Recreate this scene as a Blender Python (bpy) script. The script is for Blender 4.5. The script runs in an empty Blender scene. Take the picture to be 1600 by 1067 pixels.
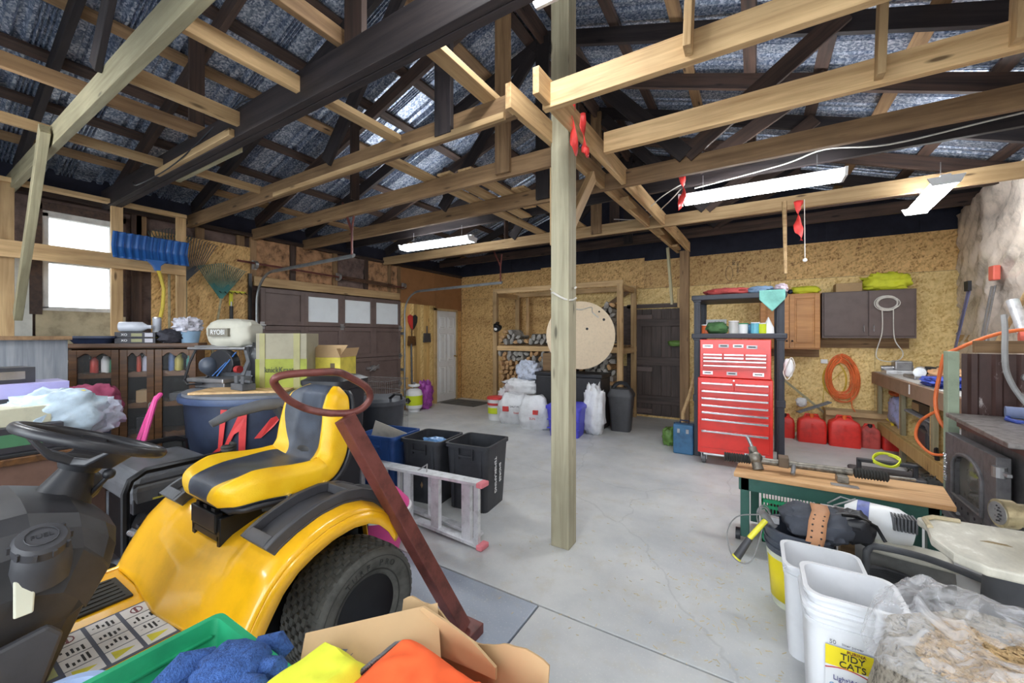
import bpy, bmesh, math, random
from math import pi, sin, cos, radians as R
from mathutils import Vector as V, Matrix, noise
C = bpy.context.scene.collection
S = bpy.context.scene
# ------------------------------------------------ camera
YAW = math.atan(380/620)
cd = bpy.data.cameras.new('camera'); cam = bpy.data.objects.new('camera', cd); C.objects.link(cam)
cd.sensor_width = 36; cd.lens = 620/1600*36; cd.shift_y = -8.5/1600; cd.clip_start = .05; cd.clip_end = 200
cam.location = (0, 0, 1.45); cam.rotation_euler = (pi/2, 0, YAW)
S.camera = cam
# ------------------------------------------------ world, exposure
S.view_settings.view_transform = 'Standard'; S.view_settings.look = 'None'
S.view_settings.exposure = 1.45; S.view_settings.gamma = 1; S.view_settings.use_curve_mapping = False
w = bpy.data.worlds.new('world'); S.world = w; w.use_nodes = True
w.node_tree.nodes['Background'].inputs[0].default_value = (.86, .93, 1, 1)
w.node_tree.nodes['Background'].inputs[1].default_value = 2.6
LAMP = 17.0
# ------------------------------------------------ materials
MT = {}
def nt(name):
    m = bpy.data.materials.new(name); m.use_nodes = True
    return m, m.node_tree, m.node_tree.nodes['Principled BSDF']
def N(t, typ, **k):
    n = t.nodes.new(typ)
    for a, b in k.items():
        if a in n.inputs.keys(): n.inputs[a].default_value = b
        else: setattr(n, a, b)
    return n
def c4(c): return (c[0], c[1], c[2], 1)
def srgb(r, g, b):
    return tuple(((x/255)/12.92 if x/255 <= .04045 else ((x/255+.055)/1.055)**2.4) for x in (r, g, b))
def coords(t, scale=(1, 1, 1), rot=(0, 0, 0), kind='Object'):
    tc = N(t, 'ShaderNodeTexCoord'); mp = N(t, 'ShaderNodeMapping')
    mp.inputs['Scale'].default_value = scale; mp.inputs['Rotation'].default_value = rot
    t.links.new(tc.outputs[kind], mp.inputs['Vector']); return mp.outputs[0]
def ramp(t, fac, stops):
    r = N(t, 'ShaderNodeValToRGB'); e = r.color_ramp.elements
    e[0].position, e[0].color = stops[0][0], c4(stops[0][1]); e[1].position, e[1].color = stops[-1][0], c4(stops[-1][1])
    for p, c in stops[1:-1]:
        q = e.new(p); q.color = c4(c)
    t.links.new(fac, r.inputs[0]); return r.outputs[0]
def mix(t, f, a, b, mode='MIX'):
    m = N(t, 'ShaderNodeMix', data_type='RGBA', blend_type=mode)
    for s, v in ((0, f), (6, a), (7, b)):
        if hasattr(v, 'is_output') or hasattr(v, 'links'): t.links.new(v, m.inputs[s])
        else: m.inputs[s].default_value = v if s == 0 else c4(v)
    return m.outputs[2]
def bump(t, p, h, s=.3, d=.01):
    b = N(t, 'ShaderNodeBump', Strength=s, Distance=d); t.links.new(h, b.inputs['Height']); t.links.new(b.outputs[0], p.inputs['Normal'])
def plain(name, col, rough=.5, metal=0, dirt=.18, ds=6, bmp=0, bs=60, coat=0):
    """worn, slightly uneven paint / plastic / metal"""
    if name in MT: return MT[name]
    m, t, p = nt(name); co = coords(t)
    n = N(t, 'ShaderNodeTexNoise', Scale=ds, Detail=6, Roughness=.65); t.links.new(co, n.inputs['Vector'])
    dk = tuple(c*(1-dirt*1.6) for c in col); lt = tuple(min(1, c*(1+dirt*.6)+dirt*.02) for c in col)
    t.links.new(ramp(t, n.outputs[0], [(.3, dk), (.5, col), (.72, lt)]), p.inputs['Base Color'])
    p.inputs['Roughness'].default_value = rough; p.inputs['Metallic'].default_value = metal
    if coat: p.inputs['Coat Weight'].default_value = coat; p.inputs['Coat Roughness'].default_value = .12
    if bmp:
        n2 = N(t, 'ShaderNodeTexNoise', Scale=bs, Detail=3); t.links.new(co, n2.inputs['Vector']); bump(t, p, n2.outputs[0], bmp)
    MT[name] = m; return m
def wood(name, a, b, rough=.7, gs=1.0, knots=True, var=.25, ax=0):
    """grain runs along one object axis, X unless told otherwise"""
    if name in MT: return MT[name]
    m, t, p = nt(name)
    tc = N(t, 'ShaderNodeTexCoord'); oi = N(t, 'ShaderNodeObjectInfo')
    ad = N(t, 'ShaderNodeVectorMath', operation='ADD'); sc = N(t, 'ShaderNodeVectorMath', operation='SCALE')
    cb = N(t, 'ShaderNodeCombineXYZ')
    for i in range(3): t.links.new(oi.outputs['Random'], cb.inputs[i])
    t.links.new(cb.outputs[0], sc.inputs[0]); sc.inputs['Scale'].default_value = 17
    t.links.new(tc.outputs['Object'], ad.inputs[0]); t.links.new(sc.outputs[0], ad.inputs[1])
    mp = N(t, 'ShaderNodeMapping'); mp.inputs['Scale'].default_value = tuple(1.6*gs if i == ax else 26*gs for i in range(3)); t.links.new(ad.outputs[0], mp.inputs[0])
    n = N(t, 'ShaderNodeTexNoise', Scale=1, Detail=5, Roughness=.6, Distortion=.5); t.links.new(mp.outputs[0], n.inputs['Vector'])
    col = ramp(t, n.outputs[0], [(.3, b), (.62, a)])
    if knots:
        mp2 = N(t, 'ShaderNodeMapping'); mp2.inputs['Scale'].default_value = tuple(2.2 if i == ax else 9 for i in range(3)); t.links.new(ad.outputs[0], mp2.inputs[0])
        vo = N(t, 'ShaderNodeTexVoronoi', Scale=1); t.links.new(mp2.outputs[0], vo.inputs['Vector'])
        k = ramp(t, vo.outputs['Distance'], [(.06, (1, 1, 1)), (.13, (0, 0, 0))])
        col = mix(t, k, col, tuple(x*.35 for x in b))
    n3 = N(t, 'ShaderNodeTexNoise', Scale=1.7, Detail=4); t.links.new(ad.outputs[0], n3.inputs['Vector'])
    col = mix(t, ramp(t, n3.outputs[0], [(.45, (0, 0, 0)), (.75, (.55, .55, .55))]), col, tuple(x*.6 for x in b))
    hs = N(t, 'ShaderNodeHueSaturation'); mr = N(t, 'ShaderNodeMapRange'); mr.inputs[3].default_value = 1-var; mr.inputs[4].default_value = 1+var
    t.links.new(oi.outputs['Random'], mr.inputs[0]); t.links.new(mr.outputs[0], hs.inputs['Value']); t.links.new(col, hs.inputs['Color'])
    t.links.new(hs.outputs[0], p.inputs['Base Color']); p.inputs['Roughness'].default_value = rough
    bump(t, p, n.outputs[0], .25, .004); MT[name] = m; return m
def osb(name, light, midc, dark):
    m, t, p = nt(name); oi = N(t, 'ShaderNodeObjectInfo'); outs = []
    for i, rz in enumerate((0.3, 1.3, 2.4)):
        co = coords(t, (1, 1, 1), (0, 0, 0)); tc = N(t, 'ShaderNodeVectorRotate', rotation_type='EULER_XYZ')
        tc.inputs['Rotation'].default_value = (rz, rz, rz*.7); t.links.new(co, tc.inputs['Vector'])
        mp = N(t, 'ShaderNodeMapping'); mp.inputs['Scale'].default_value = (13, 74, 46); mp.inputs['Location'].default_value = (i*3.1, i, 0); t.links.new(tc.outputs[0], mp.inputs[0])
        vo = N(t, 'ShaderNodeTexVoronoi', Scale=1); t.links.new(mp.outputs[0], vo.inputs['Vector'])
        bw = N(t, 'ShaderNodeSeparateColor'); t.links.new(vo.outputs['Color'], bw.inputs[0]); outs.append(bw.outputs[0])
    mx = N(t, 'ShaderNodeMath', operation='ADD'); t.links.new(outs[0], mx.inputs[0]); t.links.new(outs[1], mx.inputs[1])
    m2 = N(t, 'ShaderNodeMath', operation='ADD'); t.links.new(mx.outputs[0], m2.inputs[0]); t.links.new(outs[2], m2.inputs[1])
    m3 = N(t, 'ShaderNodeMath', operation='DIVIDE'); t.links.new(m2.outputs[0], m3.inputs[0]); m3.inputs[1].default_value = 3
    col = ramp(t, m3.outputs[0], [(.10, dark), (.30, midc), (.55, light), (.8, tuple(min(1, x*1.15) for x in light))])
    n = N(t, 'ShaderNodeTexNoise', Scale=1.3, Detail=3); t.links.new(coords(t), n.inputs['Vector'])
    col = mix(t, ramp(t, n.outputs[0], [(.4, (0, 0, 0)), (.8, (.35, .35, .35))]), col, midc)
    hs = N(t, 'ShaderNodeHueSaturation'); mr = N(t, 'ShaderNodeMapRange'); mr.inputs[3].default_value = .88; mr.inputs[4].default_value = 1.1
    t.links.new(oi.outputs['Random'], mr.inputs[0]); t.links.new(mr.outputs[0], hs.inputs['Value']); t.links.new(col, hs.inputs['Color'])
    t.links.new(hs.outputs[0], p.inputs['Base Color']); p.inputs['Roughness'].default_value = .6
    bump(t, p, m3.outputs[0], .3, .003); MT[name] = m; return m
def concrete(name, a, b, stain):
    m, t, p = nt(name); co = coords(t)
    n = N(t, 'ShaderNodeTexNoise', Scale=1.1, Detail=8, Roughness=.62); t.links.new(co, n.inputs['Vector'])
    col = ramp(t, n.outputs[0], [(.32, b), (.62, a)])
    n2 = N(t, 'ShaderNodeTexNoise', Scale=5, Detail=8, Roughness=.75); t.links.new(co, n2.inputs['Vector'])
    col = mix(t, ramp(t, n2.outputs[0], [(.52, (0, 0, 0)), (.72, (.5, .5, .5))]), col, stain)
    n3 = N(t, 'ShaderNodeTexNoise', Scale=90, Detail=2); t.links.new(co, n3.inputs['Vector'])
    col = mix(t, ramp(t, n3.outputs[0], [(.62, (0, 0, 0)), (.7, (.35, .35, .35))]), col, (.75, .74, .68))
    vo = N(t, 'ShaderNodeTexVoronoi', feature='DISTANCE_TO_EDGE', Scale=.4)
    nv = N(t, 'ShaderNodeTexNoise', Scale=2.5, Detail=5); t.links.new(co, nv.inputs['Vector'])
    av = N(t, 'ShaderNodeMixRGB', blend_type='ADD'); av.inputs[0].default_value = .35; t.links.new(co, av.inputs[1]); t.links.new(nv.outputs['Color'], av.inputs[2]); t.links.new(av.outputs[0], vo.inputs['Vector'])
    col = mix(t, ramp(t, vo.outputs['Distance'], [(.0, (.22, .22, .22)), (.004, (0, 0, 0))]), col, tuple(x*.35 for x in b))
    t.links.new(col, p.inputs['Base Color'])
    t.links.new(ramp(t, n2.outputs[0], [(.3, (.38, .38, .38)), (.7, (.62, .62, .62))]), p.inputs['Roughness'])
    bump(t, p, n2.outputs[0], .15, .004); MT[name] = m; return m
def galv(name):
    m, t, p = nt(name); co = coords(t)
    v = N(t, 'ShaderNodeTexVoronoi', Scale=75); t.links.new(co, v.inputs['Vector'])
    sp = N(t, 'ShaderNodeSeparateColor'); t.links.new(v.outputs['Color'], sp.inputs[0])
    n = N(t, 'ShaderNodeTexNoise', Scale=2.2, Detail=5); t.links.new(co, n.inputs['Vector'])
    col = ramp(t, sp.outputs[0], [(.1, srgb(112, 126, 152)), (.5, srgb(160, 172, 192)), (.95, srgb(224, 230, 240))])
    col = mix(t, ramp(t, n.outputs[0], [(.45, (0, 0, 0)), (.8, (.45, .45, .45))]), col, srgb(80, 92, 114))
    t.links.new(col, p.inputs['Base Color']); p.inputs['Metallic'].default_value = .6; p.inputs['Roughness'].default_value = .4
    MT[name] = m; return m
def emit(name, col, s):
    m, t, p = nt(name); p.inputs['Base Color'].default_value = c4(col); p.inputs['Emission Color'].default_value = c4(col); p.inputs['Emission Strength'].default_value = s
    MT[name] = m; return m
def clear(name, tint=(.9, .95, 1), alpha=.25, rough=.15):
    """thin clear plastic or glass"""
    m, t, p = nt(name); p.inputs['Base Color'].default_value = c4(tint); p.inputs['Roughness'].default_value = rough
    p.inputs['Alpha'].default_value = alpha; MT[name] = m; return m
def film(name, tint, alpha=.3):
    """crinkled polythene: mostly see-through, with bright creases"""
    m, t, p = nt(name); co = coords(t)
    n = N(t, 'ShaderNodeTexNoise', Scale=14, Detail=6, Distortion=1.2); t.links.new(co, n.inputs['Vector'])
    r = N(t, 'ShaderNodeMapRange'); r.inputs[1].default_value = .35; r.inputs[2].default_value = .7; r.inputs[3].default_value = alpha*.5; r.inputs[4].default_value = min(1, alpha*2)
    t.links.new(n.outputs[0], r.inputs[0]); t.links.new(r.outputs[0], p.inputs['Alpha'])
    p.inputs['Base Color'].default_value = c4(tint); p.inputs['Roughness'].default_value = .2; bump(t, p, n.outputs[0], .8, .03)
    MT[name] = m; return m

WN = wood('fresh_pine', srgb(206, 174, 128), srgb(166, 132, 90))
WG = wood('green_pine', srgb(178, 170, 138), srgb(142, 134, 106))
WO = wood('aged_pine', srgb(160, 128, 92), srgb(116, 88, 60))
WD = wood('dark_old_timber', srgb(86, 66, 56), srgb(48, 38, 36))
WK = wood('smoked_timber', srgb(56, 48, 48), srgb(32, 28, 31))
WT = wood('treated_post', srgb(166, 160, 136), srgb(134, 128, 106), gs=.8)
WKNOT = wood('knotty_planks', srgb(232, 196, 128), srgb(206, 160, 92), ax=2)
WWAL = wood('walnut_stain', srgb(112, 76, 44), srgb(66, 42, 26), rough=.4, knots=False, var=.05)
WOAK = wood('honey_oak', srgb(212, 150, 82), srgb(186, 122, 58), rough=.35, knots=False, var=.04)
WBEN = wood('bench_top', srgb(222, 178, 128), srgb(186, 138, 90), rough=.5, var=.03)
WBRN = wood('brown_boards', srgb(92, 80, 76), srgb(64, 55, 53), knots=False, var=.12)
WBRNV = wood('brown_upright_boards', srgb(92, 80, 76), srgb(66, 57, 55), knots=False, var=.1, ax=2)
WWAL2 = wood('grey_weathered_board', srgb(150, 154, 160), srgb(108, 114, 124), knots=False, ax=2)
OSBL = osb('osb_light', srgb(240, 212, 148), srgb(222, 186, 116), srgb(190, 146, 82))
OSBD = osb('osb_dark', srgb(218, 180, 120), srgb(192, 148, 88), srgb(132, 90, 50))
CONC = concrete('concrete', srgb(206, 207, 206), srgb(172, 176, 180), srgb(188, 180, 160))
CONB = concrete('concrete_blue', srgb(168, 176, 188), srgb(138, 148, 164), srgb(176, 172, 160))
GALV = galv('galvanised')
P = plain
BLK = P('black_plastic', srgb(36, 37, 42), .45); BLKM = P('black_metal', srgb(22, 23, 26), .32, .3); TIRE = P('tyre_rubber', srgb(84, 84, 80), .8, dirt=.3, ds=12, bmp=.2); RUB = P('rubber', srgb(52, 52, 50), .8, bmp=.3)
GRYP = P('grey_plastic', srgb(92, 94, 98), .55, dirt=.25); DGRY = P('dark_grey', srgb(64, 64, 68), .5)
YEL = P('mower_yellow', srgb(238, 178, 20), .28, dirt=.1, coat=.6); YELV = P('yellow_vinyl', srgb(248, 196, 22), .4, dirt=.12, bmp=.15, bs=300)
VBLK = P('black_vinyl', srgb(62, 68, 80), .42, dirt=.2, bmp=.15, bs=300)
WHT = P('white_paint', srgb(232, 234, 236), .45, dirt=.05); WPL = P('white_plastic', srgb(236, 238, 240), .35, dirt=.04)
RED = P('chest_red', srgb(226, 44, 34), .3, dirt=.1, coat=.4); REDC = P('fuel_red', srgb(222, 52, 44), .45, dirt=.2); REDD = P('rust_red', srgb(108, 58, 52), .4, .2, dirt=.4, ds=9)
CHR = P('chrome', srgb(214, 214, 218), .22, .9, dirt=.15); STL = P('steel', srgb(168, 168, 170), .4, .8, dirt=.25); ALU = P('aluminium', srgb(222, 224, 228), .4, .45, dirt=.2, ds=14)
BLU = P('shovel_blue', srgb(40, 98, 168), .4, dirt=.1); BLUB = P('bin_blue', srgb(46, 84, 150), .45); PUR = P('tote_blue', srgb(78, 78, 200), .45, dirt=.08)
PNK = P('pink_plastic', srgb(232, 84, 158), .35, dirt=.08); GRN = P('crate_green', srgb(34, 152, 104), .45, dirt=.15); DGN = P('bench_green', srgb(46, 92, 82), .5)
CARD = P('cardboard', srgb(182, 152, 112), .8, dirt=.12, ds=3); CARDG = P('card_grey', srgb(158, 152, 132), .8, dirt=.1); OLV = P('print_green', srgb(152, 160, 62), .7); YPR = P('print_yellow', srgb(222, 206, 84), .7)
ORG = P('orange_cloth', srgb(244, 98, 44), .75, dirt=.12); HIV = P('hivis_yellow', srgb(222, 226, 60), .75, dirt=.15); NAVY = P('navy', srgb(34, 46, 74), .5, dirt=.3); TANK = P('tank_blue', srgb(46, 56, 78), .5, dirt=.28, ds=3)
PAINTR = P('script_red', srgb(212, 62, 62), .5); ORC = P('orange_cord', srgb(236, 122, 66), .5); GRC = P('grey_cord', srgb(150, 150, 150), .5); WHC = P('white_cord', srgb(216, 212, 204), .5)
BAGW = P('bag_white', srgb(228, 230, 234), .35, dirt=.12, ds=9, bmp=.7, bs=16); BRD = P('door_brown', srgb(104, 88, 84), .5, dirt=.14); CAB = P('cabinet_brown', srgb(98, 82, 78), .45, dirt=.15)
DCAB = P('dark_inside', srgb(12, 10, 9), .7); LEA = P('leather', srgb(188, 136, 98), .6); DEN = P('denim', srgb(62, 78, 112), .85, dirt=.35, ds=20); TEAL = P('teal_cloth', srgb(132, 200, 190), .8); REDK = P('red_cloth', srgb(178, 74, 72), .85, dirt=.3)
INS = P('fibre_insulation', srgb(176, 134, 98), .95, dirt=.5, ds=9, bmp=1, bs=18); NVB = P('void_boards', srgb(40, 42, 58), .8, dirt=.2); PINKI = P('kraft_paper', srgb(118, 98, 92), .7, dirt=.4, bmp=.5, bs=9)
LBLG = P('label_green', srgb(206, 222, 40), .5, dirt=.02); INK = P('ink', srgb(40, 40, 44), .6, dirt=0); BARK = P('split_wood', srgb(156, 152, 146), .9, dirt=.5, ds=9, bmp=.6, bs=30); BARKB = P('split_wood_tan', srgb(184, 146, 104), .9, dirt=.4, ds=9, bmp=.6, bs=30)
SHEET = P('plastic_over_insulation', srgb(222, 210, 198), .2, dirt=.34, ds=3.5, bmp=.9, bs=9)
HARD = P('hardboard', srgb(156, 110, 70), .6, dirt=.1); WALLP = P('pale_wallboard', srgb(198, 198, 190), .7, dirt=.12); CASTM = P('stove_iron', srgb(104, 102, 104), .5, .3, dirt=.25, ds=18); FELT = P('speckled_grey', srgb(158, 150, 136), .95, dirt=.6, ds=60, bmp=.5)
PURP = P('purple_bag', srgb(168, 76, 170), .4, dirt=.4, ds=14); TAPE = P('flag_tape', srgb(232, 66, 62), .5); PELL = P('pellets', srgb(186, 158, 116), .9, dirt=.4, ds=40)
GLS = clear('window_glass', (.95, .98, 1), .03, .05); GLC = clear('clear_plastic', (.85, .92, 1), .42, .15); FLM = film('polythene', (.90, .91, .95), .22)
GLW = P('frosted_pane', srgb(226, 232, 236), .3, dirt=.03)
MIR = P('stove_glass', srgb(120, 116, 108), .08, .3, dirt=.3, ds=3)
TUBE = emit('lamp_lens', (.95, .98, 1), LAMP)
# ------------------------------------------------ mesh builder
class B:
    def __init__(s): s.bm = bmesh.new(); s.mi = 0
    def m(s, i): s.mi = i; return s
    def _f(s, vs):
        try: f = s.bm.faces.new(vs); f.material_index = s.mi; return f
        except ValueError: return None
    def box(s, x0, y0, z0, x1, y1, z1, M=None):
        c = [V((x, y, z)) for z in (z0, z1) for y in (y0, y1) for x in (x0, x1)]
        if M: c = [M @ p for p in c]
        v = [s.bm.verts.new(p) for p in c]
        fl = x1 < x0; fl ^= y1 < y0; fl ^= z1 < z0
        for q in ((0, 2, 3, 1), (4, 5, 7, 6), (0, 1, 5, 4), (2, 6, 7, 3), (0, 4, 6, 2), (1, 3, 7, 5)):
            s._f([v[i] for i in (q[::-1] if fl else q)])
        return s
    def cb(s, c, d, rz=0, rx=0, ry=0):
        M = Matrix.Translation(V(c)) @ Matrix.Rotation(rz, 4, 'Z') @ Matrix.Rotation(ry, 4, 'Y') @ Matrix.Rotation(rx, 4, 'X')
        return s.box(-d[0]/2, -d[1]/2, -d[2]/2, d[0]/2, d[1]/2, d[2]/2, M)
    def rings(s, rs, cap=True, closed=False):
        vr = [[s.bm.verts.new(p) for p in r] for r in rs]; n = len(vr[0])
        for a in range(len(vr)-(0 if closed else 1)):
            q, w_ = vr[a], vr[(a+1) % len(vr)]
            for i in range(n): s._f([q[i], q[(i+1) % n], w_[(i+1) % n], w_[i]])
        if cap and not closed: s._f(vr[0][::-1]); s._f(vr[-1])
        return s
    def tube(s, pts, r, seg=8, closed=False, flat=1):
        pts = [V(p) for p in pts]; n = len(pts); rs = []; up = None
        for i, p in enumerate(pts):
            a = pts[(i-1) % n] if (closed or i > 0) else p; b = pts[(i+1) % n] if (closed or i < n-1) else p
            t = (b-a).normalized() if (b-a).length > 1e-9 else V((0, 0, 1))
            if up is None: up = t.orthogonal().normalized()
            up = (up - t*up.dot(t)); up = up.normalized() if up.length > 1e-6 else t.orthogonal().normalized()
            sd = t.cross(up); rr = r[i] if isinstance(r, (list, tuple)) else r
            rs.append([p + (up*cos(2*pi*k/seg)*flat + sd*sin(2*pi*k/seg))*rr for k in range(seg)])
        return s.rings(rs, True, closed)
    def cyl(s, p0, p1, r, r1=None, seg=16): return s.tube([p0, p1], [r, r if r1 is None else r1], seg)
    def lathe(s, prof, c=(0, 0, 0), seg=20, M=None, sx=1, sy=1):
        rs = []
        for r, z in prof:
            ring = [V((c[0]+max(r, 1e-4)*cos(2*pi*k/seg)*sx, c[1]+max(r, 1e-4)*sin(2*pi*k/seg)*sy, c[2]+z)) for k in range(seg)]
            rs.append([M @ p for p in ring] if M else ring)
        return s.rings(rs)
    def prism(s, poly, d0, d1, ax='x', M=None):
        def mk(a, b, d): return {'x': V((d, a, b)), 'y': V((a, d, b)), 'z': V((a, b, d))}[ax]
        r0 = [mk(a, b, d0) for a, b in poly]; r1 = [mk(a, b, d1) for a, b in poly]
        if M: r0 = [M @ p for p in r0]; r1 = [M @ p for p in r1]
        return s.rings([r0, r1])
    def grid(s, nx, ny, fn, mf=None):
        v = [[s.bm.verts.new(fn(i/nx, j/ny)) for i in range(nx+1)] for j in range(ny+1)]
        for j in range(ny):
            for i in range(nx):
                if mf: s.mi = mf(i/nx, j/ny)
                s._f([v[j][i], v[j][i+1], v[j+1][i+1], v[j+1][i]])
        return s
    def sphere(s, c, r, seg=12, rng=8, sc=(1, 1, 1)):
        rs = []
        for j in range(rng+1):
            a = -pi/2 + pi*j/rng; rr = max(cos(a), 1e-3)
            rs.append([V((c[0]+r*rr*cos(2*pi*k/seg)*sc[0], c[1]+r*rr*sin(2*pi*k/seg)*sc[1], c[2]+r*sin(a)*sc[2])) for k in range(seg)])
        return s.rings(rs)
    def blob(s, c, size, seed=0, amp=.12, fr=3, seg=28, rng=18, floor=None, pw=.75):
        """crumpled soft lump: superellipsoid with ridged folds"""
        rs = []
        for j in range(rng+1):
            a = -pi/2 + pi*j/rng; ring = []
            for k in range(seg):
                b = 2*pi*k/seg; sg = lambda x: math.copysign(abs(x)**pw, x)
                d = V((sg(cos(a))*sg(cos(b)), sg(cos(a))*sg(sin(b)), sg(sin(a))))
                q = d*fr + V((seed*7.3, seed*3.1, seed))
                n = noise.noise(q)*.6 + (.5-abs(noise.noise(q*2.3)))*.5 + noise.noise(q*5)*.2
                d = d*(1+amp*n*1.6); p = V((c[0]+d.x*size[0]/2, c[1]+d.y*size[1]/2, c[2]+d.z*size[2]/2))
                if floor is not None and p.z < floor: p.z = floor
                ring.append(p)
            rs.append(ring)
        return s.rings(rs)
    def map(s, fn):
        for v in s.bm.verts: v.co = fn(v.co)
        return s
WM = {}
def nm(o, name):
    o.name = name
def wmat(o): return WM.get(o.name, Matrix.Identity(4)) if o else Matrix.Identity(4)
def obj(name, b, mats, parent=None, smooth=None, bevel=0, label=None, world=False, solid=0, sub=0, kind=None):
    me = bpy.data.meshes.new(name)
    if world and parent: b.bm.transform(wmat(parent).inverted())
    bmesh.ops.recalc_face_normals(b.bm, faces=b.bm.faces)
    b.bm.to_mesh(me); b.bm.free()
    for m_ in (mats if isinstance(mats, (list, tuple)) else [mats]): me.materials.append(m_)
    o = bpy.data.objects.new(name, me); C.objects.link(o)
    if parent: o.parent = parent; WM[o.name] = wmat(parent)
    if smooth: me.shade_smooth(); me.set_sharp_from_angle(angle=smooth if smooth is not True else .7)
    if solid: md = o.modifiers.new('s', 'SOLIDIFY'); md.thickness = solid; md.offset = 0
    if bevel: md = o.modifiers.new('b', 'BEVEL'); md.width = bevel; md.segments = 2; md.limit_method = 'ANGLE'; md.angle_limit = .6
    if sub: md = o.modifiers.new('u', 'SUBSURF'); md.levels = md.render_levels = sub
    if label: o['label'] = label
    if kind: o['kind'] = kind
    return o
def tag(o, label, cat, group=None):
    o['label'] = label; o['category'] = cat
    if group: o['group'] = group
    return o
def thing(name, label, cat, loc=(0, 0, 0), rz=0, group=None):
    o = bpy.data.objects.new(name, None); C.objects.link(o); o.location = loc; o.rotation_euler = (0, 0, rz); o.empty_display_size = .1
    WM[o.name] = Matrix.Translation(V(loc)) @ Matrix.Rotation(rz, 4, 'Z')
    return tag(o, label, cat, group)
def struct(name, b=None, mats=None, loc=(0, 0, 0), **k):
    if b is None:
        o = bpy.data.objects.new(name, None); C.objects.link(o); o.location = loc; WM[o.name] = Matrix.Translation(V(loc))
    else: o = obj(name, b, mats, **k)
    o['kind'] = 'structure'; return o
def copytree(root, loc, rz, label=None, group=None):
    r = root.copy(); C.objects.link(r); r.location = loc; r.rotation_euler = (0, 0, rz)
    WM[r.name] = Matrix.Translation(V(loc)) @ Matrix.Rotation(rz, 4, 'Z')
    if label: r['label'] = label
    if group: r['group'] = group
    for ch in list(root.children):
        c = ch.copy(); C.objects.link(c); c.parent = r
        for g in ch.children:
            d = g.copy(); C.objects.link(d); d.parent = c
    return r
def timber(name, p0, p1, w_, h, mat, parent=None, roll=0, bevel=.003):
    """sawn board from p0 to p1 (axis), w_ wide sideways, h deep; its grain follows its length"""
    p0, p1 = V(p0), V(p1); d = p1-p0; L = d.length; x = d.normalized()
    up = V((0, 0, 1)) if abs(x.z) < .9 else V((0, 1, 0))
    y = up.cross(x).normalized(); z = x.cross(y)
    M = Matrix(((x.x, y.x, z.x, p0.x), (x.y, y.y, z.y, p0.y), (x.z, y.z, z.z, p0.z), (0, 0, 0, 1))) @ Matrix.Rotation(roll, 4, 'X')
    b = B().box(0, -w_/2, -h/2, L, w_/2, h/2)
    o = obj(name, b, mat, None, bevel=bevel)
    o.parent = parent; o.matrix_basis = wmat(parent).inverted() @ M if parent else M
    WM[o.name] = M
    return o
def text(s, size, M, mat, parent, name='lettering', label=None, depth=.001, sx=1):
    cu = bpy.data.curves.new('t', 'FONT'); cu.body = s; cu.size = size; cu.extrude = depth; cu.align_x = 'CENTER'; cu.align_y = 'CENTER'
    to = bpy.data.objects.new('t', cu); C.objects.link(to); me = bpy.data.meshes.new_from_object(to); bpy.data.objects.remove(to); me.materials.clear(); me.materials.append(mat)
    me.transform(wmat(parent).inverted() @ M @ Matrix.Diagonal((sx, 1, 1, 1))) if parent else me.transform(M)
    o = bpy.data.objects.new(name, me); C.objects.link(o); o.parent = parent
    if label: o['label'] = label
    return o
def face(origin, right, up):
    """matrix whose X is 'right', Y is 'up' - for print lying on a surface"""
    x = V(right).normalized(); y = V(up); y = (y-x*y.dot(x)).normalized(); z = x.cross(y); o = V(origin)
    return Matrix(((x.x, y.x, z.x, o.x), (x.y, y.y, z.y, o.y), (x.z, y.z, z.z, o.z), (0, 0, 0, 1)))
def arc(c, r, a0, a1, n, ax='z'):
    out = []
    for i in range(n+1):
        a = a0+(a1-a0)*i/n; u, v = cos(a)*r, sin(a)*r
        out.append({'z': (c[0]+u, c[1]+v, c[2]), 'y': (c[0]+u, c[1], c[2]+v), 'x': (c[0], c[1]+u, c[2]+v)}[ax])
    return out
def cr(pts, n=6, closed=False):
    """smooth curve through the points"""
    pts = [V(p) for p in pts]; m = len(pts); out = []
    g = (lambda i: pts[i % m]) if closed else (lambda i: pts[max(0, min(m-1, i))])
    for i in range(m if closed else m-1):
        a, b, c, d = g(i-1), g(i), g(i+1), g(i+2)
        for k in range(n):
            t = k/n; out.append(.5*((2*b)+(c-a)*t+(2*a-5*b+4*c-d)*t*t+(3*b-a-3*c+d)*t**3))
    if not closed: out.append(pts[-1])
    return out
def wrinkle(p, fr, seed=0):
    q = V(p)*fr+V((seed*5.1, seed, 0)); return (.5-abs(noise.noise(q)))+.5*(.5-abs(noise.noise(q*2.2)))
rnd = random.Random(4)
# ================================================ SETTING
XL, XR, YB, YF = -5.9, 2.35, 7.35, -2.6
RX, RZ = -1.78, 4.52                      # ridge
def roofz(x): return RZ-.34*abs(x-RX)
# floor slabs, joint across at Y = 1.9
fl = struct('floor')
obj('slab', B().box(XL-.3, 1.905, -.12, XR+.3, YB+.3, 0), CONC, fl, bevel=.004)
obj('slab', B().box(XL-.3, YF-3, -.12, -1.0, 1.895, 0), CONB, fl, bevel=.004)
obj('slab', B().box(-.99, YF-3, -.12, XR+.3, 1.895, 0), CONC, fl, bevel=.004)
struct('ground', B().box(-30, -30, -.3, 30, 30, -.125), P('gravel', srgb(150, 148, 140), .9, dirt=.3))
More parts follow.
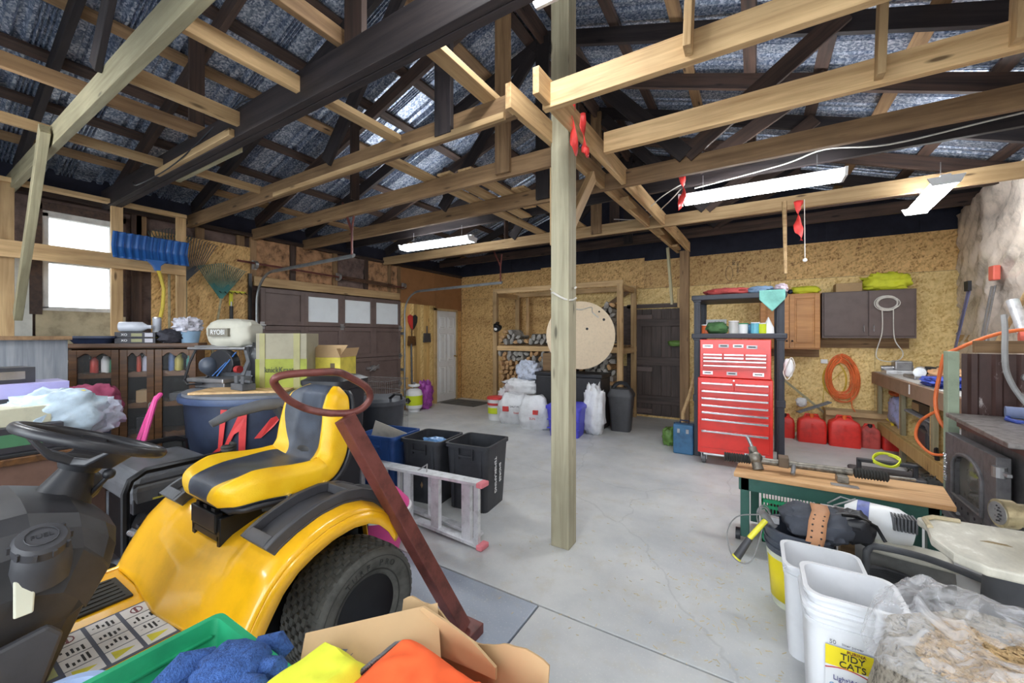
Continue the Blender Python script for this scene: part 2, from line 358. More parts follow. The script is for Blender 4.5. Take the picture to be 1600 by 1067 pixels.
# back wall, OSB sheets
wb = struct('wall_back')
obj('backing', B().box(XL-.1, YB+.02, 0, XR+.3, YB+.1, 2.83), NVB, wb)
x = XL
k = 0
while x < XR:
    x1 = min(x+1.22, XR+.1)
    obj('osb_sheet', B().box(x+.002, YB, .0, x1-.002, YB+.012, 2.3), OSBD if x < -4 else OSBL, wb); x = x1; k += 1
x = XL
while x < XR:
    x1 = min(x+2.1, XR+.1); top = 2.83+.03*((k*7) % 3-1)
    obj('osb_sheet', B().box(x+.002, YB-.004, 2.304, x1-.002, YB+.01, top), OSBD, wb); x = x1; k += 1
gb = struct('wall_gable')  # near-black boards: darkness of the open attic put into their colour
obj('closing_board', B().box(XL-.3, YB+.14, 0, XR+.3, YB+.17, 2.85), NVB, gb)
for i in range(17):
    a = XL-.2+i*.5
    obj('board', B().prism([(a, 2.7), (a+.51, 2.7), (a+.51, roofz(a+.51)+.01), (a, roofz(a)+.01)], YB+.11+.01*(i%2), YB+.13, 'y'), NVB, gb)
# left wall
wl = struct('wall_left')
def lw(n, y0, z0, y1, z1, m, d=0, t=.02, **k): return obj(n, B().box(XL-t+d, y0, z0, XL+d, y1, z1), m, wl, **k)
lw('sheathing', YF, 0, .86, 2.85, PINKI, -.08); lw('sheathing', 1.45, 0, YB, 2.85, PINKI, -.08)
lw('sheathing', .86, 0, 1.45, 1.68, PINKI, -.08); lw('sheathing', .86, 2.68, 1.45, 2.85, PINKI, -.08)
lw('wallboard', -2.5, .6, .55, 2.33, WALLP, -.01); lw('wallboard', .56, .7, .84, 2.2, WALLP, 0)
lw('wallboard', .86, 1.2, 1.5, 1.70, P('stained_board', srgb(176, 164, 136), .7, dirt=.4, ds=4), 0)
lw('osb_sheet', 1.72, 0, 2.78, 2.66, OSBD, 0)
for yy in (1.64, 2.2, 2.66): timber('stud', (XL-.05, yy, 2.55), (XL-.05, yy, 2.85), .04, .09, WO, wl)
for yy in (-.5, .1, .62, 1.6): timber('stud', (XL-.05, yy, 0), (XL-.05, yy, 2.85), .04, .09, WD, wl)
timber('wall_plate', (XL-.03, YF, 2.83), (XL-.03, YB, 2.83), .12, .045, WD, wl)
obj('eave_board', B().box(XL-.2, YF, 2.8, XL-.12, YB+.2, 3.2), NVB, wl)
# insulation above the big door
for i, (a, b_) in enumerate(((2.82, 3.3), (3.4, 4.0), (4.1, 4.62), (4.7, 5.15), (5.2, 5.4))):
    obj('insulation_batt', B().grid(14, 10, lambda u, v, a=a, b_=b_, i=i: V((XL-.03+.05*wrinkle((u*2, v*2, i), 2, i), a+(b_-a)*u, 2.26+.54*v))), [INS if i != 2 else PINKI], wl, smooth=True)
for yy in (2.8, 3.35, 4.05, 4.66, 5.18, 5.42): timber('stud', (XL-.01, yy, 2.2), (XL-.01, yy, 2.82), .04, .08, WD if yy in (3.35, 4.66) else WO, wl)
timber('lintel', (XL+.01, 2.8, 2.21), (XL+.01, 5.42, 2.21), .05, .13, WN, wl)
# brown hardboard over plank wall beside the white door
lw('hardboard', 5.45, 2.1, 6.44, 2.8, HARD, .0); lw('hardboard', 6.45, 2.03, 7.34, 2.8, HARD, .0)
for i in range(11): lw('plank', 5.45+i*.092, 0, 5.45+i*.092+.089, 2.1, WKNOT if i % 3 else OSBL, .0 + .003*(i % 2)).data
lw('osb_sheet', 7.13, 0, 7.34, 2.03, OSBD, 0)
# right wall
wr = struct('wall_right'); obj('sheathing', B().box(XR+.02, YF, 0, XR+.1, YB, 2.9), WBRN, wr)
obj('eave_board', B().box(XR+.1, YF, 2.8, XR+.16, YB+.2, 3.2), NVB, wr)
for i in range(9): obj('stud', B().box(XR-.07, YF+.3+i*1.2, 0, XR+.02, YF+.34+i*1.2, 2.9), WO, wr)
def shf(u, v):
    y = YB-.02-u*(YB+1.5); z = .6+v*2.4
    return V((XR-.10-.3*max(0, (v-.45))*sin(min(u*4, 1)*pi/2)-.11*wrinkle((y*.9+z*.4, z*.6, 1), 1.2, 2)*min(1, u*9)-.06*wrinkle((y+z*1.3, z*.5, 4), 4, 1)-.03*wrinkle((y*2-z, z*.9, 2), 5, 3), y, z))
obj('poly_sheeting', B().grid(150, 60, shf), SHEET, wr, smooth=True, kind='stuff')
timber('rail', (XR-.12, 2.0, 1.42), (XR-.12, YB-.05, 1.42), .04, .09, WN, wr)
# unseen wall behind the camera; its wide opening is added for sky fill
wf = struct('wall_front')
obj('wall_panel', B().box(XL, YF-.1, 0, -4.4, YF, 2.9), WALLP, wf); obj('wall_panel', B().box(1.4, YF-.1, 0, XR, YF, 2.9), WALLP, wf)
obj('wall_panel', B().box(-4.4, YF-.1, 2.6, 1.4, YF, 2.9), WALLP, wf)
obj('gable_board', B().prism([(XL, 2.9), (XR, 2.9), (XR, roofz(XR)-.03), (RX, RZ-.03), (XL, roofz(XL)-.03)], YF-.1, YF-.05, 'y'), WBRN, wf)
# ------------------------------------------------ roof: ribbed sheets, purlins, trusses
ce = struct('ceiling')
def ribs(y0, wd):
    out = []; n = 0; y = y0; pat = [(0, 0), (.0, .012), (.015, .012), (.022, 0)]
    for i in range(8):
        base = y0+wd*i/8
        big = i in (0, 4)
        h = .045 if big else .026; w_ = .034 if big else .024; c = base+wd/16
        if i in (0, 3, 4, 7): out += [(c-w_, 0), (c-w_*.5, h), (c+w_*.5, h), (c+w_, 0)]
        if i in (1, 5):
            for q in range(4):
                cc = base+wd/8*(q+.5)/4; out += [(cc-.011, 0), (cc-.004, .03), (cc+.004, .03), (cc+.011, 0)]
        if i in (2, 6): out += [(c-.02, 0), (c+.02, 0)]
    return [(y0, 0)]+out+[(y0+wd, 0)]
for side in (-1, 1):
    xe = XL-.25 if side < 0 else XR+.25
    y = YF-.1; n = 0
    while y < YB+.1:
        pr = ribs(y, .81); b = B()
        dz = .003*(n % 2)
        vr = [[b.bm.verts.new((xx, yy, roofz(xx)+h+dz+.004)) for (yy, h) in pr] for xx in (RX, (RX+xe)/2, xe)]
        for a in range(2):
            for i in range(len(pr)-1): b._f([vr[a][i], vr[a][i+1], vr[a+1][i+1], vr[a+1][i]])
        obj('roof_sheet', b, GALV, ce, solid=.0012); y += .805; n += 1
    for i in range(9):
        xx = RX+side*(.18+i*.52)
        if abs(xx-RX) > abs(xe-RX): break
        zz = roofz(xx)-.018
        timber('purlin', (xx, YF, zz), (xx, YB, zz), .10, .032, WD if (i+side) % 3 else WO, ce).rotation_euler.rotate(Matrix.Rotation(side*.328, 3, 'Y').to_euler()) if False else timber('purlin', (xx, YF, zz), (xx, YB, zz), .10, .032, WD if (i+side) % 3 else WO, ce, roll=side*.328)
timber('ridge_board', (RX, YF, RZ-.12), (RX, YB, RZ-.12), .04, .18, WD, ce)
trusses = [(-1.5, WO, .14), (-.8, WD, .14), (.0, WO, .14), (.70, WG, .15), (1.38, WK, .19), (2.07, WN, .145), (2.80, WO, .145), (3.52, WO, .145), (4.28, WK, .15), (5.06, WN, .14), (5.85, WD, .14), (6.6, WD, .14)]
for i, (y, mt, h) in enumerate(trusses):
    t = struct('roof_truss', loc=(RX, y, 2.77)); zb = 2.77 if i != 8 else 2.93
    if i > 9: zb = 2.95
    if i == 5:
        timber('tie_beam', (XL, y, zb+h/2), (-1.24, y, zb+h/2+.01), .045, h, WO, t); timber('tie_beam', (-1.06, y+.02, zb+h/2), (XR, y+.02, zb+h/2), .045, h, WN, t)
        timber('nailed_strip', (-3.9, y-.035, zb+.02), (-1.3, y-.035, zb+.02), .03, .04, WN, t)
    elif i == 6:
        timber('tie_beam', (XL, y, zb+h/2), (-1.27, y, zb+h/2), .045, h, WO, t); timber('tie_beam', (-.93, y, zb+h/2), (XR, y, zb+h/2), .045, h, WN, t)
    elif i == 4:
        for dy in (-.05, .0): timber('tie_beam', (XL, y+dy, zb+h/2+.02), (XR, y+dy, zb+h/2+.02), .045, h, WK, t)
        timber('nailed_strip', (-4.3, y-.09, zb+.05), (-3.0, y-.09, zb+.05), .035, .05, WN, t); timber('nailed_strip', (-4.3, y+.05, zb+.05), (-3.2, y+.05, zb+.05), .035, .05, WG, t)
    else: timber('tie_beam', (XL, y, zb+h/2), (XR, y, zb+h/2), .045, h, mt, t)
    dm = WK if i % 2 else WD; z0 = zb+h
    for sd, xe in ((-1, XL), (1, XR)):
        timber('rafter', (xe, y+.045, roofz(xe)-.105), (RX, y+.045, RZ-.105), .045, .14, dm, t)
        if sd > 0 and i not in (4, 5, 6): timber('web', (RX+sd*1.3, y-.035, z0-.0), (RX+sd*2.3, y-.035, roofz(RX+sd*2.3)-.09), .03, .13, WD, t)
        if i % 2 and not (i == 5 and sd > 0): timber('web', (RX+sd*1.3, y-.04, z0-.0), (RX+sd*.1, y-.04, RZ-.25), .03, .13, dm, t)
        elif sd < 0: timber('web', (RX-1.9, y-.04, z0-.0), (RX-1.9, y-.04, roofz(RX-1.9)-.09), .03, .10, dm, t)
    timber('king_post', (RX+.0, y-.04, z0-.12), (RX+.0, y-.04, RZ-.14), .14, .035, dm if i % 3 else WO, t)
# light strapping and storage planks laid over the ties
for (x, ya, yb, z, m_, w_, h) in ((-2.95, .70, 1.44, 2.90, WN, .04, .09), (-2.25, .70, 1.42, 2.90, WN, .04, .09), (-4.25, .0, 1.36, 2.90, WN, .035, .07), (-4.2, 1.42, 2.15, 2.90, WN, .035, .07),
        (-2.25, 1.44, 2.16, 2.9, WN, .09, .04), (-1.42, 1.42, 2.12, 2.94, WN, .10, .04), (-3.6, .0, 1.36, 3.0, WO, .04, .09), (-1.9, 0, 1.36, 3.05, WO, .04, .09)):
    tag(timber('ceiling_strap', (x, ya, z), (x, yb, z), w_, h, m_), 'x', 'board')
straps = [o for o in C.objects if o.name.startswith('ceiling_strap')]
for o, l in zip(straps, ('pale strap board at upper left, second from the dark double beam end', 'pale strap board at upper left, the highest in view', 'long thin pale strap nearest the window wall, before the dark double beam', 'short thin pale strap beyond the dark double beam, nearest the window wall',
        'pale flat board from dark double beam to next tie, ending on its underside', 'pale flat board just left of the doubled girder', 'old brown strap board at upper left beside thin pale strap', 'old brown strap board at the top of the picture, left')):
    o['label'] = l
for i, (x, ya, yb) in enumerate(((-2.62, 2.2, 3.6), (-2.42, 2.75, 4.3), (-2.2, 2.78, 4.0), (-2.62, 3.7, 5.15), (-2.02, 3.4, 5.1))):
    tag(timber('storage_plank', (x, ya, 2.93), (x, yb, 2.93), .15, .022, WN), ['loose plank nearest the dark beam, lying across the ties', 'second loose plank across the ties left of the girder', 'third loose plank across the ties, close to the girder', 'farthest left loose plank lying across the rear ties', 'farthest right loose plank lying across the rear ties'][i], 'plank')
for (x, y, zt) in ((-.27, 2.02, 3.6), (.55, 2.75, 3.75), (1.02, 2.75, 3.6)):
    tag(timber('hanger_board', (x, y, 2.79), (x+.03, y, zt), .035, .085, WN), {-.27: 'short pale upright hanger on the nearest right-hand tie', .55: 'short pale upright hanger on second right-hand tie, left one', 1.02: 'short pale upright hanger on second right-hand tie, rightmost'}[x], 'board')
# posts and doubled girder
p = thing('support_post', 'square treated timber post standing free in the middle of the floor', 'post', (-1.14, 2.55, 0))
timber('shaft', (-1.14, 2.55, 0), (-1.14, 2.55, 3.95), .134, .134, WT, p, bevel=.006)
obj('cord_wrap', B().tube([(-1.14+.085*cos(a), 2.55+.085*sin(a), 1.78+.02*sin(a*2)-.012*a) for a in [q*.35 for q in range(20)]], .007, 6), WHC, p, world=True)
gd = thing('girder', 'doubled pale plank girder clamped to the post head, running to the rear', 'beam', (-1.14, 1.95, 2.78))
timber('girder_plank', (-1.03, 1.93, 2.86), (-.90, 6.85, 2.86), .04, .15, WN, gd); timber('girder_plank', (-1.235, 1.97, 2.86), (-1.06, 6.85, 2.86), .04, .15, WN, gd)
for yy in (3.9, 5.2, 6.3): timber('spacer', (-1.13+.03*(yy-3), yy, 2.80), (-1.13+.03*(yy-3), yy+.3, 2.80), .1, .035, WN, gd)
p2 = thing('support_post', 'brown timber post under far end of the girder beside the red chest', 'post', (-.95, 6.78, 0))
timber('shaft', (-.95, 6.78, 0), (-.95, 6.78, 2.79), .13, .13, WO, p2)
tag(timber('post_brace', (-1.14, 2.66, 2.25), (-1.14, 3.12, 2.76), .05, .09, WN), 'pale diagonal brace behind the head of the centre post', 'brace')
tag(timber('post_brace', (-1.24, 2.62, 2.1), (-1.26, 2.66, 2.68), .04, .09, WN), 'pale cleat nailed upright left of the centre post', 'brace')
tag(timber('hanging_batten', (-1.12, 6.3, 2.78), (-1.1, 6.55, 1.95), .035, .08, WALLP and WG), 'long grey batten hanging beside the far brown post', 'batten')
tag(timber('hanging_batten', (-1.035, 6.75, 1.9), (-1.035, 6.75, 2.2), .035, .06, WN), 'short pale block on the left of the far brown post', 'batten')
# first pale tie: diagonal brace down to the studs
tag(timber('diagonal_brace', (-4.12, .64, 2.86), (-5.50, .70, 1.62), .05, .10, WG), 'greenish diagonal brace hanging in front of the window', 'brace')
# half-built stud frame in front of the window
sf = thing('stud_frame', 'pale half-built stud frame with a rail, in front of the window', 'frame', (-5.65, 1.2, 0))
timber('top_plate', (-5.65, -.6, 2.83), (-5.65, 1.95, 2.83), .09, .04, WN, sf)
timber('rail', (-5.6, -.6, 2.22), (-5.6, 1.93, 2.22), .04, .15, WN, sf)
for yy in (-.05, .655, 1.37, 1.91): timber('stud', (-5.66, yy, 0), (-5.66, yy, 2.81), .04, .09, WN, sf)
# window
wn = struct('window_1', loc=(XL, 1.16, 2.2))
fr = B()
for q in ((.90, 1.72, .945, 2.66), (1.375, 1.72, 1.42, 2.66), (.90, 2.62, 1.42, 2.68), (.90, 1.70, 1.42, 1.74), (.945, 2.17, 1.375, 2.20)): fr.box(XL-.09, q[0], q[1], XL-.01, q[2], q[3])
obj('window_frame', fr, P('old_white', srgb(206, 206, 204), .6, dirt=.2), wn, world=True, bevel=.004)
obj('pane', B().box(XL-.05, .945, 1.74, XL-.045, 1.375, 2.17), GLS, wn, world=True); obj('pane', B().box(XL-.06, .945, 2.2, XL-.055, 1.375, 2.62), GLS, wn, world=True)
obj('casing', B().box(XL-.02, .82, 1.66, XL+.01, .9, 2.74).box(XL-.02, 1.42, 1.66, XL+.01, 1.5, 2.74).box(XL-.02, .82, 2.68, XL+.01, 1.5, 2.76), WD, wn, world=True)
# ------------------------------------------------ garage door (door_1)
gd1 = struct('door_1', loc=(XL, 4.15, 0))
ys = [2.87, 3.50, 4.14, 4.78, 5.42]; zs = [.02, .54, 1.07, 1.60, 2.13]
for r in range(4):
    s_ = B(); x0 = XL+.015
    for c in range(4):
        a, b_ = ys[c], ys[c+1]; z0, z1 = zs[r], zs[r+1]
        s_.box(x0, a, z0+.004, x0+.04, a+.06, z1-.004); s_.box(x0, b_-.06, z0+.004, x0+.04, b_, z1-.004)
        s_.box(x0, a+.06, z0+.004, x0+.04, b_-.06, z0+.07); s_.box(x0, a+.06, z1-.07, x0+.04, b_-.06, z1-.004)
    obj('door_section', s_, BRD, gd1, world=True, bevel=.004)
    for c in range(4):
        obj('panel' if not (r == 3 and c > 0) else 'pane', B().box(x0+.008, ys[c]+.06, zs[r]+.07, x0+.02, ys[c+1]-.06, zs[r+1]-.07), BRD if not (r == 3 and c > 0) else GLW, gd1, world=True)
for zz in zs[1:4]:
    for yy in (2.89, 4.14, 5.40):
        obj('hinge', B().box(XL+.055, yy-.03, zz-.05, XL+.062, yy+.03, zz+.05).cyl((XL+.07, yy-.04, zz), (XL+.07, yy+.04, zz), .012, seg=8), STL, gd1, world=True)
obj('latch', B().box(XL+.055, 4.62, .86, XL+.065, 4.9, .9).cyl((XL+.06, 4.76, .88), (XL+.1, 4.76, .88), .05, seg=12).tube([(XL+.1, 4.66, .83), (XL+.1, 4.86, .93)], .01), STL, gd1, world=True)
trk = thing('door_track', 'steel overhead door track on the left of the garage door', 'track', (XL+.1, 2.8, 0))
def track(y, parent, xe):
    pts = [(XL+.1, y, .1), (XL+.1, y, 1.9)]+arc((XL+.5, y, 1.9), .4, pi, pi/2, 8, 'y')+[(xe, y, 2.33)]
    obj('rail', B().tube(pts, .03, 6, flat=.55), P('zinc', srgb(150, 154, 156), .45, .6, dirt=.25), parent, world=True, smooth=True)
    obj('hanger_strap', B().tube([(xe-.03, y, 2.33), (xe-.03, y, 2.60)], .012, 6).tube([(xe-.03, y, 2.6), (xe-.22, y+.02, 2.95)], .014, 6).tube([(xe-.03, y, 2.6), (xe-.02, y+.02, 2.8)], .012, 6), REDD, parent, world=True)
    for zb_ in (.8, 1.5): obj('bracket', B().cb((XL+.05, y-.02, zb_), (.09, .02, .05)), STL, parent, world=True)
track(2.80, trk, -3.75)
trk2 = thing('door_track', 'steel overhead door track on the right of the garage door', 'track', (XL+.1, 5.48, 0)); track(5.48, trk2, -3.55)
sh = thing('torsion_spring_shaft', 'brown torsion spring shaft across the wall above the garage door', 'shaft', (XL+.12, 4.1, 2.42))
obj('shaft', B().cyl((XL+.12, 2.55, 2.44), (XL+.12, 5.5, 2.38), .014, seg=8), REDD, sh, world=True)
obj('spring', B().tube([(XL+.12+.03*cos(a*.9), 4.1+a*.0033, 2.41+.03*sin(a*.9)-.00007*a) for a in range(0, 330)], .006, 5), P('spring_brown', srgb(120, 92, 74), .5, .4), sh, world=True, smooth=True)
for yy in (2.78, 4.05, 5.46): obj('bearing_plate', B().cyl((XL+.1, yy-.02, 2.42), (XL+.1, yy+.02, 2.42), .055, seg=14).box(XL+.055, yy-.03, 2.36, XL+.08, yy+.03, 2.48), STL, sh, world=True)
# white door
d2 = struct('door_2', loc=(XL, 6.78, 0))
obj('door_leaf', B().box(XL+.0, 6.46, .02, XL+.035, 7.10, 2.0), WHT, d2, world=True, bevel=.003)
for (a, b_) in ((6.54, 6.74), (6.82, 7.02)):
    for (z0, z1) in ((.18, .78), (.9, 1.5), (1.62, 1.88)):
        f = B().box(XL+.033, a, z0, XL+.045, b_, z0+.02).box(XL+.033, a, z1-.02, XL+.045, b_, z1).box(XL+.033, a, z0, XL+.045, a+.02, z1).box(XL+.033, b_-.02, z0, XL+.045, b_, z1)
        f.box(XL+.033, a+.045, z0+.045, XL+.043, b_-.045, z1-.045)
        obj('raised_panel', f, WHT, d2, world=True, bevel=.005)
obj('door_handle', B().cyl((XL+.03, 7.04, 1.0), (XL+.09, 7.04, 1.0), .014).sphere((XL+.1, 7.04, 1.0), .028), P('brass', srgb(150, 120, 70), .3, .8), d2, world=True, smooth=True)
obj('door_frame', B().box(XL-.01, 6.40, 0, XL+.05, 6.455, 2.05).box(XL-.01, 7.105, 0, XL+.05, 7.15, 2.05).box(XL-.01, 6.40, 2.005, XL+.05, 7.15, 2.05), P('frame_tan', srgb(196, 168, 122), .6), d2, world=True)
# dark barn door on back wall (door_3)
d3 = struct('door_3', loc=(-1.47, YB, 0))
for i in range(5): obj('plank', B().box(-1.90+i*.165, YB-.035, .04, -1.90+i*.165+.161, YB-.01, 1.93), WBRNV, d3, world=True, bevel=.004)
for (x0, x1, z0, z1) in ((-1.78, -1.07, 1.62, 1.75), (-1.84, -1.07, .93, 1.08), (-1.84, -1.07, .25, .4)): obj('batten', B().box(x0, YB-.065, z0, x1, YB-.036, z1), WBRN, d3, world=True, bevel=.006)
for zz in (1.79, .86, .12): obj('hinge_block', B().box(-1.86, YB-.075, zz-.04, -1.55, YB-.036, zz+.04), BRD, d3, world=True, bevel=.005)
obj('frame', B().box(-2.0, YB-.06, 0, -1.92, YB-.0, 2.0).box(-1.06, YB-.06, 0, -.98, YB, 2.0).box(-2.0, YB-.06, 1.95, -.98, YB, 2.02), WBRN, d3, world=True)
obj('jamb_board', B().box(-2.09, YB-.09, 0, -2.0, YB-.02, .9).box(-2.09, YB-.05, 1.2, -2.0, YB-.02, 2.0), WBRN, d3, world=True)
# ------------------------------------------------ fluorescent lights
def lamp(name, c, L, rz, label, hz=True, tilt=0):
    t = thing(name, label, 'light', c, rz)
    obj('housing', B().prism([(-.035, .0), (.035, .0), (.03, .05), (-.03, .05)], -L/2, L/2, 'x'), WHT, t)
    obj('lens', B().prism([(-.085, -.002), (.085, -.002), (.075, -.03), (-.075, -.03)], -L/2+.02, L/2-.02, 'x'), TUBE, t)
    for sx in (-1, 1):
        obj('end_cap', B().prism([(-.11, .03), (.11, .03), (.08, -.034), (-.08, -.034)], sx*L/2-.02, sx*L/2, 'x'), WHT, t)
        obj('hanging_chain', B().cyl((sx*L*.35, 0, .06), (sx*L*.35, 0, .2), .003, seg=5), STL, t)
    return t
lamp('ceiling_light', (-3.74, 4.12, 2.72), 1.2, .05, 'fluorescent light on the left, near the garage door tracks')
lamp('ceiling_light', (.01, 4.05, 2.73), 1.2, .02, 'long fluorescent light right of the girder')
lamp('ceiling_light', (1.36, 5.1, 2.72), 1.0, 1.5, 'fluorescent light pointing away, at the far right')
lamp('ceiling_light', (-.94, 1.43, 3.27), 1.0, pi/2, 'fluorescent light at the top of the picture by the post')
for (x, y) in ((-3.6, 0.2), (.9, .2), (-3.6, -1.5), (.6, -1.5), (-4.2, 5.9), (-1.9,5.4)):  # extra fixtures out of view, added as fill light
    if y < 1: lamp('ceiling_light', (x, y-.3, 2.74), 1.2, 0, 'fluorescent light behind the viewer, %s %s row' % ('left' if x < 0 else 'right', 'near' if y > 0 else 'far'))
# ================================================ BACK OF THE ROOM
def bottle(name, c, r, h, mat, cap, label, cat, band=None, group=None, neck=.45, trigger=False):
    t = thing(name, label, cat, c, 0, group)
    obj('body', B().lathe([(r*.92, 0), (r, .01), (r, h*.68), (r*neck, h*.82), (r*neck, h*.9)], seg=14), mat, t, smooth=True)
    obj('cap', B().lathe([(r*neck*1.1, h*.88), (r*neck*1.1, h)], seg=12), cap, t)
    if band: obj('label_band', B().lathe([(r*1.01, h*.15), (r*1.02, h*.16), (r*1.02, h*.6), (r*1.01, h*.61)], seg=14), band, t, smooth=True)
    return t
def can(name, c, r, h, mat, top, label, cat='can', group=None):
    t = thing(name, label, cat, c, 0, group)
    obj('body', B().lathe([(r, 0), (r, h)], seg=14), mat, t, smooth=True)
    obj('lid', B().lathe([(r*1.04, h), (r*1.04, h+.012), (r*.9, h+.012)], seg=14), top, t, smooth=True); return t
def lump(name, c, size, mat, label, cat, seed=1, amp=.14, fr=2.5, group=None, rz=0, floor=True, seg=30, rng=20, pw=.75):
    b = B().blob((0, 0, size[2]/2), size, seed, amp, fr, seg, rng, 0 if floor else None, pw)
    o = obj(name, b, mat, None, smooth=1.2); o.location = c; o.rotation_euler[2] = rz; return tag(o, label, cat, group)
# pole, tools, propane tank by the plank wall
t = thing('propane_tank', 'white propane cylinder with yellow label band beside the white door', 'tank', (-5.62, 5.55, 0))
obj('cylinder', B().lathe([(.10, .03), (.15, .07), (.16, .13), (.16, .33), (.14, .40), (.08, .44), (.03, .45)], seg=24), WPL, t, smooth=True)
obj('label_band', B().lathe([(.160, .13), (.162, .131), (.162, .31), (.160, .311)], seg=24), LBLG, t, smooth=True)
obj('emblem', B().cyl((0, -.163, .22), (0, -.160, .22), .055, seg=18).cyl((.06, -.152, .22), (.058, -.149, .22), .01), INK, t)
obj('foot_ring', B().lathe([(.11, 0), (.11, .04), (.10, .04), (.10, 0)], seg=20), WPL, t)
obj('collar', B().tube(arc((0, 0, .50), .09, -2.4, 2.4, 14), .028, 6), WPL, t, smooth=True); obj('valve', B().cyl((0, 0, .44), (0, 0, .54), .02).cyl((0, 0, .54), (0, 0, .56), .035), STL, t)
lump('feed_bag', (-5.62, 5.86, 0), (.22, .26, .52), PURP, 'purple and pink printed bag leaning on the plank wall', 'bag', 7, .35, 4)
tag(obj('grey_pole', B().cyl((-5.83, 5.70, .45), (-5.85, 5.70, 1.3), .018), GRYP), 'grey metal bar standing behind the propane cylinder', 'pole')
t = thing('wall_shield', 'red and black pointed shield hung high on the plank wall', 'ornament', (XL+.03, 5.75, 1.75))
for s_, m_ in ((-1, P('shield_red', srgb(214, 62, 60), .5)), (1, INK)): obj('half', B().prism([(0, -.18), (0, .10), (s_*.07, .13), (s_*.13, .09), (s_*.12, -.02), (s_*.05, -.14)], 0, .015, 'x'), m_, t)
for i, (y, z, m_, l) in enumerate(((5.72, 1.38, WWAL, 'rusty brown dustpan scraper hanging below the shield'), (6.15, 1.44, DGRY, 'dark dustpan hanging nearest the white door'))):
    t = thing('dustpan', l, 'dustpan', (XL+.03, y, z)); obj('pan', B().prism([(-.11, -.12), (.11, -.12), (.09, .07), (-.09, .07)], 0, .03, 'x'), m_, t, bevel=.004)
    obj('handle', B().cyl((.015, 0, .05), (.015, 0, .22), .012), m_, t)
tag(obj('door_mat', B().box(-5.8, 6.5, 0, -4.9, 7.1, .012), P('mat_grey', srgb(96, 98, 96), .95, bmp=.5), bevel=.004), 'dark grey mat on the floor at the white door', 'mat')
# timber rack with firewood
rk = thing('firewood_rack', 'pale two-by-four rack against the rear wall holding firewood', 'rack', (-3.05, 6.6, 0))
def rt(n, a, b, w_=.09, h=.04): return timber(n, a, b, w_, h, WN, rk)
X0, X1, Y0, Y1 = -4.28, -1.86, 6.38, 7.22
for x in (X0, X1):
    for y in (Y0, Y1): timber('upright', (x, y, 0), (x, y, 2.3), .09, .07, WN, rk)
    for z in (.1, 1.2, 2.26): timber('side_rail', (x, Y0, z), (x, Y1, z), .04, .09, WN, rk)
for z in (.12, 1.22, 2.31):
    for y in (Y0, Y1): timber('rail', (X0-.05, y, z), (X1+.05, y, z), .04, .09, WN, rk)
for i in range(5): timber('shelf_slat', (X0+.03, Y0+.12+i*.16, .17), (X1-.03, Y0+.12+i*.16, .17), .1, .02, WO, rk); timber('shelf_slat', (X0+.03, Y0+.12+i*.16, 1.28), (X1-.03, Y0+.12+i*.16, 1.28), .1, .02, WO, rk)
timber('diagonal', (-1.95, 7.26, 2.28), (-2.75, 7.26, 1.75), .03, .08, WO, rk)
timber('inner_upright', (X0+.28, 7.15, 1.3), (X0+.28, 7.15, 2.24), .06, .05, WN, rk)
protos = []
for v in range(4):
    b = B(); n = (5, 4, 5, 3)[v]; poly = []
    for k in range(n*2 if n == 3 else n+1):
        a = 2*pi*k/(n*2 if n == 3 else n+1); r = .052*rnd.uniform(.7, 1.25) if k else .06
        poly.append((cos(a)*r*1.15, sin(a)*r*.85))
    b.prism(poly, -.24, .14, 'y')
    o = obj('firewood_log', b, BARK if v != 2 else BARKB, None, bevel=.006); protos.append(o)
tops = lambda x: 1.52+.06*sin(x*9)-.05*(x+4.2) if x < -3.1 else (1.55 if x < -2.5 else min(2.05, 1.55+(x+2.5)*1.3))
used = set(); cnt = 0
for (zb, lo) in ((.19, True), (1.30, False)):
    z = zb+.045; row = 0
    while z < (1.12 if lo else 2.05):
        x = X0+.11+(row % 2)*.05
        while x < X1-.08:
            if lo or z < tops(x)-.02:
                v = rnd.randrange(4)
                if lo and x < -3.75 and z < .95: v = 2
                if v in used: o = protos[v].copy(); C.objects.link(o)
                else: o = protos[v]; used.add(v)
                o.location = (x, 6.62+rnd.uniform(-.04, .04), z+rnd.uniform(-.008, .008)); o.rotation_euler = (0, rnd.uniform(0, 6), rnd.uniform(-.06, .06))
                k_ = ('tan' if o.name.startswith(protos[2].name.split('.')[0]) and v == 2 else 'grey')+' split firewood log '+('below the middle rail of the timber rack' if lo else 'above the middle rail of the timber rack')+(', left half' if x < -3.05 else ', right half'); tag(o, k_, 'firewood', 'firewood on the timber rack'); cnt += 1
            x += .112
        z += .088; row += 1
tag(obj('cardboard_box', B().box(-3.1, 6.06, .86, -2.6, 6.33, 1.16), WO, bevel=.01), 'brown wooden crate lid standing on black freezer behind the disc', 'box')
# head lamp on the rack upright
t = thing('work_lamp', 'small dark clip lamp clamped on the left rack upright', 'lamp', (-4.2, 6.3, 1.62)); obj('shade', B().lathe([(.03, .08), (.05, .05), (.09, -.04), (.085, -.04)], M=Matrix.Rotation(.9, 4, 'X')), BLKM, t, smooth=True); obj('bulb', B().sphere((0, -.03, -.03), .04), WPL, t, smooth=True); obj('clamp', B().box(-.02, -.01, .04, .02, .06, .1), BLKM, t)
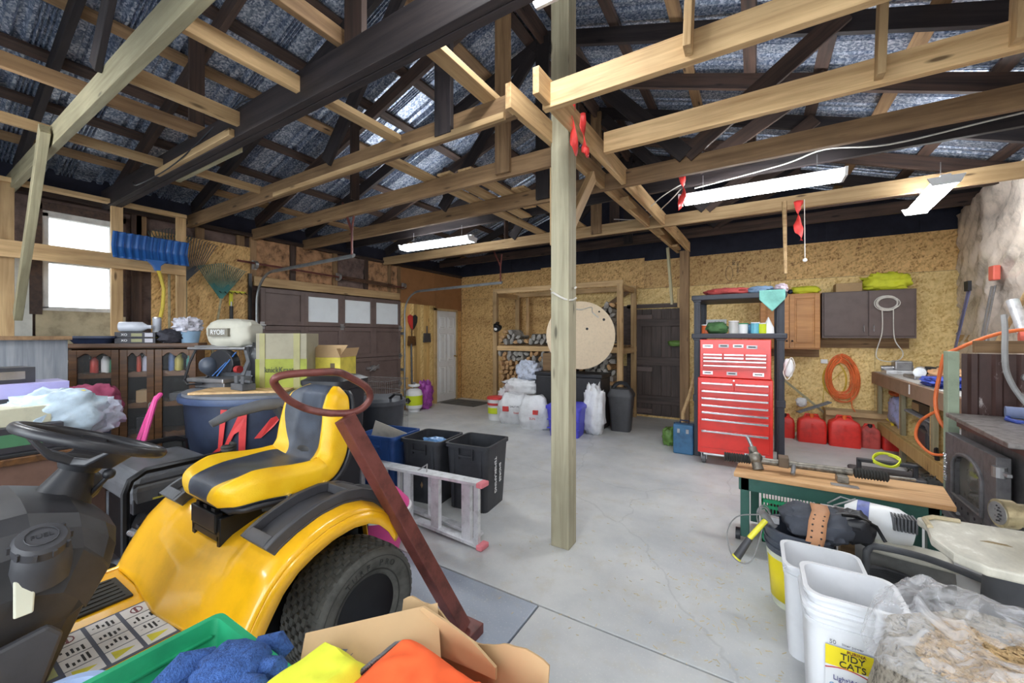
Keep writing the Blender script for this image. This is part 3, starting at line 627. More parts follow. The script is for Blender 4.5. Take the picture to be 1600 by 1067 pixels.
# big disc
dk = thing('spool_disc', 'large round cream plywood disc standing behind the centre post', 'disc', (-2.28, 5.72, .93))
DM = Matrix.Translation(V((-2.28, 5.72, 1.46))) @ Matrix.Rotation(.42, 4, 'Z') @ Matrix.Rotation(pi/2+.05, 4, 'X')
obj('disc', B().lathe([(.50, -.012), (.52, -.008), (.52, .008), (.50, .012)], seg=72, M=DM), P('disc_cream', srgb(226, 206, 176), .6, dirt=.06, ds=30), dk, smooth=True, world=True)
for (a, b_, r) in ((.35, .24, .02), (.28, .36, .014), (-.38, -.28, .014), (-.35, .3, .016), (-.3, .38, .018), (.1, .1, .02)):
    obj('hole', B().lathe([(r, .0125), (r*.5, .0135)], c=(a, b_, 0), seg=12, M=DM), INK, dk, world=True)
obj('hanging_cord', B().tube(cr([(-1.22, 2.52, 1.78), (-1.4, 3.2, 1.72), (-1.75, 4.4, 1.76), (-1.95, 5.3, 1.85), (-2.05, 5.62, 1.8), (-1.95, 5.6, 1.72)]), .009, 6), WHC, dk, world=True, smooth=True)
# black freezer box under disc
fz = thing('freezer', 'long black lidded box behind the disc, before the firewood', 'freezer', (-2.5, 6.1, 0))
obj('body', B().box(-3.12, 5.85, 0, -2.0, 6.3, .8), P('freezer_black', srgb(50, 50, 54), .45), fz, world=True, bevel=.015); obj('lid', B().box(-3.14, 5.84, .80, -1.98, 6.32, .86), BLK, fz, world=True, bevel=.012)
# bin
gc = thing('swing_bin', 'dark grey lidded rubbish bin beside the dark plank door', 'bin', (-1.76, 6.10, 0), .1)
def rrect(w_, d, z, r=.05, n=4):
    out = []
    for cx, cy, a0 in ((w_/2-r, d/2-r, 0), (-w_/2+r, d/2-r, pi/2), (-w_/2+r, -d/2+r, pi), (w_/2-r, -d/2+r, 3*pi/2)):
        for i in range(n+1): a = a0+pi/2*i/n; out.append(V((cx+cos(a)*r, cy+sin(a)*r, z)))
    return out
def tub(b, w0, d0, w1, d1, h, r=.05, th=.008, rim=.015, lip=.02):
    """open-topped tapering tub"""
    return b.rings([rrect(w0, d0, 0, r), rrect(w1, d1, h-lip, r), rrect(w1+rim*2, d1+rim*2, h-lip, r), rrect(w1+rim*2, d1+rim*2, h, r), rrect(w1-th*2, d1-th*2, h, r), rrect(w0-th*2, d0-th*2, .012, r)])
obj('body', B().rings([rrect(.28, .24, 0), rrect(.36, .3, .52), rrect(.36, .3, .53)]), DGRY, gc, smooth=True); obj('lid', B().rings([rrect(.38, .32, .52), rrect(.38, .32, .56), rrect(.30, .26, .64), rrect(.2, .2, .65)]), DGRY, gc, smooth=.5)
obj('swing_flap', B().tube(arc((0, 0, .60), .13, .3, pi-.3, 8, 'y'), .03, 6), BLK, gc)
# tote and sacks
tt = thing('storage_tote', 'bright violet-blue ribbed plastic tote partly behind the centre post', 'tote', (-2.36, 5.40, 0), .12)
b = B().rings([rrect(.42, .34, 0, .04), rrect(.50, .40, .38, .04), rrect(.50, .40, .40, .04)]); obj('tub', b, PUR, tt, smooth=.5)
obj('lid', B().rings([rrect(.54, .44, .40, .05), rrect(.54, .44, .44, .05), rrect(.44, .34, .47, .05)]), PUR, tt, smooth=.5)
for x in (-.15, 0, .15): obj('rib', B().prism([(x-.012, .02), (x+.012, .02), (x+.014, .37), (x-.014, .37)], -.205, -.17, 'y'), PUR, tt)
for z in (.12, .24): obj('rib', B().box(-.24, -.21, z, .24, -.17, z+.012), PUR, tt)
def sack(c, size, rz, label, seed, mat=BAGW, txt=None, group=None):
    t = thing('sack', label, 'bag', c, rz)
    b = B(); rs = []
    for j in range(13):
        v = j/12; wd = size[0]*(.90+.14*sin(v*pi)-.9*max(0, v-.62)); dp = size[1]*(sin(min(1, v*1.6+.45)*pi/2))*(1-max(0, v-.55)**1.2*2.0); ring = []
        for k in range(24):
            a = 2*pi*k/24; sg = lambda x: math.copysign(abs(x)**.6, x)
            q = V((sg(cos(a))*wd/2, sg(sin(a))*max(dp, .03)/2, v*size[2])); f = .06*wrinkle((q.x*7, q.y*7+seed, q.z*6), 1, seed)+.02*wrinkle((q.x*18, q.y*18+seed, q.z*16), 1, seed)
            q += V((cos(a)*f, sin(a)*f - (v*.12*size[2]), .02*sin(a*3+seed) if j == 12 else 0)); ring.append(q)
        rs.append(ring)
    obj('bag', b.rings(rs), mat, t, smooth=1.2)
    for (x, z, s_, tx, m_) in (txt or []):
        if tx == '#': obj('logo', B().box(x-s_, -size[1]/2-.052-.12*z, z-s_*.8, x+s_, -size[1]/2-.02-.12*z, z+s_*.8), m_, t)
        else: text(tx, s_, wmat(t) @ face((x, -size[1]/2-.055-.12*z, z), (1, -.0, 0), (0, -.15, 1)), m_, t)
    return t
SR = P('sack_red', srgb(200, 60, 58), .5)
sack((-3.42, 5.68, 0), (.46, .2, .5), .30, 'white feed sack with red block print, left of the pair', 2, txt=[(-.12, .26, .05, '#', SR), (.06, .30, .045, 'SALT MILL', INK), (.06, .2, .05, 'feed', SR)])
sack((-2.95, 5.52, 0), (.42, .2, .52), .2, 'white feed sack with a small red flag print beside the tote', 5, txt=[(.05, .28, .04, '#', SR), (0, .18, .05, 'SUN', SR)])
lump('white_sack', (-2.04, 5.66, 0), (.30, .26, .68), BAGW, 'tall crumpled white sack right of the centre post', 'bag', 3, .3, 4)
fs = lump('white_sack', (-3.45, 5.98, .42), (.62, .32, .28), BAGW, 'folded white sack on a carton behind the feed sacks', 'bag', 8, .34, 3.5)
lump('white_sack', (-3.35, 6.02, .70), (.42, .26, .3), P('bag_greyblue', srgb(196, 204, 222), .35, dirt=.4, ds=12, bmp=.6, bs=16), 'grey and white crumpled sack topmost of the pile', 'bag', 12, .35, 3.5)
lump('white_sack', (-3.8, 6.05, 0), (.3, .3, .5), BAGW, 'small printed white sack standing behind the red topped pail', 'bag', 14, .35, 4)
tag(obj('carton', B().box(-3.75, 5.86, 0, -3.15, 6.2, .42), CARD, bevel=.005), 'brown carton under the folded white sack', 'box')
pl = thing('pail', 'white pail with red lid and yellow label left of the sacks', 'pail', (-3.85, 5.75, 0))
obj('body', B().lathe([(.13, 0), (.15, .36), (.155, .36)], seg=20), WPL, pl, smooth=True); obj('lid', B().lathe([(.16, .36), (.16, .39), (.14, .40)], seg=20), P('lid_red', srgb(220, 70, 70), .4), pl, smooth=True)
obj('label', B().grid(8, 1, lambda u, v: V((.147*sin(-.7+1.4*u)+.004, -.149*cos(-.7+1.4*u), .12+.1*v))), LBLG, pl, solid=.002); obj('label', B().grid(8, 1, lambda u, v: V((.151*sin(-.8+1.6*u), -.153*cos(-.8+1.6*u), .26+.04*v))), SR, pl, solid=.002)
# ------------------------------------------------ black resin shelf around the red chest
CX, CY, CRZ = -.26, 5.48, -.0
us = thing('resin_shelving', 'black resin shelf unit standing around the red tool chest', 'shelf', (-.22, 5.62, 0))
for (x, y) in ((-.60, 5.30), (.24, 5.30), (-.60, 6.0), (.24, 6.0)):
    obj('leg', B().box(x-.035, y-.03, .0, x+.035, y+.03, 1.93).box(x-.02, y-.036, 0, x+.02, y-.03, 1.93), P('resin', srgb(50, 54, 64), .5), us, world=True, bevel=.008)
for z in (.68, 1.42, 1.88):
    if z != .68: obj('shelf_board', B().box(-.66, 5.25, z, .30, 6.05, z+.06), MT['resin'], us, world=True, bevel=.01)
    for (x, y) in ((-.60, 5.30), (.24, 5.30)): obj('joint', B().box(x-.045, y-.04, z-.02, x+.045, y+.04, z+.06), MT['resin'], us, world=True, bevel=.006)
tc = thing('tool_chest', 'tall red rolling tool chest with bright drawer pulls', 'tool chest', (-.22, 5.3, 0))
y0 = 4.98
obj('cabinet', B().box(-.56, y0, .13, .16, y0+.42, .98), RED, tc, world=True, bevel=.006); obj('top_box', B().box(-.54, y0+.03, .985, .145, y0+.40, 1.41), RED, tc, world=True, bevel=.006)
zz = [.20, .40, .53, .61, .69, .77, .85, .94]
for i in range(7):
    z0_, z1_ = zz[i], zz[i+1]-.006
    xs = ((-.53, -.20), (-.195, .13)) if i == 6 else ((-.53, .13),)
    for (a, b_) in xs:
        d = obj('drawer', B().box(a, y0-.014, z0_, b_, y0, z1_), RED, tc, world=True, bevel=.003)
        obj('pull', B().box(a+.01, y0-.034, z1_-.026, b_-.01, y0-.012, z1_-.004), CHR, d, world=True, bevel=.004)
obj('kick_panel', B().box(-.53, y0-.01, .14, .13, y0, .19), RED, tc, world=True)
for i, (z0_, z1_, n) in enumerate(((1.08, 1.13, 1), (1.135, 1.18, 1), (1.185, 1.255, 3))):
    for q in range(n):
        a = -.51+.62*q/n; b_ = -.51+.62*(q+1)/n-.004
        d = obj('drawer', B().box(a, y0+.016, z0_, b_, y0+.03, z1_), RED, tc, world=True, bevel=.002)
        obj('pull', B().box(a+.006, y0-.002, z1_-.022, b_-.006, y0+.018, z1_-.004), CHR, d, world=True, bevel=.003)
        if n == 3: obj('pull', B().box(a+.006, y0-.002, z0_+.01, b_-.006, y0+.018, z0_+.03), CHR, d, world=True, bevel=.003)
obj('brand_plate', B().box(-.1, y0-.016, .155, .09, y0-.010, .185), CHR, tc, world=True); text('MAXIMUM', .026, face((-.005, y0-.018, .17), (1, 0, 0), (0, 0, 1)), INK, tc)
for (x, z, m_) in ((-.46, 1.335, CHR), (-.3, 1.34, STL), (-.16, 1.34, WPL), (-.03, 1.33, STL), (-.46, 1.035, CHR), (-.22, 1.035, STL), (.03, 1.035, CHR)):
    obj('sticker', B().box(x-.05, y0+.024, z-.018, x+.05, y0+.03, z+.018), m_, tc, world=True)
    obj('sticker_print', B().box(x-.035, y0+.022, z-.006, x+.035, y0+.024, z+.006), INK, tc, world=True)
obj('keyhole', B().cyl((-.2, y0-.004, .96), (-.2, y0+.002, .96), .01), CHR, tc, world=True)
for (x, y) in ((-.5, y0+.06), (.1, y0+.06), (-.5, y0+.36), (.1, y0+.36)):
    cs = obj('caster', B().lathe([(.02, -.018), (.055, -.018), (.055, .018), (.02, .018)], seg=18, M=Matrix.Translation(V((x, y, .056))) @ Matrix.Rotation(pi/2, 4, 'Y')), GRYP, tc, world=True, smooth=True)
    obj('fork', B().box(x-.03, y-.03, .05, x-.022, y+.02, .13).box(x+.022, y-.03, .05, x+.03, y+.02, .13).box(x-.04, y-.04, .12, x+.04, y+.04, .13), STL, cs, world=True)
# things on the shelf behind the chest
sh_items = [('jar', -.52, .05, .10, P('orange_jar', srgb(226, 110, 60), .4), 'orange pot at the left end of the black shelf'), ('jar', .0, .045, .12, P('cyan_jar', srgb(110, 190, 214), .3), 'pale blue tub in the middle of the black shelf'), ('jar', .07, .04, .11, LBLG, 'lime yellow tub on the black shelf'), ('jar', -.12, .05, .11, WPL, 'white tub with green lid on the black shelf'), ('jar', -.22, .055, .14, GLC, 'clear tub near the middle of the black shelf')]
for n_, x, r, h, m_, l in sh_items: can(n_, (x, 5.45, 1.48), r, h, m_, WPL if m_ != WPL else GRN, l, 'tub')
lump('green_bundle', (-.40, 5.42, 1.48), (.22, .18, .13), P('moss', srgb(70, 110, 66), .8, dirt=.4), 'dark green bundle of cord on the black shelf', 'cord', 4, .3)
lump('blue_bag', (.02, 5.75, 1.48), (.3, .2, .12), P('sky_blue', srgb(96, 160, 206), .5), 'blue plastic bag behind tubs on the black shelf', 'bag', 5, .3)
t = thing('sign_card', 'white card with faint dark print at the left of the black shelf', 'card', (-.42, 5.9, 1.48)); obj('card', B().box(-.14, 0, 0, .1, .02, .19), WPL, t); text('workshop', .05, face((-.44, 5.898, 1.63), (1, 0, 0), (0, 0, 1)), INK, t)
tag(obj('dispenser', B().lathe([(.06, 0), (.055, .07), (.012, .17), (.004, .19)], c=(.13, 5.5, 1.48), seg=14), WPL, smooth=True), 'white cone nozzle bottle at the right of the black shelf', 'bottle')
lump('folded_cloth', (-.28, 5.6, 1.94), (.5, .34, .10), REDK, 'faded red folded cloth on top of the black shelf unit', 'cloth', 6, .22)
lump('cloth', (.05, 5.6, 1.94), (.26, .34, .10), P('blue_grey_cloth', srgb(120, 146, 176), .85, dirt=.3), 'blue grey cloth beside red one on top shelf', 'cloth', 9, .25)
tl = B().grid(16, 14, lambda u, v: V((.04+.24*u, 5.235-.01*wrinkle((u*3, v*2, 1), 1), 1.96-.21*v*(1-abs(u-.5)*1.3)-.03*v))); tag(obj('towel', tl, TEAL, smooth=True, solid=.006), 'mint green rag hanging over the front edge of the top shelf', 'rag')
lump('white_rag', (.25, 5.42, 1.94), (.12, .3, .09), P('lilac_rag', srgb(214, 196, 208), .8), 'pale pink rag on the right corner of the top shelf', 'rag', 2, .3)
# side of the shelf: hanging white charger
lump('charger', (.31, 5.28, 1.0), (.09, .12, .2), WPL, 'white plug-in charger on the right side of the black unit', 'charger', 3, .1)
obj_c = tag(obj('looped_cord', B().tube(cr([(.3, 5.2, 1.15), (.33, 5.18, 1.22), (.36, 5.2, 1.12), (.3, 5.2, .98), (.26, 5.2, 1.06), (.3, 5.2, 1.15)]), .006, 6), WHC, smooth=True), 'white looped cord by the charger on black unit', 'cord')
# blue case, leaning branch
bc = thing('tool_case', 'worn blue hard tool case on the floor left of the red chest', 'case', (-.76, 5.33, 0))
obj('shell', B().box(-.87, 5.24, 0, -.64, 5.42, .36), P('case_blue', srgb(58, 108, 148), .45, dirt=.25), bc, world=True, bevel=.015); obj('seam', B().box(-.875, 5.32, .0, -.635, 5.335, .365), NAVY, bc, world=True); obj('handle', B().tube([(-.8, 5.33, .36), (-.8, 5.33, .40), (-.7, 5.33, .40), (-.7, 5.33, .36)], .01, 6), NAVY, bc, world=True)
obj('latch', B().box(-.82, 5.228, .26, -.79, 5.24, .31), STL, bc, world=True); obj('latch', B().box(-.72, 5.228, .26, -.69, 5.24, .31), STL, bc, world=True)
tag(obj('walking_stick', B().tube([(-.80, 5.55, .0), (-.80, 5.56, .45), (-.72, 5.58, .7), (-.66, 5.6, .98)], [.026, .024, .024, .022], 8), WN, smooth=True), 'bent pale stick leaning between blue case and red chest', 'stick')
lump('green_hose', (-.98, 5.62, 0), (.16, .2, .22), P('hose_green', srgb(96, 132, 60), .5, dirt=.4), 'small green hose bundle on the floor by the blue case', 'hose', 3, .3)
lump('green_glove', (-1.16, 7.235, 1.28), (.22, .1, .09), P('hose_green', srgb(96, 132, 60), .5), 'green glove hooked on the dark plank door', 'glove', 5, .3, floor=False)
# ------------------------------------------------ wall cabinets
oc = thing('wall_cabinet', 'honey oak wall cabinet with raised panel doors', 'cabinet', (.42, 7.2, 1.26))
obj('carcass', B().box(.06, 7.02, 1.26, .78, YB-.01, 2.06), WOAK, oc, world=True, bevel=.003)
def rdoor(b, x0, x1, z0, z1, y, fw=.06, mat=WOAK, par=None, kx=None):
    f = B().box(x0, y-.02, z0, x0+fw, y, z1).box(x1-fw, y-.02, z0, x1, y, z1).box(x0+fw, y-.02, z0, x1-fw, y, z0+fw).box(x0+fw, y-.02, z1-fw, x1-fw, y, z1)
    d = obj('door', f, mat, par, world=True, bevel=.003)
    obj('raised_panel', B().box(x0+fw, y-.008, z0+fw, x1-fw, y, z1-fw).prism([(x0+fw+.02, z0+fw+.02), (x1-fw-.02, z0+fw+.02), (x1-fw-.02, z1-fw-.02), (x0+fw+.02, z1-fw-.02)], y-.016, y-.008, 'y'), mat, d, world=True, bevel=.004)
    if kx: obj('knob', B().cyl((kx, y-.02, z0+.1), (kx, y-.032, z0+.1), .006).sphere((kx, y-.04, z0+.1), .013), BLKM, d, world=True, smooth=True)
rdoor(None, .07, .418, 1.28, 2.05, 7.02, par=oc, kx=.39); rdoor(None, .425, .775, 1.28, 2.05, 7.02, par=oc, kx=.455)
c2 = thing('wall_cabinet', 'plain dark brown double-door wall cabinet right of the oak one', 'cabinet', (1.27, 7.2, 1.43))
obj('carcass', B().box(.80, 7.03, 1.42, 1.76, YB-.01, 2.06), CAB, c2, world=True, bevel=.003)
for (a, b_, h) in ((.82, 1.285, 1.24), (1.295, 1.74, 1.34)):
    d = obj('door', B().box(a, 7.01, 1.45, b_, 7.03, 2.05), CAB, c2, world=True, bevel=.004); obj('handle', B().tube([(h, 7.01, 1.5), (h, 6.98, 1.51), (h, 6.98, 1.59), (h, 7.01, 1.6)], .006, 6), CHR, d, world=True)
obj('wall_rail', B().box(.78, 7.32, 1.28, 1.76, YB-.005, 1.41), WO, c2, world=True)
obj('wall_rail', B().box(.06, 7.32, 1.14, .80, YB-.005, 1.25), WO, c2, world=True)
cl = B().tube([(1.47+(.105+.012*sin(a*.37))*cos(a)+.01*sin(a*.21), 6.985-.012*sin(a*.31), 1.88+(.085+.015*cos(a*.29))*sin(a)) for a in [q*.3 for q in range(150)]], .005, 6)
tag(obj('coiled_cable', cl.tube(cr([(1.42, 6.98, 1.82), (1.42, 6.98, 1.5), (1.36, 6.98, 1.2), (1.45, 6.98, 1.12), (1.58, 6.98, 1.14), (1.62, 6.98, 1.24), (1.54, 6.98, 1.42), (1.53, 6.98, 1.80)]), .006, 6), WHC, smooth=True), 'coiled pale cable hanging on dark brown cabinet door', 'cable')
tag(obj('carton', B().box(.96, 7.08, 2.06, 1.24, 7.3, 2.18), CARD, bevel=.003), 'small brown carton on top of the dark brown cabinet', 'box')
lump('hivis_vest', (1.5, 7.18, 2.06), (.42, .22, .22), HIV, 'bright yellow bag of rope on top of the dark brown cabinet', 'bag', 3, .34, 4)
lump('hivis_gloves', (.62, 7.16, 2.06), (.32, .2, .11), HIV, 'yellow green cloth on top of the oak cabinet', 'cloth', 5, .25); tag(obj('head_torch', B().sphere((.44, 7.12, 2.1), .035), NAVY, smooth=True), 'small dark round torch on the oak cabinet top', 'torch')
# orange extension cord hanks
pts = []
for q in range(560):
    a = q*.16; lp = int(a/6.2832); k_ = .70+.38*((lp*7) % 13)/13+.03*sin(q*.31); dr_ = .02*sin(lp*2.3)
    pts.append((1.06+dr_+.175*k_*sin(a), 7.325-.035*((lp*5) % 13)/13-.004*sin(q*.7), .87-.03*((lp*3) % 7)/7+.32*k_*cos(a)-.02*abs(sin(a))))
pts += [(1.15, 7.26, .6), (1.16, 7.25, .45), (1.22, 7.24, .34)]
tag(obj('extension_cord', B().tube(pts, .0075, 6), ORC, smooth=True), 'thick hank of orange extension cord hung on the rear wall', 'cord')
pts = [(.98+.13*sin(a)*(1+.06*sin(a*.7)), 7.335, .82+.24*cos(a)) for a in [q*.25 for q in range(80)]]+[(.86, 7.33, .7), (.84, 7.33, .4)]
tag(obj('thin_cord', B().tube(pts, .005, 5), P('cord_yellow', srgb(214, 182, 60), .5), smooth=True), 'thinner yellow cord coiled inside the orange one', 'cord')
tag(obj('wall_socket', B().box(.82, 7.325, 1.05, .9, YB-.002, 1.11), WPL, bevel=.004), 'small white label plate on the wall left of orange cord', 'plate')
# gas cans
def gascan(c, s, rz, label, sp='orange', kind=0):
    t = thing('fuel_can', label, 'fuel can', c, rz); w_, d, h = s
    b = B().rings([rrect(w_*.96, d*.96, 0, .03), rrect(w_, d, .02, .035), rrect(w_, d, h*.62, .035), rrect(w_*.92, d*.85, h*.78, .03), rrect(w_*.4, d*.5, h*.92, .02), rrect(w_*.35, d*.4, h*.93, .015)]); obj('tank', b, REDC if kind != 2 else P('fuel_dusty', srgb(190, 78, 72), .6, dirt=.35), t, smooth=.9)
    obj('handle', B().tube([(-w_*.32, 0, h*.72), (-w_*.2, 0, h*.98), (w_*.2, 0, h*.98), (w_*.32, 0, h*.72)], .014, 6), REDC, t, smooth=True)
    if kind == 1:
        obj('spout', B().tube([(w_*.15, 0, h*.9), (w_*.15, -.01, h*1.05), (w_*.0, -.02, h*1.5), (-w_*.25, -.03, h*1.62)], [.024, .02, .014, .008], 8), P('spout_yellow', srgb(232, 206, 60), .4), t, smooth=True)
    obj('cap', B().cyl((0, -d*.2, h*.86), (0, -d*.2, h*1.02), .024, seg=12), P('cap_orange', srgb(232, 110, 50), .4) if kind == 0 else BLK, t, smooth=True)
    obj('flute', B().prism([(-.02, .04), (.02, .04), (.012, h*.7), (-.012, h*.7)], -d/2-.006, -d/2+.004, 'y'), REDC if kind != 2 else MT['fuel_dusty'], t)
gascan((.36, 6.96, 0), (.24, .2, .33), 0, 'leftmost red fuel can, small and dusty', kind=3)
gascan((.66, 6.82, 0), (.32, .22, .38), 0, 'second red fuel can from the left, wide')
gascan((1.0, 6.78, 0), (.33, .23, .40), 0, 'largest bright red fuel can with orange cap')
gascan((1.27, 6.86, 0), (.20, .2, .30), 0, 'small dusty fuel can second from the right', kind=2)
gascan((1.48, 6.86, 0), (.19, .2, .24), 0, 'rightmost fuel can with raised yellow spout', kind=1)
cb_ = thing('carton', 'low open brown carton behind the fuel cans', 'box', (1.2, 7.14, 0))
obj('walls', B().box(.84, 7.02, 0, 1.66, 7.03, .42).box(.84, 7.27, 0, 1.66, 7.28, .42).box(.84, 7.03, 0, .85, 7.27, .42).box(1.65, 7.03, 0, 1.66, 7.27, .42).box(.85, 7.03, 0, 1.65, 7.27, .01), CARD, cb_, world=True)
obj('flap', B().prism([(6.98, .36), (7.03, .42), (7.03, .415), (6.985, .35)], .84, 1.66, 'x'), CARD, cb_, world=True)
tag(timber('leaning_lath', (.25, 7.28, .9), (.9, 7.2, .3), .02, .03, WG), 'grey thin lath leaning behind the fuel cans', 'lath')
tag(timber('leaning_board', (.52, 6.98, .36), (.9, 7.12, .52), .1, .015, WWAL2), 'short grey green board resting behind fuel cans', 'board')
lump('white_rosette', (.58, 7.2, .42), (.12, .06, .12), WPL, 'small white rosette behind the second fuel can', 'ornament', 2, .3, floor=False)
# ceiling bits near the lamps
for (x, y, l, n_) in ((.26, 4.95, .55, 'pale round stick hanging from the rear tie'),):
    tag(obj('hanging_stick', B().tube([(x, y+.085, 2.86), (x+.01, y+.06, 2.1)], [.022, .014], 8), WN, smooth=True), n_, 'stick')
t = thing('pull_cord', 'white pull cord with small knob hanging by red flagging tape', 'cord', (.43, 5.03, 2.2)); obj('string', B().cyl((.43, 5.035, 2.85), (.43, 4.98, 2.24), .004, seg=5), WHC, t, world=True); obj('knob', B().sphere((.43, 4.98, 2.22), .02), WPL, t, world=True, smooth=True)
def ribbon(pts, w_, label):
    b = B(); n = len(pts)
    def fn(u, v):
        i = min(int(u*(n-1)), n-2); f = u*(n-1)-i; p = V(pts[i]).lerp(V(pts[i+1]), f); return p+V((w_*(v-.5)*cos(u*5), w_*(v-.5)*sin(u*5), .01*sin(u*20+v*3)))
    return tag(obj('flagging_tape', b.grid(24, 3, fn), TAPE, smooth=True, solid=.001), label, 'tape')
ribbon([(.38, 5.03, 2.84), (.37, 5.0, 2.6), (.40, 4.99, 2.42)], .08, 'red flagging tape hanging from the tie near the pull cord')
ribbon([(-.57, 3.9, 2.92), (-.56, 3.92, 2.75), (-.6, 3.9, 2.6)], .06, 'red flagging tape at left end of the long light')
ribbon([(-1.02, 2.40, 3.02), (-1.0, 2.38, 2.85), (-.985, 2.36, 2.7), (-.98, 2.38, 2.6)], .05, 'red flagging tape with a loose tail on post head')
ribbon([(-.985, 2.5, 2.93), (-.97, 2.5, 2.72), (-.95, 2.5, 2.63)], .05, 'second shorter red tape tail right of the post head')
# wires along the roof
def wire(pts, m_, label, r=.005): return tag(obj('roof_cable', B().tube(cr(pts), r, 5), m_, smooth=True), label, 'cable')
wire([(-.5, 4.2, 2.88), (.2, 4.2, 2.95), (.5, 4.22, 3.02), (.9, 4.22, 2.96), (1.5, 4.22, 3.0), (2.3, 4.22, 3.05)], WHC, 'pale cable drooping along the dark tie at right', .007)
wire([(-5.0, 1.32, 2.9), (-4.4, 1.2, 2.72), (-3.8, 1.25, 2.78), (-3.2, 1.33, 3.0), (-3.0, 1.4, 3.1), (-2.8, 1.45, 3.0)], BLK, 'thin black cable looping below roof at upper left', .005)
wire([(-1.0, 4.4, 2.8), (-.8, 4.3, 2.9), (-.6, 4.25, 2.95), (-1.1, 5.0, 2.9), (-1.6, 5.2, 3.0)], WHC, 'pale cable beyond the centre post at the ceiling', .006)
# print on the OSB
t = thing('stamp_print', 'faint black stamp print on the upper wall sheet', 'print', (-.33, YB-.012, 2.5))
obj('stamp_ring', B().tube([(-.36+.05*cos(a), YB-.008, 2.47+.12*sin(a)) for a in [q*.35 for q in range(18)]], .003, 4, closed=True), INK, t, world=True)
text('108', .06, face((-.30, YB-.008, 2.64), (0, 0, -1), (1, 0, 0)), INK, t); text('OSB PANEL', .04, face((-.24, YB-.008, 2.55), (0, 0, -1), (1, 0, 0)), INK, t)
# ================================================ GARDEN TRACTOR
MX, MY = -1.95, 1.10
mw = thing('lawn_tractor', 'yellow and black garden tractor with a black and yellow seat', 'lawn tractor', (MX, MY, 0))
def LP(x, y, z): return V((x, y, z))          # local to the tractor: +x towards the open floor, -y its front
# fender arc: (y, z) along the deck from the footwell to the tail
PROF = [(-.50, .40), (-.485, .44), (-.455, .50), (-.42, .56), (-.38, .62), (-.32, .675), (-.25, .71), (-.16, .74), (-.06, .75), (.03, .735), (.10, .70), (.16, .64), (.20, .575)]
def prof(s):
    s = max(0, min(.9999, s))*(len(PROF)-1); i = int(s); f = s-i
    a, b_ = PROF[i], PROF[i+1]; return a[0]+(b_[0]-a[0])*f, a[1]+(b_[1]-a[1])*f
def deck(x, s, h=0):
    y, z = prof(s); y2, z2 = prof(min(1, s+.02)); y1, z1 = prof(max(0, s-.02)); t = V((y2-y1, z2-z1)).normalized(); nn = V((-t.y, t.x))
    mid = max(0, 1-abs(x)/.30); z -= .07*mid**.6*min(1, s*2) if mid > 0 else 0
    y -= .03*mid if s < .3 else 0
    edge = max(0, abs(x)-.46)/.09; z -= .03*edge**2
    return LP(x, y+nn.x*h, z+nn.y*h)
b = B().grid(44, 40, lambda u, v: deck(-.55+1.10*u, v)); obj('rear_body', b, YEL, mw, smooth=1.0, solid=.006)
for sd in (-1, 1):
    b = B()
    def sk(u, v, sd=sd):
        y, z = prof(u); y2, z2 = prof(min(1, u+.02)); y1, z1 = prof(max(0, u-.02)); t = V((y2-y1, z2-z1)).normalized()
        return LP(sd*(.552+.004*v), y+t.y*.05*v, z-.03-t.x*.05*v)
    obj('fender_lip', b.grid(40, 2, sk), YEL, mw, smooth=1.0, solid=.006)
obj('underbody', B().box(-.27, -.40, .18, .27, .18, .50).box(-.27, .2, .3, .27, .24, .52), BLKM, mw)
obj('tail_panel', B().grid(16, 4, lambda u, v: LP(-.30+.60*u, .20+.03*v, .55-.22*v)), YEL, mw, smooth=True, solid=.006)
# foot deck
fd = B().box(-.52, -1.05, .36, .50, -.49, .395); obj('foot_deck', fd, YEL, mw, bevel=.012)
obj('deck_edge', B().tube([(.50, -1.0, .385), (.51, -.52, .385), (.53, -.47, .42)], .016, 8).tube([(-.52, -1.0, .385), (-.52, -.5, .39), (-.53, -.46, .43)], .016, 8), YEL, mw, smooth=True, kind='stuff')
obj('rubber_mat', B().box(-.42, -.9, .395, -.20, -.53, .405), RUB, mw, bevel=.003)
for q in range(6): obj('mat_ridge', B().box(-.41+q*.035, -.88, .405, -.395+q*.035, -.55, .409), RUB, mw)
# safety decal with its rows of pictures
dc = obj('safety_decal', B().box(-.12, -1.0, .396, .20, -.51, .3985), P('decal_dark', srgb(82, 86, 100), .5, dirt=.05), mw)
for r in range(5):
    for c in range(4):
        x0, y0_ = -.11+.076*c, -.595-.09*r
        if r >= 3 and c in (1, 3): continue
        obj('decal_cell', B().box(x0, y0_, .3985, x0+.07, y0_+.078, .3995), P('decal_white', srgb(214, 212, 210), .5, dirt=.03) if r < 3 or c == 0 else P('decal_green', srgb(170, 178, 120), .5), dc)
        g = B(); q = rnd.randrange(3)
        if c == 3: g.prism([(x0+.01, y0_+.012), (x0+.06, y0_+.012), (x0+.035, y0_+.065)], .3995, .4002, 'z'); mm = P('decal_yellow', srgb(214, 206, 60), .5)
        elif q == 0: g.tube([(x0+.035+.022*cos(a), y0_+.04+.016*sin(a), .3999) for a in [k*.63 for k in range(10)]], .0022, 4, closed=True); g.box(x0+.015, y0_+.035, .3995, x0+.055, y0_+.042, .4002); mm = P('decal_maroon', srgb(120, 60, 66), .5)
        else:
            for k in range(5): g.box(x0+.01+rnd.random()*.03, y0_+.01+k*.012, .3995, x0+.035+rnd.random()*.03, y0_+.016+k*.012, .4002)
            mm = INK
        obj('pictogram', g, mm, dc)
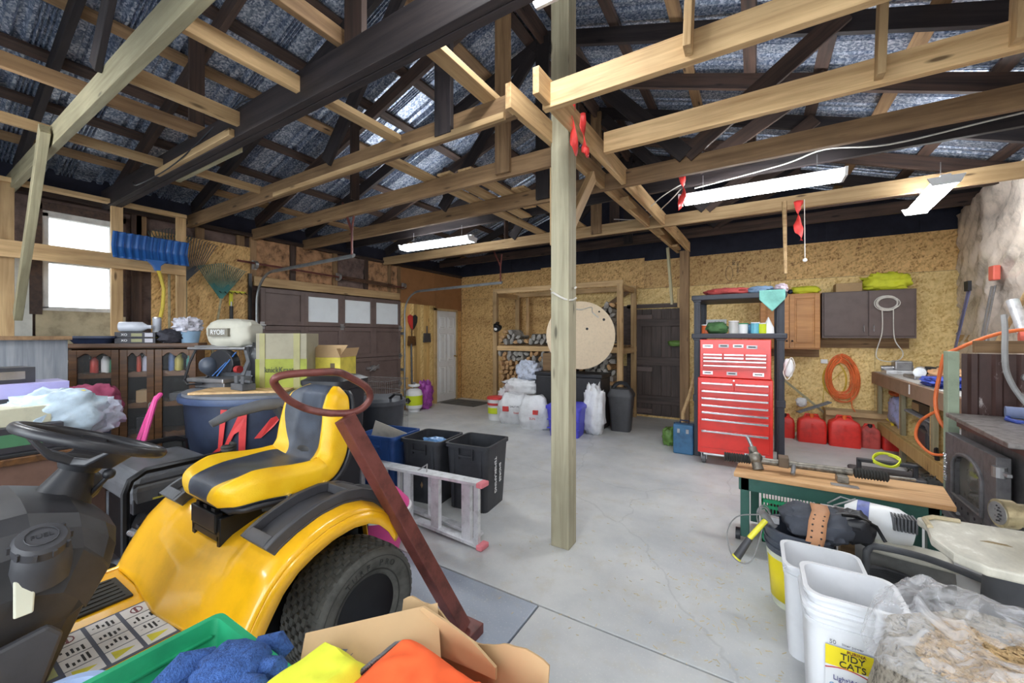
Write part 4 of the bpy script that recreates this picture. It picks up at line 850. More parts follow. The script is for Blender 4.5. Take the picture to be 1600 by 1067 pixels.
# wheels
def tire(x, y, r, wd, nb, name, hubr, sd):
    M = Matrix.Translation(V((x, y, r))) @ Matrix.Rotation(pi/2, 4, 'Y')
    hw = wd/2
    t = obj(name, B().lathe([(hubr, -hw*.75), (r*.72, -hw*.96), (r*.88, -hw), (r*.955, -hw*.86), (r*.965, 0), (r*.955, hw*.86), (r*.88, hw), (r*.72, hw*.96), (hubr, hw*.75), (hubr*.96, hw*.6), (hubr*.96, -hw*.6)], seg=64, M=M), TIRE, mw, smooth=.9)
    tr = B()
    for k in range(nb):
        a = 2*pi*k/nb
        for j in range(9):
            xo = (-4+j)*wd/10.2; aa = a+(.5*(j % 2))*2*pi/nb; rr = r*(1.01 if abs(j-4) < 3 else (.995 if abs(j-4) == 3 else .965))
            pts = []
            for (da, dx, dr) in ((-.36, -.44, -.02), (.30, -.44, -.02), (.36, .44, -.02), (-.30, .44, -.02), (-.36, -.40, 0), (.28, -.40, 0), (.34, .40, 0), (-.30, .40, 0)):
                an = aa+da*2*pi/nb; q = rr+(dr*r*2.6 if dr else 0); pts.append(LP(x+xo+dx*wd/10.2, y+cos(an)*q, r+sin(an)*q))
            v = [tr.bm.verts.new(p) for p in pts]
            for f in ((4, 5, 6, 7), (0, 1, 5, 4), (1, 2, 6, 5), (2, 3, 7, 6), (3, 0, 4, 7)): tr._f([v[i] for i in f])
    obj('tread', tr, TIRE, t, kind='stuff')
    rim = obj('rim', B().lathe([(hubr*1.08, sd*hw*.80), (hubr, sd*hw*.74), (hubr*.93, sd*hw*.35), (hubr*.5, sd*hw*.25), (hubr*.42, sd*hw*.45), (hubr*.2, sd*hw*.45), (.001, sd*hw*.46)], seg=40, M=M), BLKM, t, smooth=.5)
    for k in range(5): obj('lug_nut', B().cyl((x+sd*hw*.42, y+cos(k*1.257)*hubr*.36, r+sin(k*1.257)*hubr*.36), (x+sd*hw*.56, y+cos(k*1.257)*hubr*.36, r+sin(k*1.257)*hubr*.36), .009, seg=6), STL, t)
    obj('sidewall_ring', B().tube([LP(x+sd*hw*.985, y+cos(a)*r*.86, r+sin(a)*r*.86) for a in [k*2*pi/48 for k in range(48)]], .003, 5, closed=True).tube([LP(x+sd*hw*.90, y+cos(a)*r*.64, r+sin(a)*r*.64) for a in [k*2*pi/48 for k in range(48)]], .003, 5, closed=True), RUB, t, smooth=True)
    return t
tw = tire(.425, .03, .265, .25, 38, 'rear_wheel', .135, 1); tire(-.425, .03, .265, .25, 38, 'rear_wheel', .135, -1)
for k, ch in enumerate('TURF PRO'):
    if ch != ' ':
        a = 2.15-k*.17; text(ch, .034, wmat(mw) @ face((.553, .03+cos(a)*.2, .265+sin(a)*.2), (0, sin(a), -cos(a)), (0, cos(a), sin(a))), RUB, tw, depth=.0015)
tire(.42, -1.35, .20, .16, 30, 'front_wheel', .10, 1); tire(-.42, -1.35, .20, .16, 30, 'front_wheel', .10, -1)
obj('axle', B().cyl((-.5, .03, .265), (.5, .03, .265), .02).cyl((-.45, -1.35, .2), (.45, -1.35, .2), .025), BLKM, mw, kind='stuff')
# fender trays
def tray(sd, nm_='fender_tray'):
    def bx(b, u0, u1, x0, x1, h0, h1, nu=8):
        rs = []
        for i in range(nu+1):
            s = u0+(u1-u0)*i/nu
            rs.append([deck(sd*x0, s, h0), deck(sd*x1, s, h0), deck(sd*x1, s, h1), deck(sd*x0, s, h1)])
        b.rings(rs)
    a, c = .40, .94; x0, x1 = .30, .485
    b = B(); bx(b, a, c, x0, x1, .0, .012, 14); bx(b, a, c, x0, x0+.022, .012, .05, 14); bx(b, a, c, x1-.022, x1, .012, .05, 14); bx(b, a, a+.035, x0+.022, x1-.022, .012, .05, 2); bx(b, c-.03, c, x0+.022, x1-.022, .012, .05, 2); bx(b, .70, .725, x0+.022, x1-.022, .012, .05, 2)
    t = obj(nm_, b, GRYP if sd < 0 else DGRY, mw, smooth=.6, bevel=.003)
    # solid part with the cup holder
    b = B(); bx(b, .725, c-.03, x0+.022, x1-.022, .012, .045, 6); obj('cup_block', b, MT['dark_grey'], t, smooth=.6)
    p = deck(sd*.39, .83, .046); obj('cup_holder', B().tube([p+V((.052*cos(q), .05*sin(q), -.012*sin(q))) for q in [k*.35 for k in range(18)]], .007, 6, closed=True), DGRY, t, smooth=True)
    obj('cup_well', B().lathe([(.047, .0), (.046, .003)], c=(p.x, p.y, p.z-.004), seg=24), INK, t)
tray(1); tray(-1)
# seat base slider
sl = obj('seat_bracket', B().box(-.12, -.36, .62, .12, -.02, .65).box(-.13, -.36, .60, -.10, -.0, .72).box(.10, -.36, .60, .13, -.0, .72).box(-.11, -.37, .66, .11, -.34, .735), BLKM, mw, bevel=.004)
for x in (-.07, 0, .07): obj('slider_rail', B().box(x-.015, -.36, .735, x+.015, -.05, .75), BLKM, sl)
obj('spring', B().tube([(.07+.022*cos(a), .0+a*.003, .68+.022*sin(a)) for a in [k*.5 for k in range(60)]], .004, 5), STL, sl, smooth=True)
obj('wiring', B().tube([(.13, -.2, .70), (.2, -.1, .70), (.22, 0, .72), (.15, .08, .72), (.05, .12, .72)], .012, 6).tube([(.12, -.1, .70), (.24, -.05, .71), (.2, .08, .72), (.02, .1, .72)], .009, 6), RUB, sl, smooth=True)
# seat: one sweep from the front lip over the cushion and up the back
SP_ = cr([(0, a, b) for a, b in [(-.375, .775), (-.33, .80), (-.24, .805), (-.12, .79), (-.02, .785), (.06, .80), (.115, .87), (.135, .97), (.15, 1.06), (.165, 1.14), (.175, 1.19)]], 12)
SW_ = cr([(v, 0, 0) for v in [.14, .215, .245, .25, .25, .24, .235, .23, .215, .185, .12]], 12)
def lerpl(L_, s):
    s = max(0, min(1, s))*(len(L_)-1); i = min(int(s), len(L_)-2); return L_[i].lerp(L_[i+1], s-i)
def seatpath(s): return lerpl(SP_, s)
def hw(s): return lerpl(SW_, s).x
rs = []; NS, NR = 90, 72
mats_ = []
for i in range(NS+1):
    s = i/NS; c = seatpath(s); t = (seatpath(min(1, s+.02))-seatpath(max(0, s-.02))).normalized(); n = V((0, -t.z, t.y)); w_ = hw(s); ring = []
    th = .055*min(1, (1-s)*8+.25)*min(1, s*10+.3)
    for k in range(NR):
        a = 2*pi*k/NR; cx, sy = cos(a), sin(a)
        x = math.copysign(abs(cx)**.55, cx)*w_; h = math.copysign(abs(sy)**.6, sy)*th
        if sy > 0:
            u = abs(x)/w_; bol = (.045 if s < .5 else .055)*(max(0, (u-.42)/.4))**1.3 if u < .82 else .05-.10*(u-.82)
            h += bol*min(1, s*5+.15)*min(1, (1-s)*6)
        ring.append(c+V((x, 0, 0))+n*(h+.0))
    rs.append(ring)
b = B(); vr = [[b.bm.verts.new(p) for p in r] for r in rs]
for i in range(NS):
    for k in range(NR):
        a = 2*pi*(k+.5)/NR; s = (i+.5)/NS; x = abs(math.copysign(abs(cos(a))**.55, cos(a)))
        lim = .62-.10*cos((s-.1)*11) if s < .5 else .60-.16*cos((s-.5)*9.0+.2)
        if s > .88: lim = .72
        if s < .10: lim = .55
        b._f([vr[i][k], vr[i][(k+1) % NR], vr[i+1][(k+1) % NR], vr[i+1][k]])
b._f(vr[0][::-1]); b._f(vr[-1])
SIDE = []
for i in range(NS+1):
    for k in range(NR):
        a = 2*pi*k/NR; s = i/NS; x = abs(math.copysign(abs(cos(a))**.55, cos(a)))
        lim = .62-.10*cos((s-.1)*11) if s < .5 else .60-.16*cos((s-.5)*9.0+.2)
        if s > .86: lim += (s-.86)*1.5
        SIDE.append(min(x-lim, (sin(a)+.25)*.6))
m, t, p = nt('two_tone_vinyl'); at = N(t, 'ShaderNodeAttribute', attribute_name='side'); gt = N(t, 'ShaderNodeMath', operation='GREATER_THAN'); gt.inputs[1].default_value = 0
t.links.new(at.outputs['Fac'], gt.inputs[0]); cn = N(t, 'ShaderNodeTexNoise', Scale=8, Detail=5); t.links.new(coords(t), cn.inputs['Vector'])
t.links.new(mix(t, gt.outputs[0], ramp(t, cn.outputs[0], [(.35, srgb(48, 54, 66)), (.7, srgb(74, 82, 96))]), ramp(t, cn.outputs[0], [(.35, srgb(240, 184, 14)), (.7, srgb(250, 204, 40))])), p.inputs['Base Color'])
p.inputs['Roughness'].default_value = .38; n2 = N(t, 'ShaderNodeTexNoise', Scale=260); t.links.new(coords(t), n2.inputs['Vector']); bump(t, p, n2.outputs[0], .15)
seat = obj('seat', b, m, mw, smooth=1.2)
fa = seat.data.attributes.new('side', 'FLOAT', 'POINT')
for i_, v_ in enumerate(SIDE): fa.data[i_].value = v_
obj('seat_shell', B().grid(20, 26, lambda u, v: (lambda c, t, s: c+V(((u-.5)*2*hw(s)*1.02, 0, 0))+V((0, -t.z, t.y))*(-.045-.012*(1-abs(u-.5)*2)))(seatpath(.02+v*.94), (seatpath(min(1, .04+v*.94))-seatpath(v*.94)).normalized(), .02+v*.94)), BLK, seat, smooth=True, solid=.02)
obj('lumbar_gap', B().sphere((0, .075, .86), .07, sc=(1.5, .35, .55)), BLK, seat, smooth=True)
for yy in (-.15, .02): obj('seat_bolt', B().cyl((.235, yy, .765), (.262, yy, .765), .012, seg=8), CHR, seat)
# far armrest
ar = obj('armrest', B().tube([(-.36, -.20, 1.01), (-.35, -.10, 1.055), (-.34, .03, 1.075), (-.33, .12, 1.07), (-.325, .15, 1.06)], [.02, .03, .034, .034, .026], 12, flat=.7), GRYP, mw, smooth=True)
obj('arm_bracket', B().tube([(-.33, .11, 1.05), (-.30, .15, .97), (-.27, .15, .86), (-.24, .08, .80)], [.03, .035, .03, .02], 8), BLK, ar, smooth=True)
# console, hood, dashboard
rsx = []
for (y, zt, wt, wm, wb_, zb) in ((-1.75, .80, .16, .22, .24, .45), (-1.5, .92, .20, .27, .28, .40), (-1.1, .985, .20, .28, .28, .42), (-.86, .99, .20, .27, .24, .42), (-.76, .955, .20, .26, .23, .42), (-.70, .90, .19, .255, .22, .43), (-.665, .86, .15, .235, .20, .45)):
    ring = [(-wb_, zb), (wb_, zb), (wb_+.01, zb+.20), (wm, zt-.22), (wm, zt-.11), (wm-.03, zt-.055), (wt, zt-.02), (wt*.5, zt), (-wt*.5, zt), (-wt, zt-.02), (-wm+.03, zt-.055), (-wm, zt-.11), (-wm, zt-.22), (-wb_-.01, zb+.2)]
    rsx.append([LP(x*(1 if z > .7 or y < -1 else .86), y-(max(0, .84-z)*.40 if y > -1 else 0), z-.02) for x, z in ring])
obj('console', B().rings(rsx), P('console_black', srgb(54, 54, 57), .42, dirt=.3, ds=5), mw, smooth=.22, bevel=.004)
obj('console_panel', B().prism([(-1.2, .44), (-.85, .44), (-.80, .60), (-.83, .64), (-1.2, .58)], .24, .262, 'x'), DGRY, mw, bevel=.01)
obj('fuel_gauge', B().prism([(-.895, .70), (-.86, .70), (-.855, .79), (-.895, .80)], .273, .281, 'x'), P('gauge_white', srgb(226, 226, 206), .4, dirt=.03), mw, bevel=.004)
CM = Matrix.Translation(V((.262, -.845, .872))) @ Matrix.Rotation(.5, 4, 'Y')
obj('filler_neck', B().lathe([(.075, -.10), (.066, -.04), (.056, -.01), (.05, 0)], seg=24, M=CM), DGRY, mw, smooth=True)
cp = obj('fuel_cap', B().lathe([(.052, -.03), (.055, .0), (.055, .02), (.048, .03), (.02, .032), (.001, .032)], seg=24, M=CM), DGRY, mw, smooth=.6)
for k in range(10): obj('cap_grip', B().box(-.004, .052, .0, .004, .060, .022, CM @ Matrix.Rotation(k*2*pi/10, 4, 'Z')), DGRY, cp)
obj('cap_emblem', B().tube([CM @ V((.032*cos(a), .032*sin(a), .033)) for a in [k*.42 for k in range(15)]], .0016, 4, closed=True), BLK, cp); text('FUEL', .02, wmat(mw) @ CM @ Matrix.Translation((0, 0, .0325)) @ Matrix.Rotation(pi/2, 4, 'Z'), BLK, cp)
obj('throttle_lever', B().cyl((.0, -.70, .90), (.03, -.66, .96), .008).sphere((.03, -.655, .97), .018), BLK, mw, smooth=True)
obj('headlight_pod', B().sphere((-.16, -.68, .90), .055, sc=(.7, 1, 1.1)), BLK, mw, smooth=True)
# steering wheel
SW = Matrix.Translation(V((-.02, -.68, 1.085))) @ Matrix.Rotation(-.42, 4, 'X')
sw = obj('steering_wheel', B().tube([SW @ V((.19*cos(a), .19*sin(a), 0)) for a in [k*2*pi/56 for k in range(56)]], .0175, 12, closed=True), P('wheel_grip', srgb(46, 46, 50), .38, dirt=.2), mw, smooth=True)
sp = B()
for a in (pi/2+pi, pi/2+.1, pi-.25, .25):
    if a == pi/2+.1: continue
    q = SW @ V((cos(a)*.18, sin(a)*.18, 0)); c_ = SW @ V((0, 0, -.09)); sd_ = (SW.to_3x3() @ V((-sin(a), cos(a), 0)))*.045; nz = SW.to_3x3() @ V((0, 0, 1))
    sp.rings([[c_-sd_*1.3, c_+sd_*1.3, c_+sd_*1.3+nz*.03, c_-sd_*1.3+nz*.03], [(c_+q)/2-sd_*.9-nz*.03, (c_+q)/2+sd_*.9-nz*.03, (c_+q)/2+sd_*.9-nz*.005, (c_+q)/2-sd_*.9-nz*.005], [q-sd_*.8-nz*.006, q+sd_*.8-nz*.006, q+sd_*.8+nz*.006, q-sd_*.8+nz*.006]])
obj('spokes', sp, MT['wheel_grip'], sw, smooth=.5, bevel=.006)
obj('hub', B().lathe([(.05, -.10), (.06, -.08), (.05, -.055), (.02, -.05)], seg=20, M=SW), BLK, sw, smooth=True)
obj('steering_column', B().tube([LP(-.02, -.72, .995), LP(-.02, -.77, .88)], [.045, .085], 14), BLK, mw, smooth=True)
obj('pedal', B().box(.30, -.9, .42, .44, -.80, .44), RUB, mw, bevel=.006)
# red drawbar leaning against the tractor
hb = thing('wagon_handle', 'rust red steel tube handle with closed loop grip leaning by the tractor', 'handle', (-1.20, 1.50, 0))
obj('square_tube', B().tube([(-1.50, 1.075, 1.10), (-1.20, 1.50, .05)], .047, 4), REDD, hb, world=True, bevel=.004)
L = [(-1.551, 1.067, 1.115), (-1.503, 1.120, 1.116), (-1.478, 1.158, 1.137), (-1.465, 1.178, 1.176), (-1.460, 1.157, 1.222), (-1.468, 1.094, 1.266), (-1.490, 1.034, 1.299), (-1.537, 0.958, 1.301), (-1.580, 0.885, 1.298), (-1.602, 0.848, 1.289), (-1.623, 0.846, 1.269), (-1.638, 0.873, 1.234), (-1.640, 0.918, 1.184), (-1.623, 0.976, 1.144), (-1.584, 1.023, 1.124)]
obj('loop_grip', B().tube(cr(L, 4, True), .0155, 10, closed=True), REDD, hb, world=True, smooth=True)
obj('foot_plate', B().box(-1.27, 1.44, 0, -1.13, 1.58, .05), REDD, hb, world=True, bevel=.004)
# ================================================ LEFT SIDE
# old dresser with clutter
dr = thing('dresser', 'brown wooden chest behind the steering wheel', 'dresser', (-3.9, .2, 0))
obj('body', B().box(-4.35, -.6, 0, -3.5, .80, .74), P('dresser_front', srgb(112, 84, 72), .45, dirt=.15), dr, world=True, bevel=.006); obj('top', B().box(-4.38, -.63, .74, -3.46, .83, .78), WWAL, dr, world=True, bevel=.006)
obj('black_tray', B().box(-4.3, -.5, .78, -3.47, .70, .80), BLK, dr, world=True, bevel=.004)
for z in (.25, .5): obj('drawer_line', B().box(-3.502, -.55, z, -3.495, .75, z+.012), DCAB, dr, world=True)
def bx(name, c, s, rz, mat, label, cat='box', bv=.003, stripe=None):
    t = thing(name, label, cat, c, rz); obj('carton', B().box(-s[0]/2, -s[1]/2, 0, s[0]/2, s[1]/2, s[2]), mat, t, bevel=bv)
    if stripe: obj('label', B().box(s[0]/2, -s[1]*.35, s[2]*.25, s[0]/2+.002, s[1]*.35, s[2]*.75), stripe, t)
    return t
bx('parts_box', (-3.66, .40, .80), (.3, .44, .14), 0, P('box_dark', srgb(50, 48, 54), .6), 'black box of hardware at the near end of the dresser', stripe=P('green_label', srgb(70, 120, 84), .6))
bx('parts_box', (-3.72, .42, .94), (.3, .3, .10), .1, P('box_cream', srgb(208, 206, 182), .6), 'cream flat box lying on the black hardware box')
bx('storage_case', (-4.1, .52, .80), (.3, .5, .26), 0, GRYP, 'grey hard case standing behind the plastic bags')
bx('clear_case', (-4.08, .50, 1.06), (.3, .44, .09), 0, P('lilac_case', srgb(176, 170, 220), .3, dirt=.1), 'lilac clear parts case on the grey hard case')
bx('disc_pack', (-4.08, .42, 1.15), (.2, .3, .10), .15, DGRY, 'dark pack of discs topmost on the lilac case', stripe=CHR)
lump('plastic_bag', (-3.75, .63, .80), (.34, .40, .30), P('bag_blueish', srgb(196, 216, 232), .25, dirt=.15, ds=12, bmp=.4, bs=20), 'pale blue crumpled plastic bag on the dresser', 'bag', 3, .26, 3)
lump('plastic_bag', (-3.80, .80, .80), (.26, .26, .22), P('bag_clearish', srgb(206, 212, 232), .25, dirt=.2, ds=16, bmp=.5, bs=22), 'white crinkled plastic bag at the far corner of dresser', 'bag', 9, .32, 4)
lump('cloth_roll', (-4.15, .86, .80), (.3, .3, .28), P('dusky_pink', srgb(168, 78, 110), .8, dirt=.2), 'dusky pink cloth bundle behind the plastic bags', 'cloth', 5, .3)
tag(timber('paint_stick', (-3.62, .60, 1.0), (-3.7, .74, 1.10), .035, .012, P('paint_yellow', srgb(214, 196, 70), .5)), 'yellow flat stick poking out of the plastic bag', 'stick')
# grey arched board with dark bags behind
ab = thing('arched_board', 'grey weathered board with an arched opening behind the dresser', 'board', (-4.75, 1.15, 0))
pts = [(.78, 0), (.78, .0)]; poly = [(.0, 1.42), (.86, 1.42), (.86, .0), (.78, .0)]+[(.30+.48*cos(a), .70+.54*sin(a)) for a in [k*pi/2/14 for k in range(15)]]+[(.0, 1.24)]
obj('board', B().prism(poly, -4.78, -4.75, 'x'), WWAL2, ab, world=True)
obj('cross_rail', B().box(-4.80, -.2, 1.42, -4.72, .88, 1.45), WO, ab, world=True)
lump('dark_bag', (-5.0, .34, 0), (.36, .95, 1.22), P('bag_black', srgb(34, 38, 52), .35, dirt=.4, ds=8), 'dark blue black bags filling the arched opening', 'bag', 6, .2)
# china cabinet
W_ = V((.518, .855, 0)); ang = math.atan2(.855, .518)
cc = thing('display_cabinet', 'walnut display cabinet with scalloped shelves behind glass doors', 'cabinet', (-5.07, 1.365, 0), ang)
CW = .93; H_ = 1.37
# local: x along the front, -y towards the room
obj('carcass', B().box(-CW/2, 0, 0, CW/2, .34, .05).box(-CW/2, .0, H_-.04, CW/2, .36, H_).box(-CW/2, 0, .05, -CW/2+.02, .34, H_-.04).box(CW/2-.02, 0, .05, CW/2, .34, H_-.04), WWAL, cc, bevel=.003)
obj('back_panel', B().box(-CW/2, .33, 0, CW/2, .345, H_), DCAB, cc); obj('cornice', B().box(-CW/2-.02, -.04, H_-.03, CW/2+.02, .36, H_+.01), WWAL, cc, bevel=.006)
obj('side_stile', B().box(-CW/2-.09, .02, 0, -CW/2, .2, H_), P('stile_dark', srgb(70, 58, 50), .5), cc, bevel=.01)
shz = [.22, .56, .76-.0, 1.09]
shz = [.20, .50, .80, 1.10]
for i, z in enumerate(shz):
    n = 60; top = [(x, z+.0) for x in (-CW/2+.02, CW/2-.02)]
    poly = [(-CW/2+.02, z-.045), (CW/2-.02, z-.045)]+[(CW/2-.02-(CW-.04)*k/n, z+.006*sin(k*1.25)+.004) for k in range(n+1)]
    obj('shelf', B().box(-CW/2+.02, .03, z-.012, CW/2-.02, .33, z), WWAL, cc); obj('scalloped_rail', B().prism(poly, .015, .03, 'y'), WOAK if False else WWAL, cc)
dx = [-CW/2, -CW/2+.36, -CW/2+.57, CW/2]
doors = ((-CW/2+.005, -CW/2+.345), (-CW/2+.35, -CW/2+.60), (-CW/2+.605, CW/2-.005))
for i, (a, b_) in enumerate(doors):
    fw = .055; f = B().box(a, -.02, .06, a+fw, .0, H_-.05).box(b_-fw, -.02, .06, b_, .0, H_-.05).box(a+fw, -.02, .06, b_-fw, 0, .13)
    m_ = (a+b_)/2; hw_ = (b_-a)/2-fw
    f.prism([(a+fw, H_-.05), (b_-fw, H_-.05)]+[(b_-fw-2*hw_*k/16, H_-.10-.018*cos(k/16*4*pi)) for k in range(17)], -.02, 0, 'y')
    d = obj('door', f, WWAL, cc, bevel=.003); obj('glass', B().box(a+fw, -.008, .13, b_-fw, -.005, H_-.09), GLS, d)
    if i < 2: obj('handle', B().cyl((b_-.025, -.02, .80), (b_-.025, -.035, .80), .010, seg=8).tube([(b_-.035, -.03, .80), (b_-.035, -.042, .76), (b_-.015, -.042, .76), (b_-.015, -.03, .80)], .003, 5), STL, d)
for zz in (.3, 1.2): obj('hinge', B().cyl((-CW/2+.0, -.022, zz-.03), (-CW/2, -.022, zz+.03), .007, seg=8), STL, cc)
CM_ = wmat(cc)
def cpos(x, y, z): return tuple(CM_ @ V((x, y, z)))
items = [(-.33, 1.10, .03, .17, P('spray_red', srgb(196, 70, 60), .4), 'red spray can on the top cabinet shelf, left'), (-.25, 1.10, .032, .18, WPL, 'white spray can on the top cabinet shelf'), (-.185, 1.10, .033, .17, P('spray_green', srgb(50, 150, 110), .4), 'green spray can on the top cabinet shelf'),
    (-.01, 1.10, .018, .2, P('tube_orange', srgb(214, 84, 60), .4), 'thin orange tube behind the middle cabinet door'), (.05, 1.10, .034, .19, P('flask_grey', srgb(196, 196, 214), .35), 'pale grey bottle behind the middle cabinet door'),
    (.24, 1.10, .026, .22, P('bottle_blue', srgb(120, 150, 210), .35), 'pale blue bottle at left of right cabinet door'), (.30, 1.10, .036, .17, P('jar_amber', srgb(182, 168, 80), .4), 'yellow green jar behind the right cabinet door'), (.385, 1.10, .026, .16, P('can_teal', srgb(70, 150, 140), .4), 'teal can behind the right cabinet door')]
for x, z, r, h, m_, l in items: bottle('spray_can', cpos(x, .10, z), r, h, m_, BLK if 'white' in l or 'grey' in l else m_, l, 'can', neck=.6)
for x, z, s_, m_, l in ((-.30, .80, (.18, .2, .08), WPL, 'stack of white drawings and tins, middle left cabinet shelf'), (-.28, .50, (.22, .2, .12), NAVY, 'dark blue toolbox, left cabinet shelf'), (.03, .80, (.1, .15, .12), CARD, 'small brown carton behind the middle cabinet door'), (.3, .80, (.14, .14, .08), GRYP, 'grey tin behind right cabinet door, second shelf'), (-.3, .64, (.26, .2, .03), CHR, 'flat silver box in the left of cabinet'), (.05, .5, (.12, .2, .16), BLK, 'black box low in the middle of the cabinet')):
    t = thing('storage_box', l, 'box', cpos(x, .13, z if z != .64 else .62), ang); obj('box', B().box(-s_[0]/2, -s_[1]/2, 0, s_[0]/2, s_[1]/2, s_[2]), m_, t, bevel=.003)
for x, r, m_, l in ((-.33, .06, P('ball_red', srgb(214, 72, 60), .5), 'red orange round lid low in the left of the cabinet'), (-.2, .06, P('ball_green', srgb(40, 140, 110), .5), 'green rounded tub low in the left of the cabinet')): tag(obj('round_tub', B().sphere(cpos(x, .13, .20+r), r), m_, smooth=True), l, 'tub')
tag(obj('yellow_level', B().box(-.012, -.02, 0, .012, .02, .28, CM_ @ Matrix.Translation((.44, .06, .81))), P('level_yellow', srgb(206, 206, 80), .5)), 'yellow green spirit level upright at the right of the cabinet', 'level')
# on top of the cabinet
t = thing('plastic_tray', 'shallow black tub on the left of the cabinet top', 'tub', cpos(-.33, .14, H_+.01), ang); obj('tub', tub(B(), .26, .22, .32, .28, .07), NAVY, t, smooth=.5)
for i in range(2):
    t = thing('tool_box', ['black flat tool carton with white print, lower of the pair on the cabinet', 'black flat tool carton with white print, upper of the pair on the cabinet'][i], 'box', cpos(-.02, .14, H_+.01+i*.055), ang); obj('carton', B().box(-.15, -.1, 0, .15, .1, .053), P('box_black', srgb(52, 52, 60), .5), t, bevel=.002)
    obj('label', B().box(.07, -.102, .008, .13, -.1, .045), P('label_grey', srgb(190, 190, 200), .5), t); obj('label', B().box(-.03, -.102, .012, .05, -.1, .042), P('label_olive', srgb(150, 150, 110), .5), t); text('XO', .03, CM_ @ face((-.10, .037, H_+.037+i*.055), (1, 0, 0), (0, 0, 1)), WPL, t)
tag(obj('clear_bottle', B().lathe([(.045, 0), (.05, .01), (.05, .17), (.02, .21), (.02, .24)], seg=16, M=CM_ @ Matrix.Translation((-.16, .12, H_+.17)) @ Matrix.Rotation(pi/2, 4, 'Y')), P('bottle_clear', srgb(206, 212, 224), .15, dirt=.2), smooth=True), 'clear plastic bottle lying on the black tool cartons', 'bottle')
can('jar', cpos(.10, .2, H_+.12), .035, .14, P('jar_grey', srgb(176, 180, 190), .3), CHR, 'grey jar standing behind the bottle on the cabinet', 'jar')
lump('rag_heap', cpos(.24, .12, H_+.01), (.16, .2, .13), P('rag_dark', srgb(60, 60, 70), .8, dirt=.5, ds=14), 'dark crumpled rags next to the tool cartons', 'rag', 4, .4, 4)
t = thing('bucket', 'small clear blue bucket of cords at right end of cabinet top', 'bucket', cpos(.38, .14, H_+.01)); obj('pail', B().lathe([(.07, 0), (.09, .12), (.092, .12), (.085, .12), (.066, .01)], seg=20), P('pail_blue', srgb(140, 170, 196), .3), t, smooth=.8)
lump('white_netting', cpos(.36, .14, H_+.12), (.2, .2, .14), P('net_white', srgb(214, 214, 226), .6, dirt=.4, ds=20), 'white tangled netting heaped in the blue bucket', 'netting', 8, .5, 4)
# snow shovel on the rail
ss = thing('snow_shovel', 'blue ribbed snow pusher hung blade-up with a yellow bent handle', 'shovel', (-5.45, 1.5, 1.6))
def blade(u, v):
    y = 1.28+.62*u; a = (v-.5)*1.6; x = -5.40-.08*cos(a)*1.0+.05; z = 2.36+.26*(v-.5)+.0*u
    return V((x-.02+.006*sin(u*2*pi*10)+.05*abs(v-.5), y, z))
obj('blade', B().grid(90, 12, blade), BLU, ss, world=True, smooth=True, solid=.006)
for q in range(11): obj('rib', B().tube([blade(.05+q*.09, v/8)+V((.007, 0, 0)) for v in range(9)], .006, 5), P('shovel_rib', srgb(28, 78, 148), .4), ss, world=True, smooth=True)
obj('socket', B().prism([(1.52, 2.25), (1.70, 2.25), (1.64, 2.19), (1.64, 2.14), (1.60, 2.14), (1.58, 2.19)], -5.42, -5.36, 'x'), BLU, ss, world=True, bevel=.008)
obj('handle', B().tube([(-5.39, 1.62, 2.17), (-5.36, 1.64, 2.06), (-5.35, 1.66, 1.95), (-5.35, 1.65, 1.75), (-5.38, 1.62, 1.55), (-5.39, 1.60, 1.42)], .017, 8), P('handle_yellow', srgb(206, 182, 60), .45), ss, world=True, smooth=True)
# leaf rakes and garden tools on the OSB
def rake(y, zb, zt, mat, label, tilt=0, wd=.30, n=22):
    t = thing('leaf_rake', label, 'rake', (XL+.06, y, 0))
    top = V((XL+.06, y+tilt, zb))
    obj('handle', B().tube([(XL+.08, y-tilt*.5, .6), top], .013, 7), WG, t, world=True, smooth=True)
    obj('bridge', B().prism([(y+tilt-.02, zb), (y+tilt+.02, zb), (y+tilt+wd*.36, zb+.18), (y+tilt+wd*.3, zb+.19), (y+tilt, zb+.10), (y+tilt-wd*.3, zb+.19), (y+tilt-wd*.36, zb+.18)], XL+.05, XL+.065, 'x'), mat, t, world=True)
    for k in range(n):
        u = k/(n-1)-.5; p0 = V((XL+.06, y+tilt+u*.05, zb+.02)); p1 = V((XL+.07+.0, y+tilt+u*wd*1.15, zb+.20)); p2 = V((XL+.09, y+tilt+u*wd*2.0, zt-.10*abs(u)*1.5)); p3 = p2+V((.05, 0, -.0))
        obj('tine', B().tube([p0, p1, p2, p3], .0045, 4), mat, t, world=True)
rake(2.02, 2.12, 2.66, P('rake_black', srgb(72, 78, 84), .5), 'black fan leaf rake hanging highest on the OSB wall', .0)
rake(2.26, 1.93, 2.38, P('rake_green', srgb(58, 122, 116), .5), 'green fan leaf rake hanging right of the black one', .13, .26)
rake(1.86, 2.25, 2.7, P('rake_dark_green', srgb(50, 74, 70), .5), 'dark green leaf rake behind the stud', .0, .2, 14)
t = thing('hand_cultivator', 'yellow headed cultivator with black grip hanging on the OSB', 'tool', (XL+.05, 2.52, 1.5))
obj('head', B().box(XL+.03, 2.36, 2.02, XL+.05, 2.68, 2.045).box(XL+.03, 2.49, 1.85, XL+.05, 2.53, 2.03), P('tool_yellow', srgb(206, 200, 50), .5), t, world=True); obj('grip', B().cyl((XL+.05, 2.51, 1.84), (XL+.05, 2.51, 1.62), .022), BLK, t, world=True); obj('shaft', B().cyl((XL+.05, 2.51, 1.9), (XL+.05, 2.51, 1.2), .01), STL, t, world=True)
for k in range(6): obj('tooth', B().cyl((XL+.05, 2.37+k*.06, 2.03), (XL+.11, 2.37+k*.06, 2.0), .006, seg=5), BLKM, t, world=True)
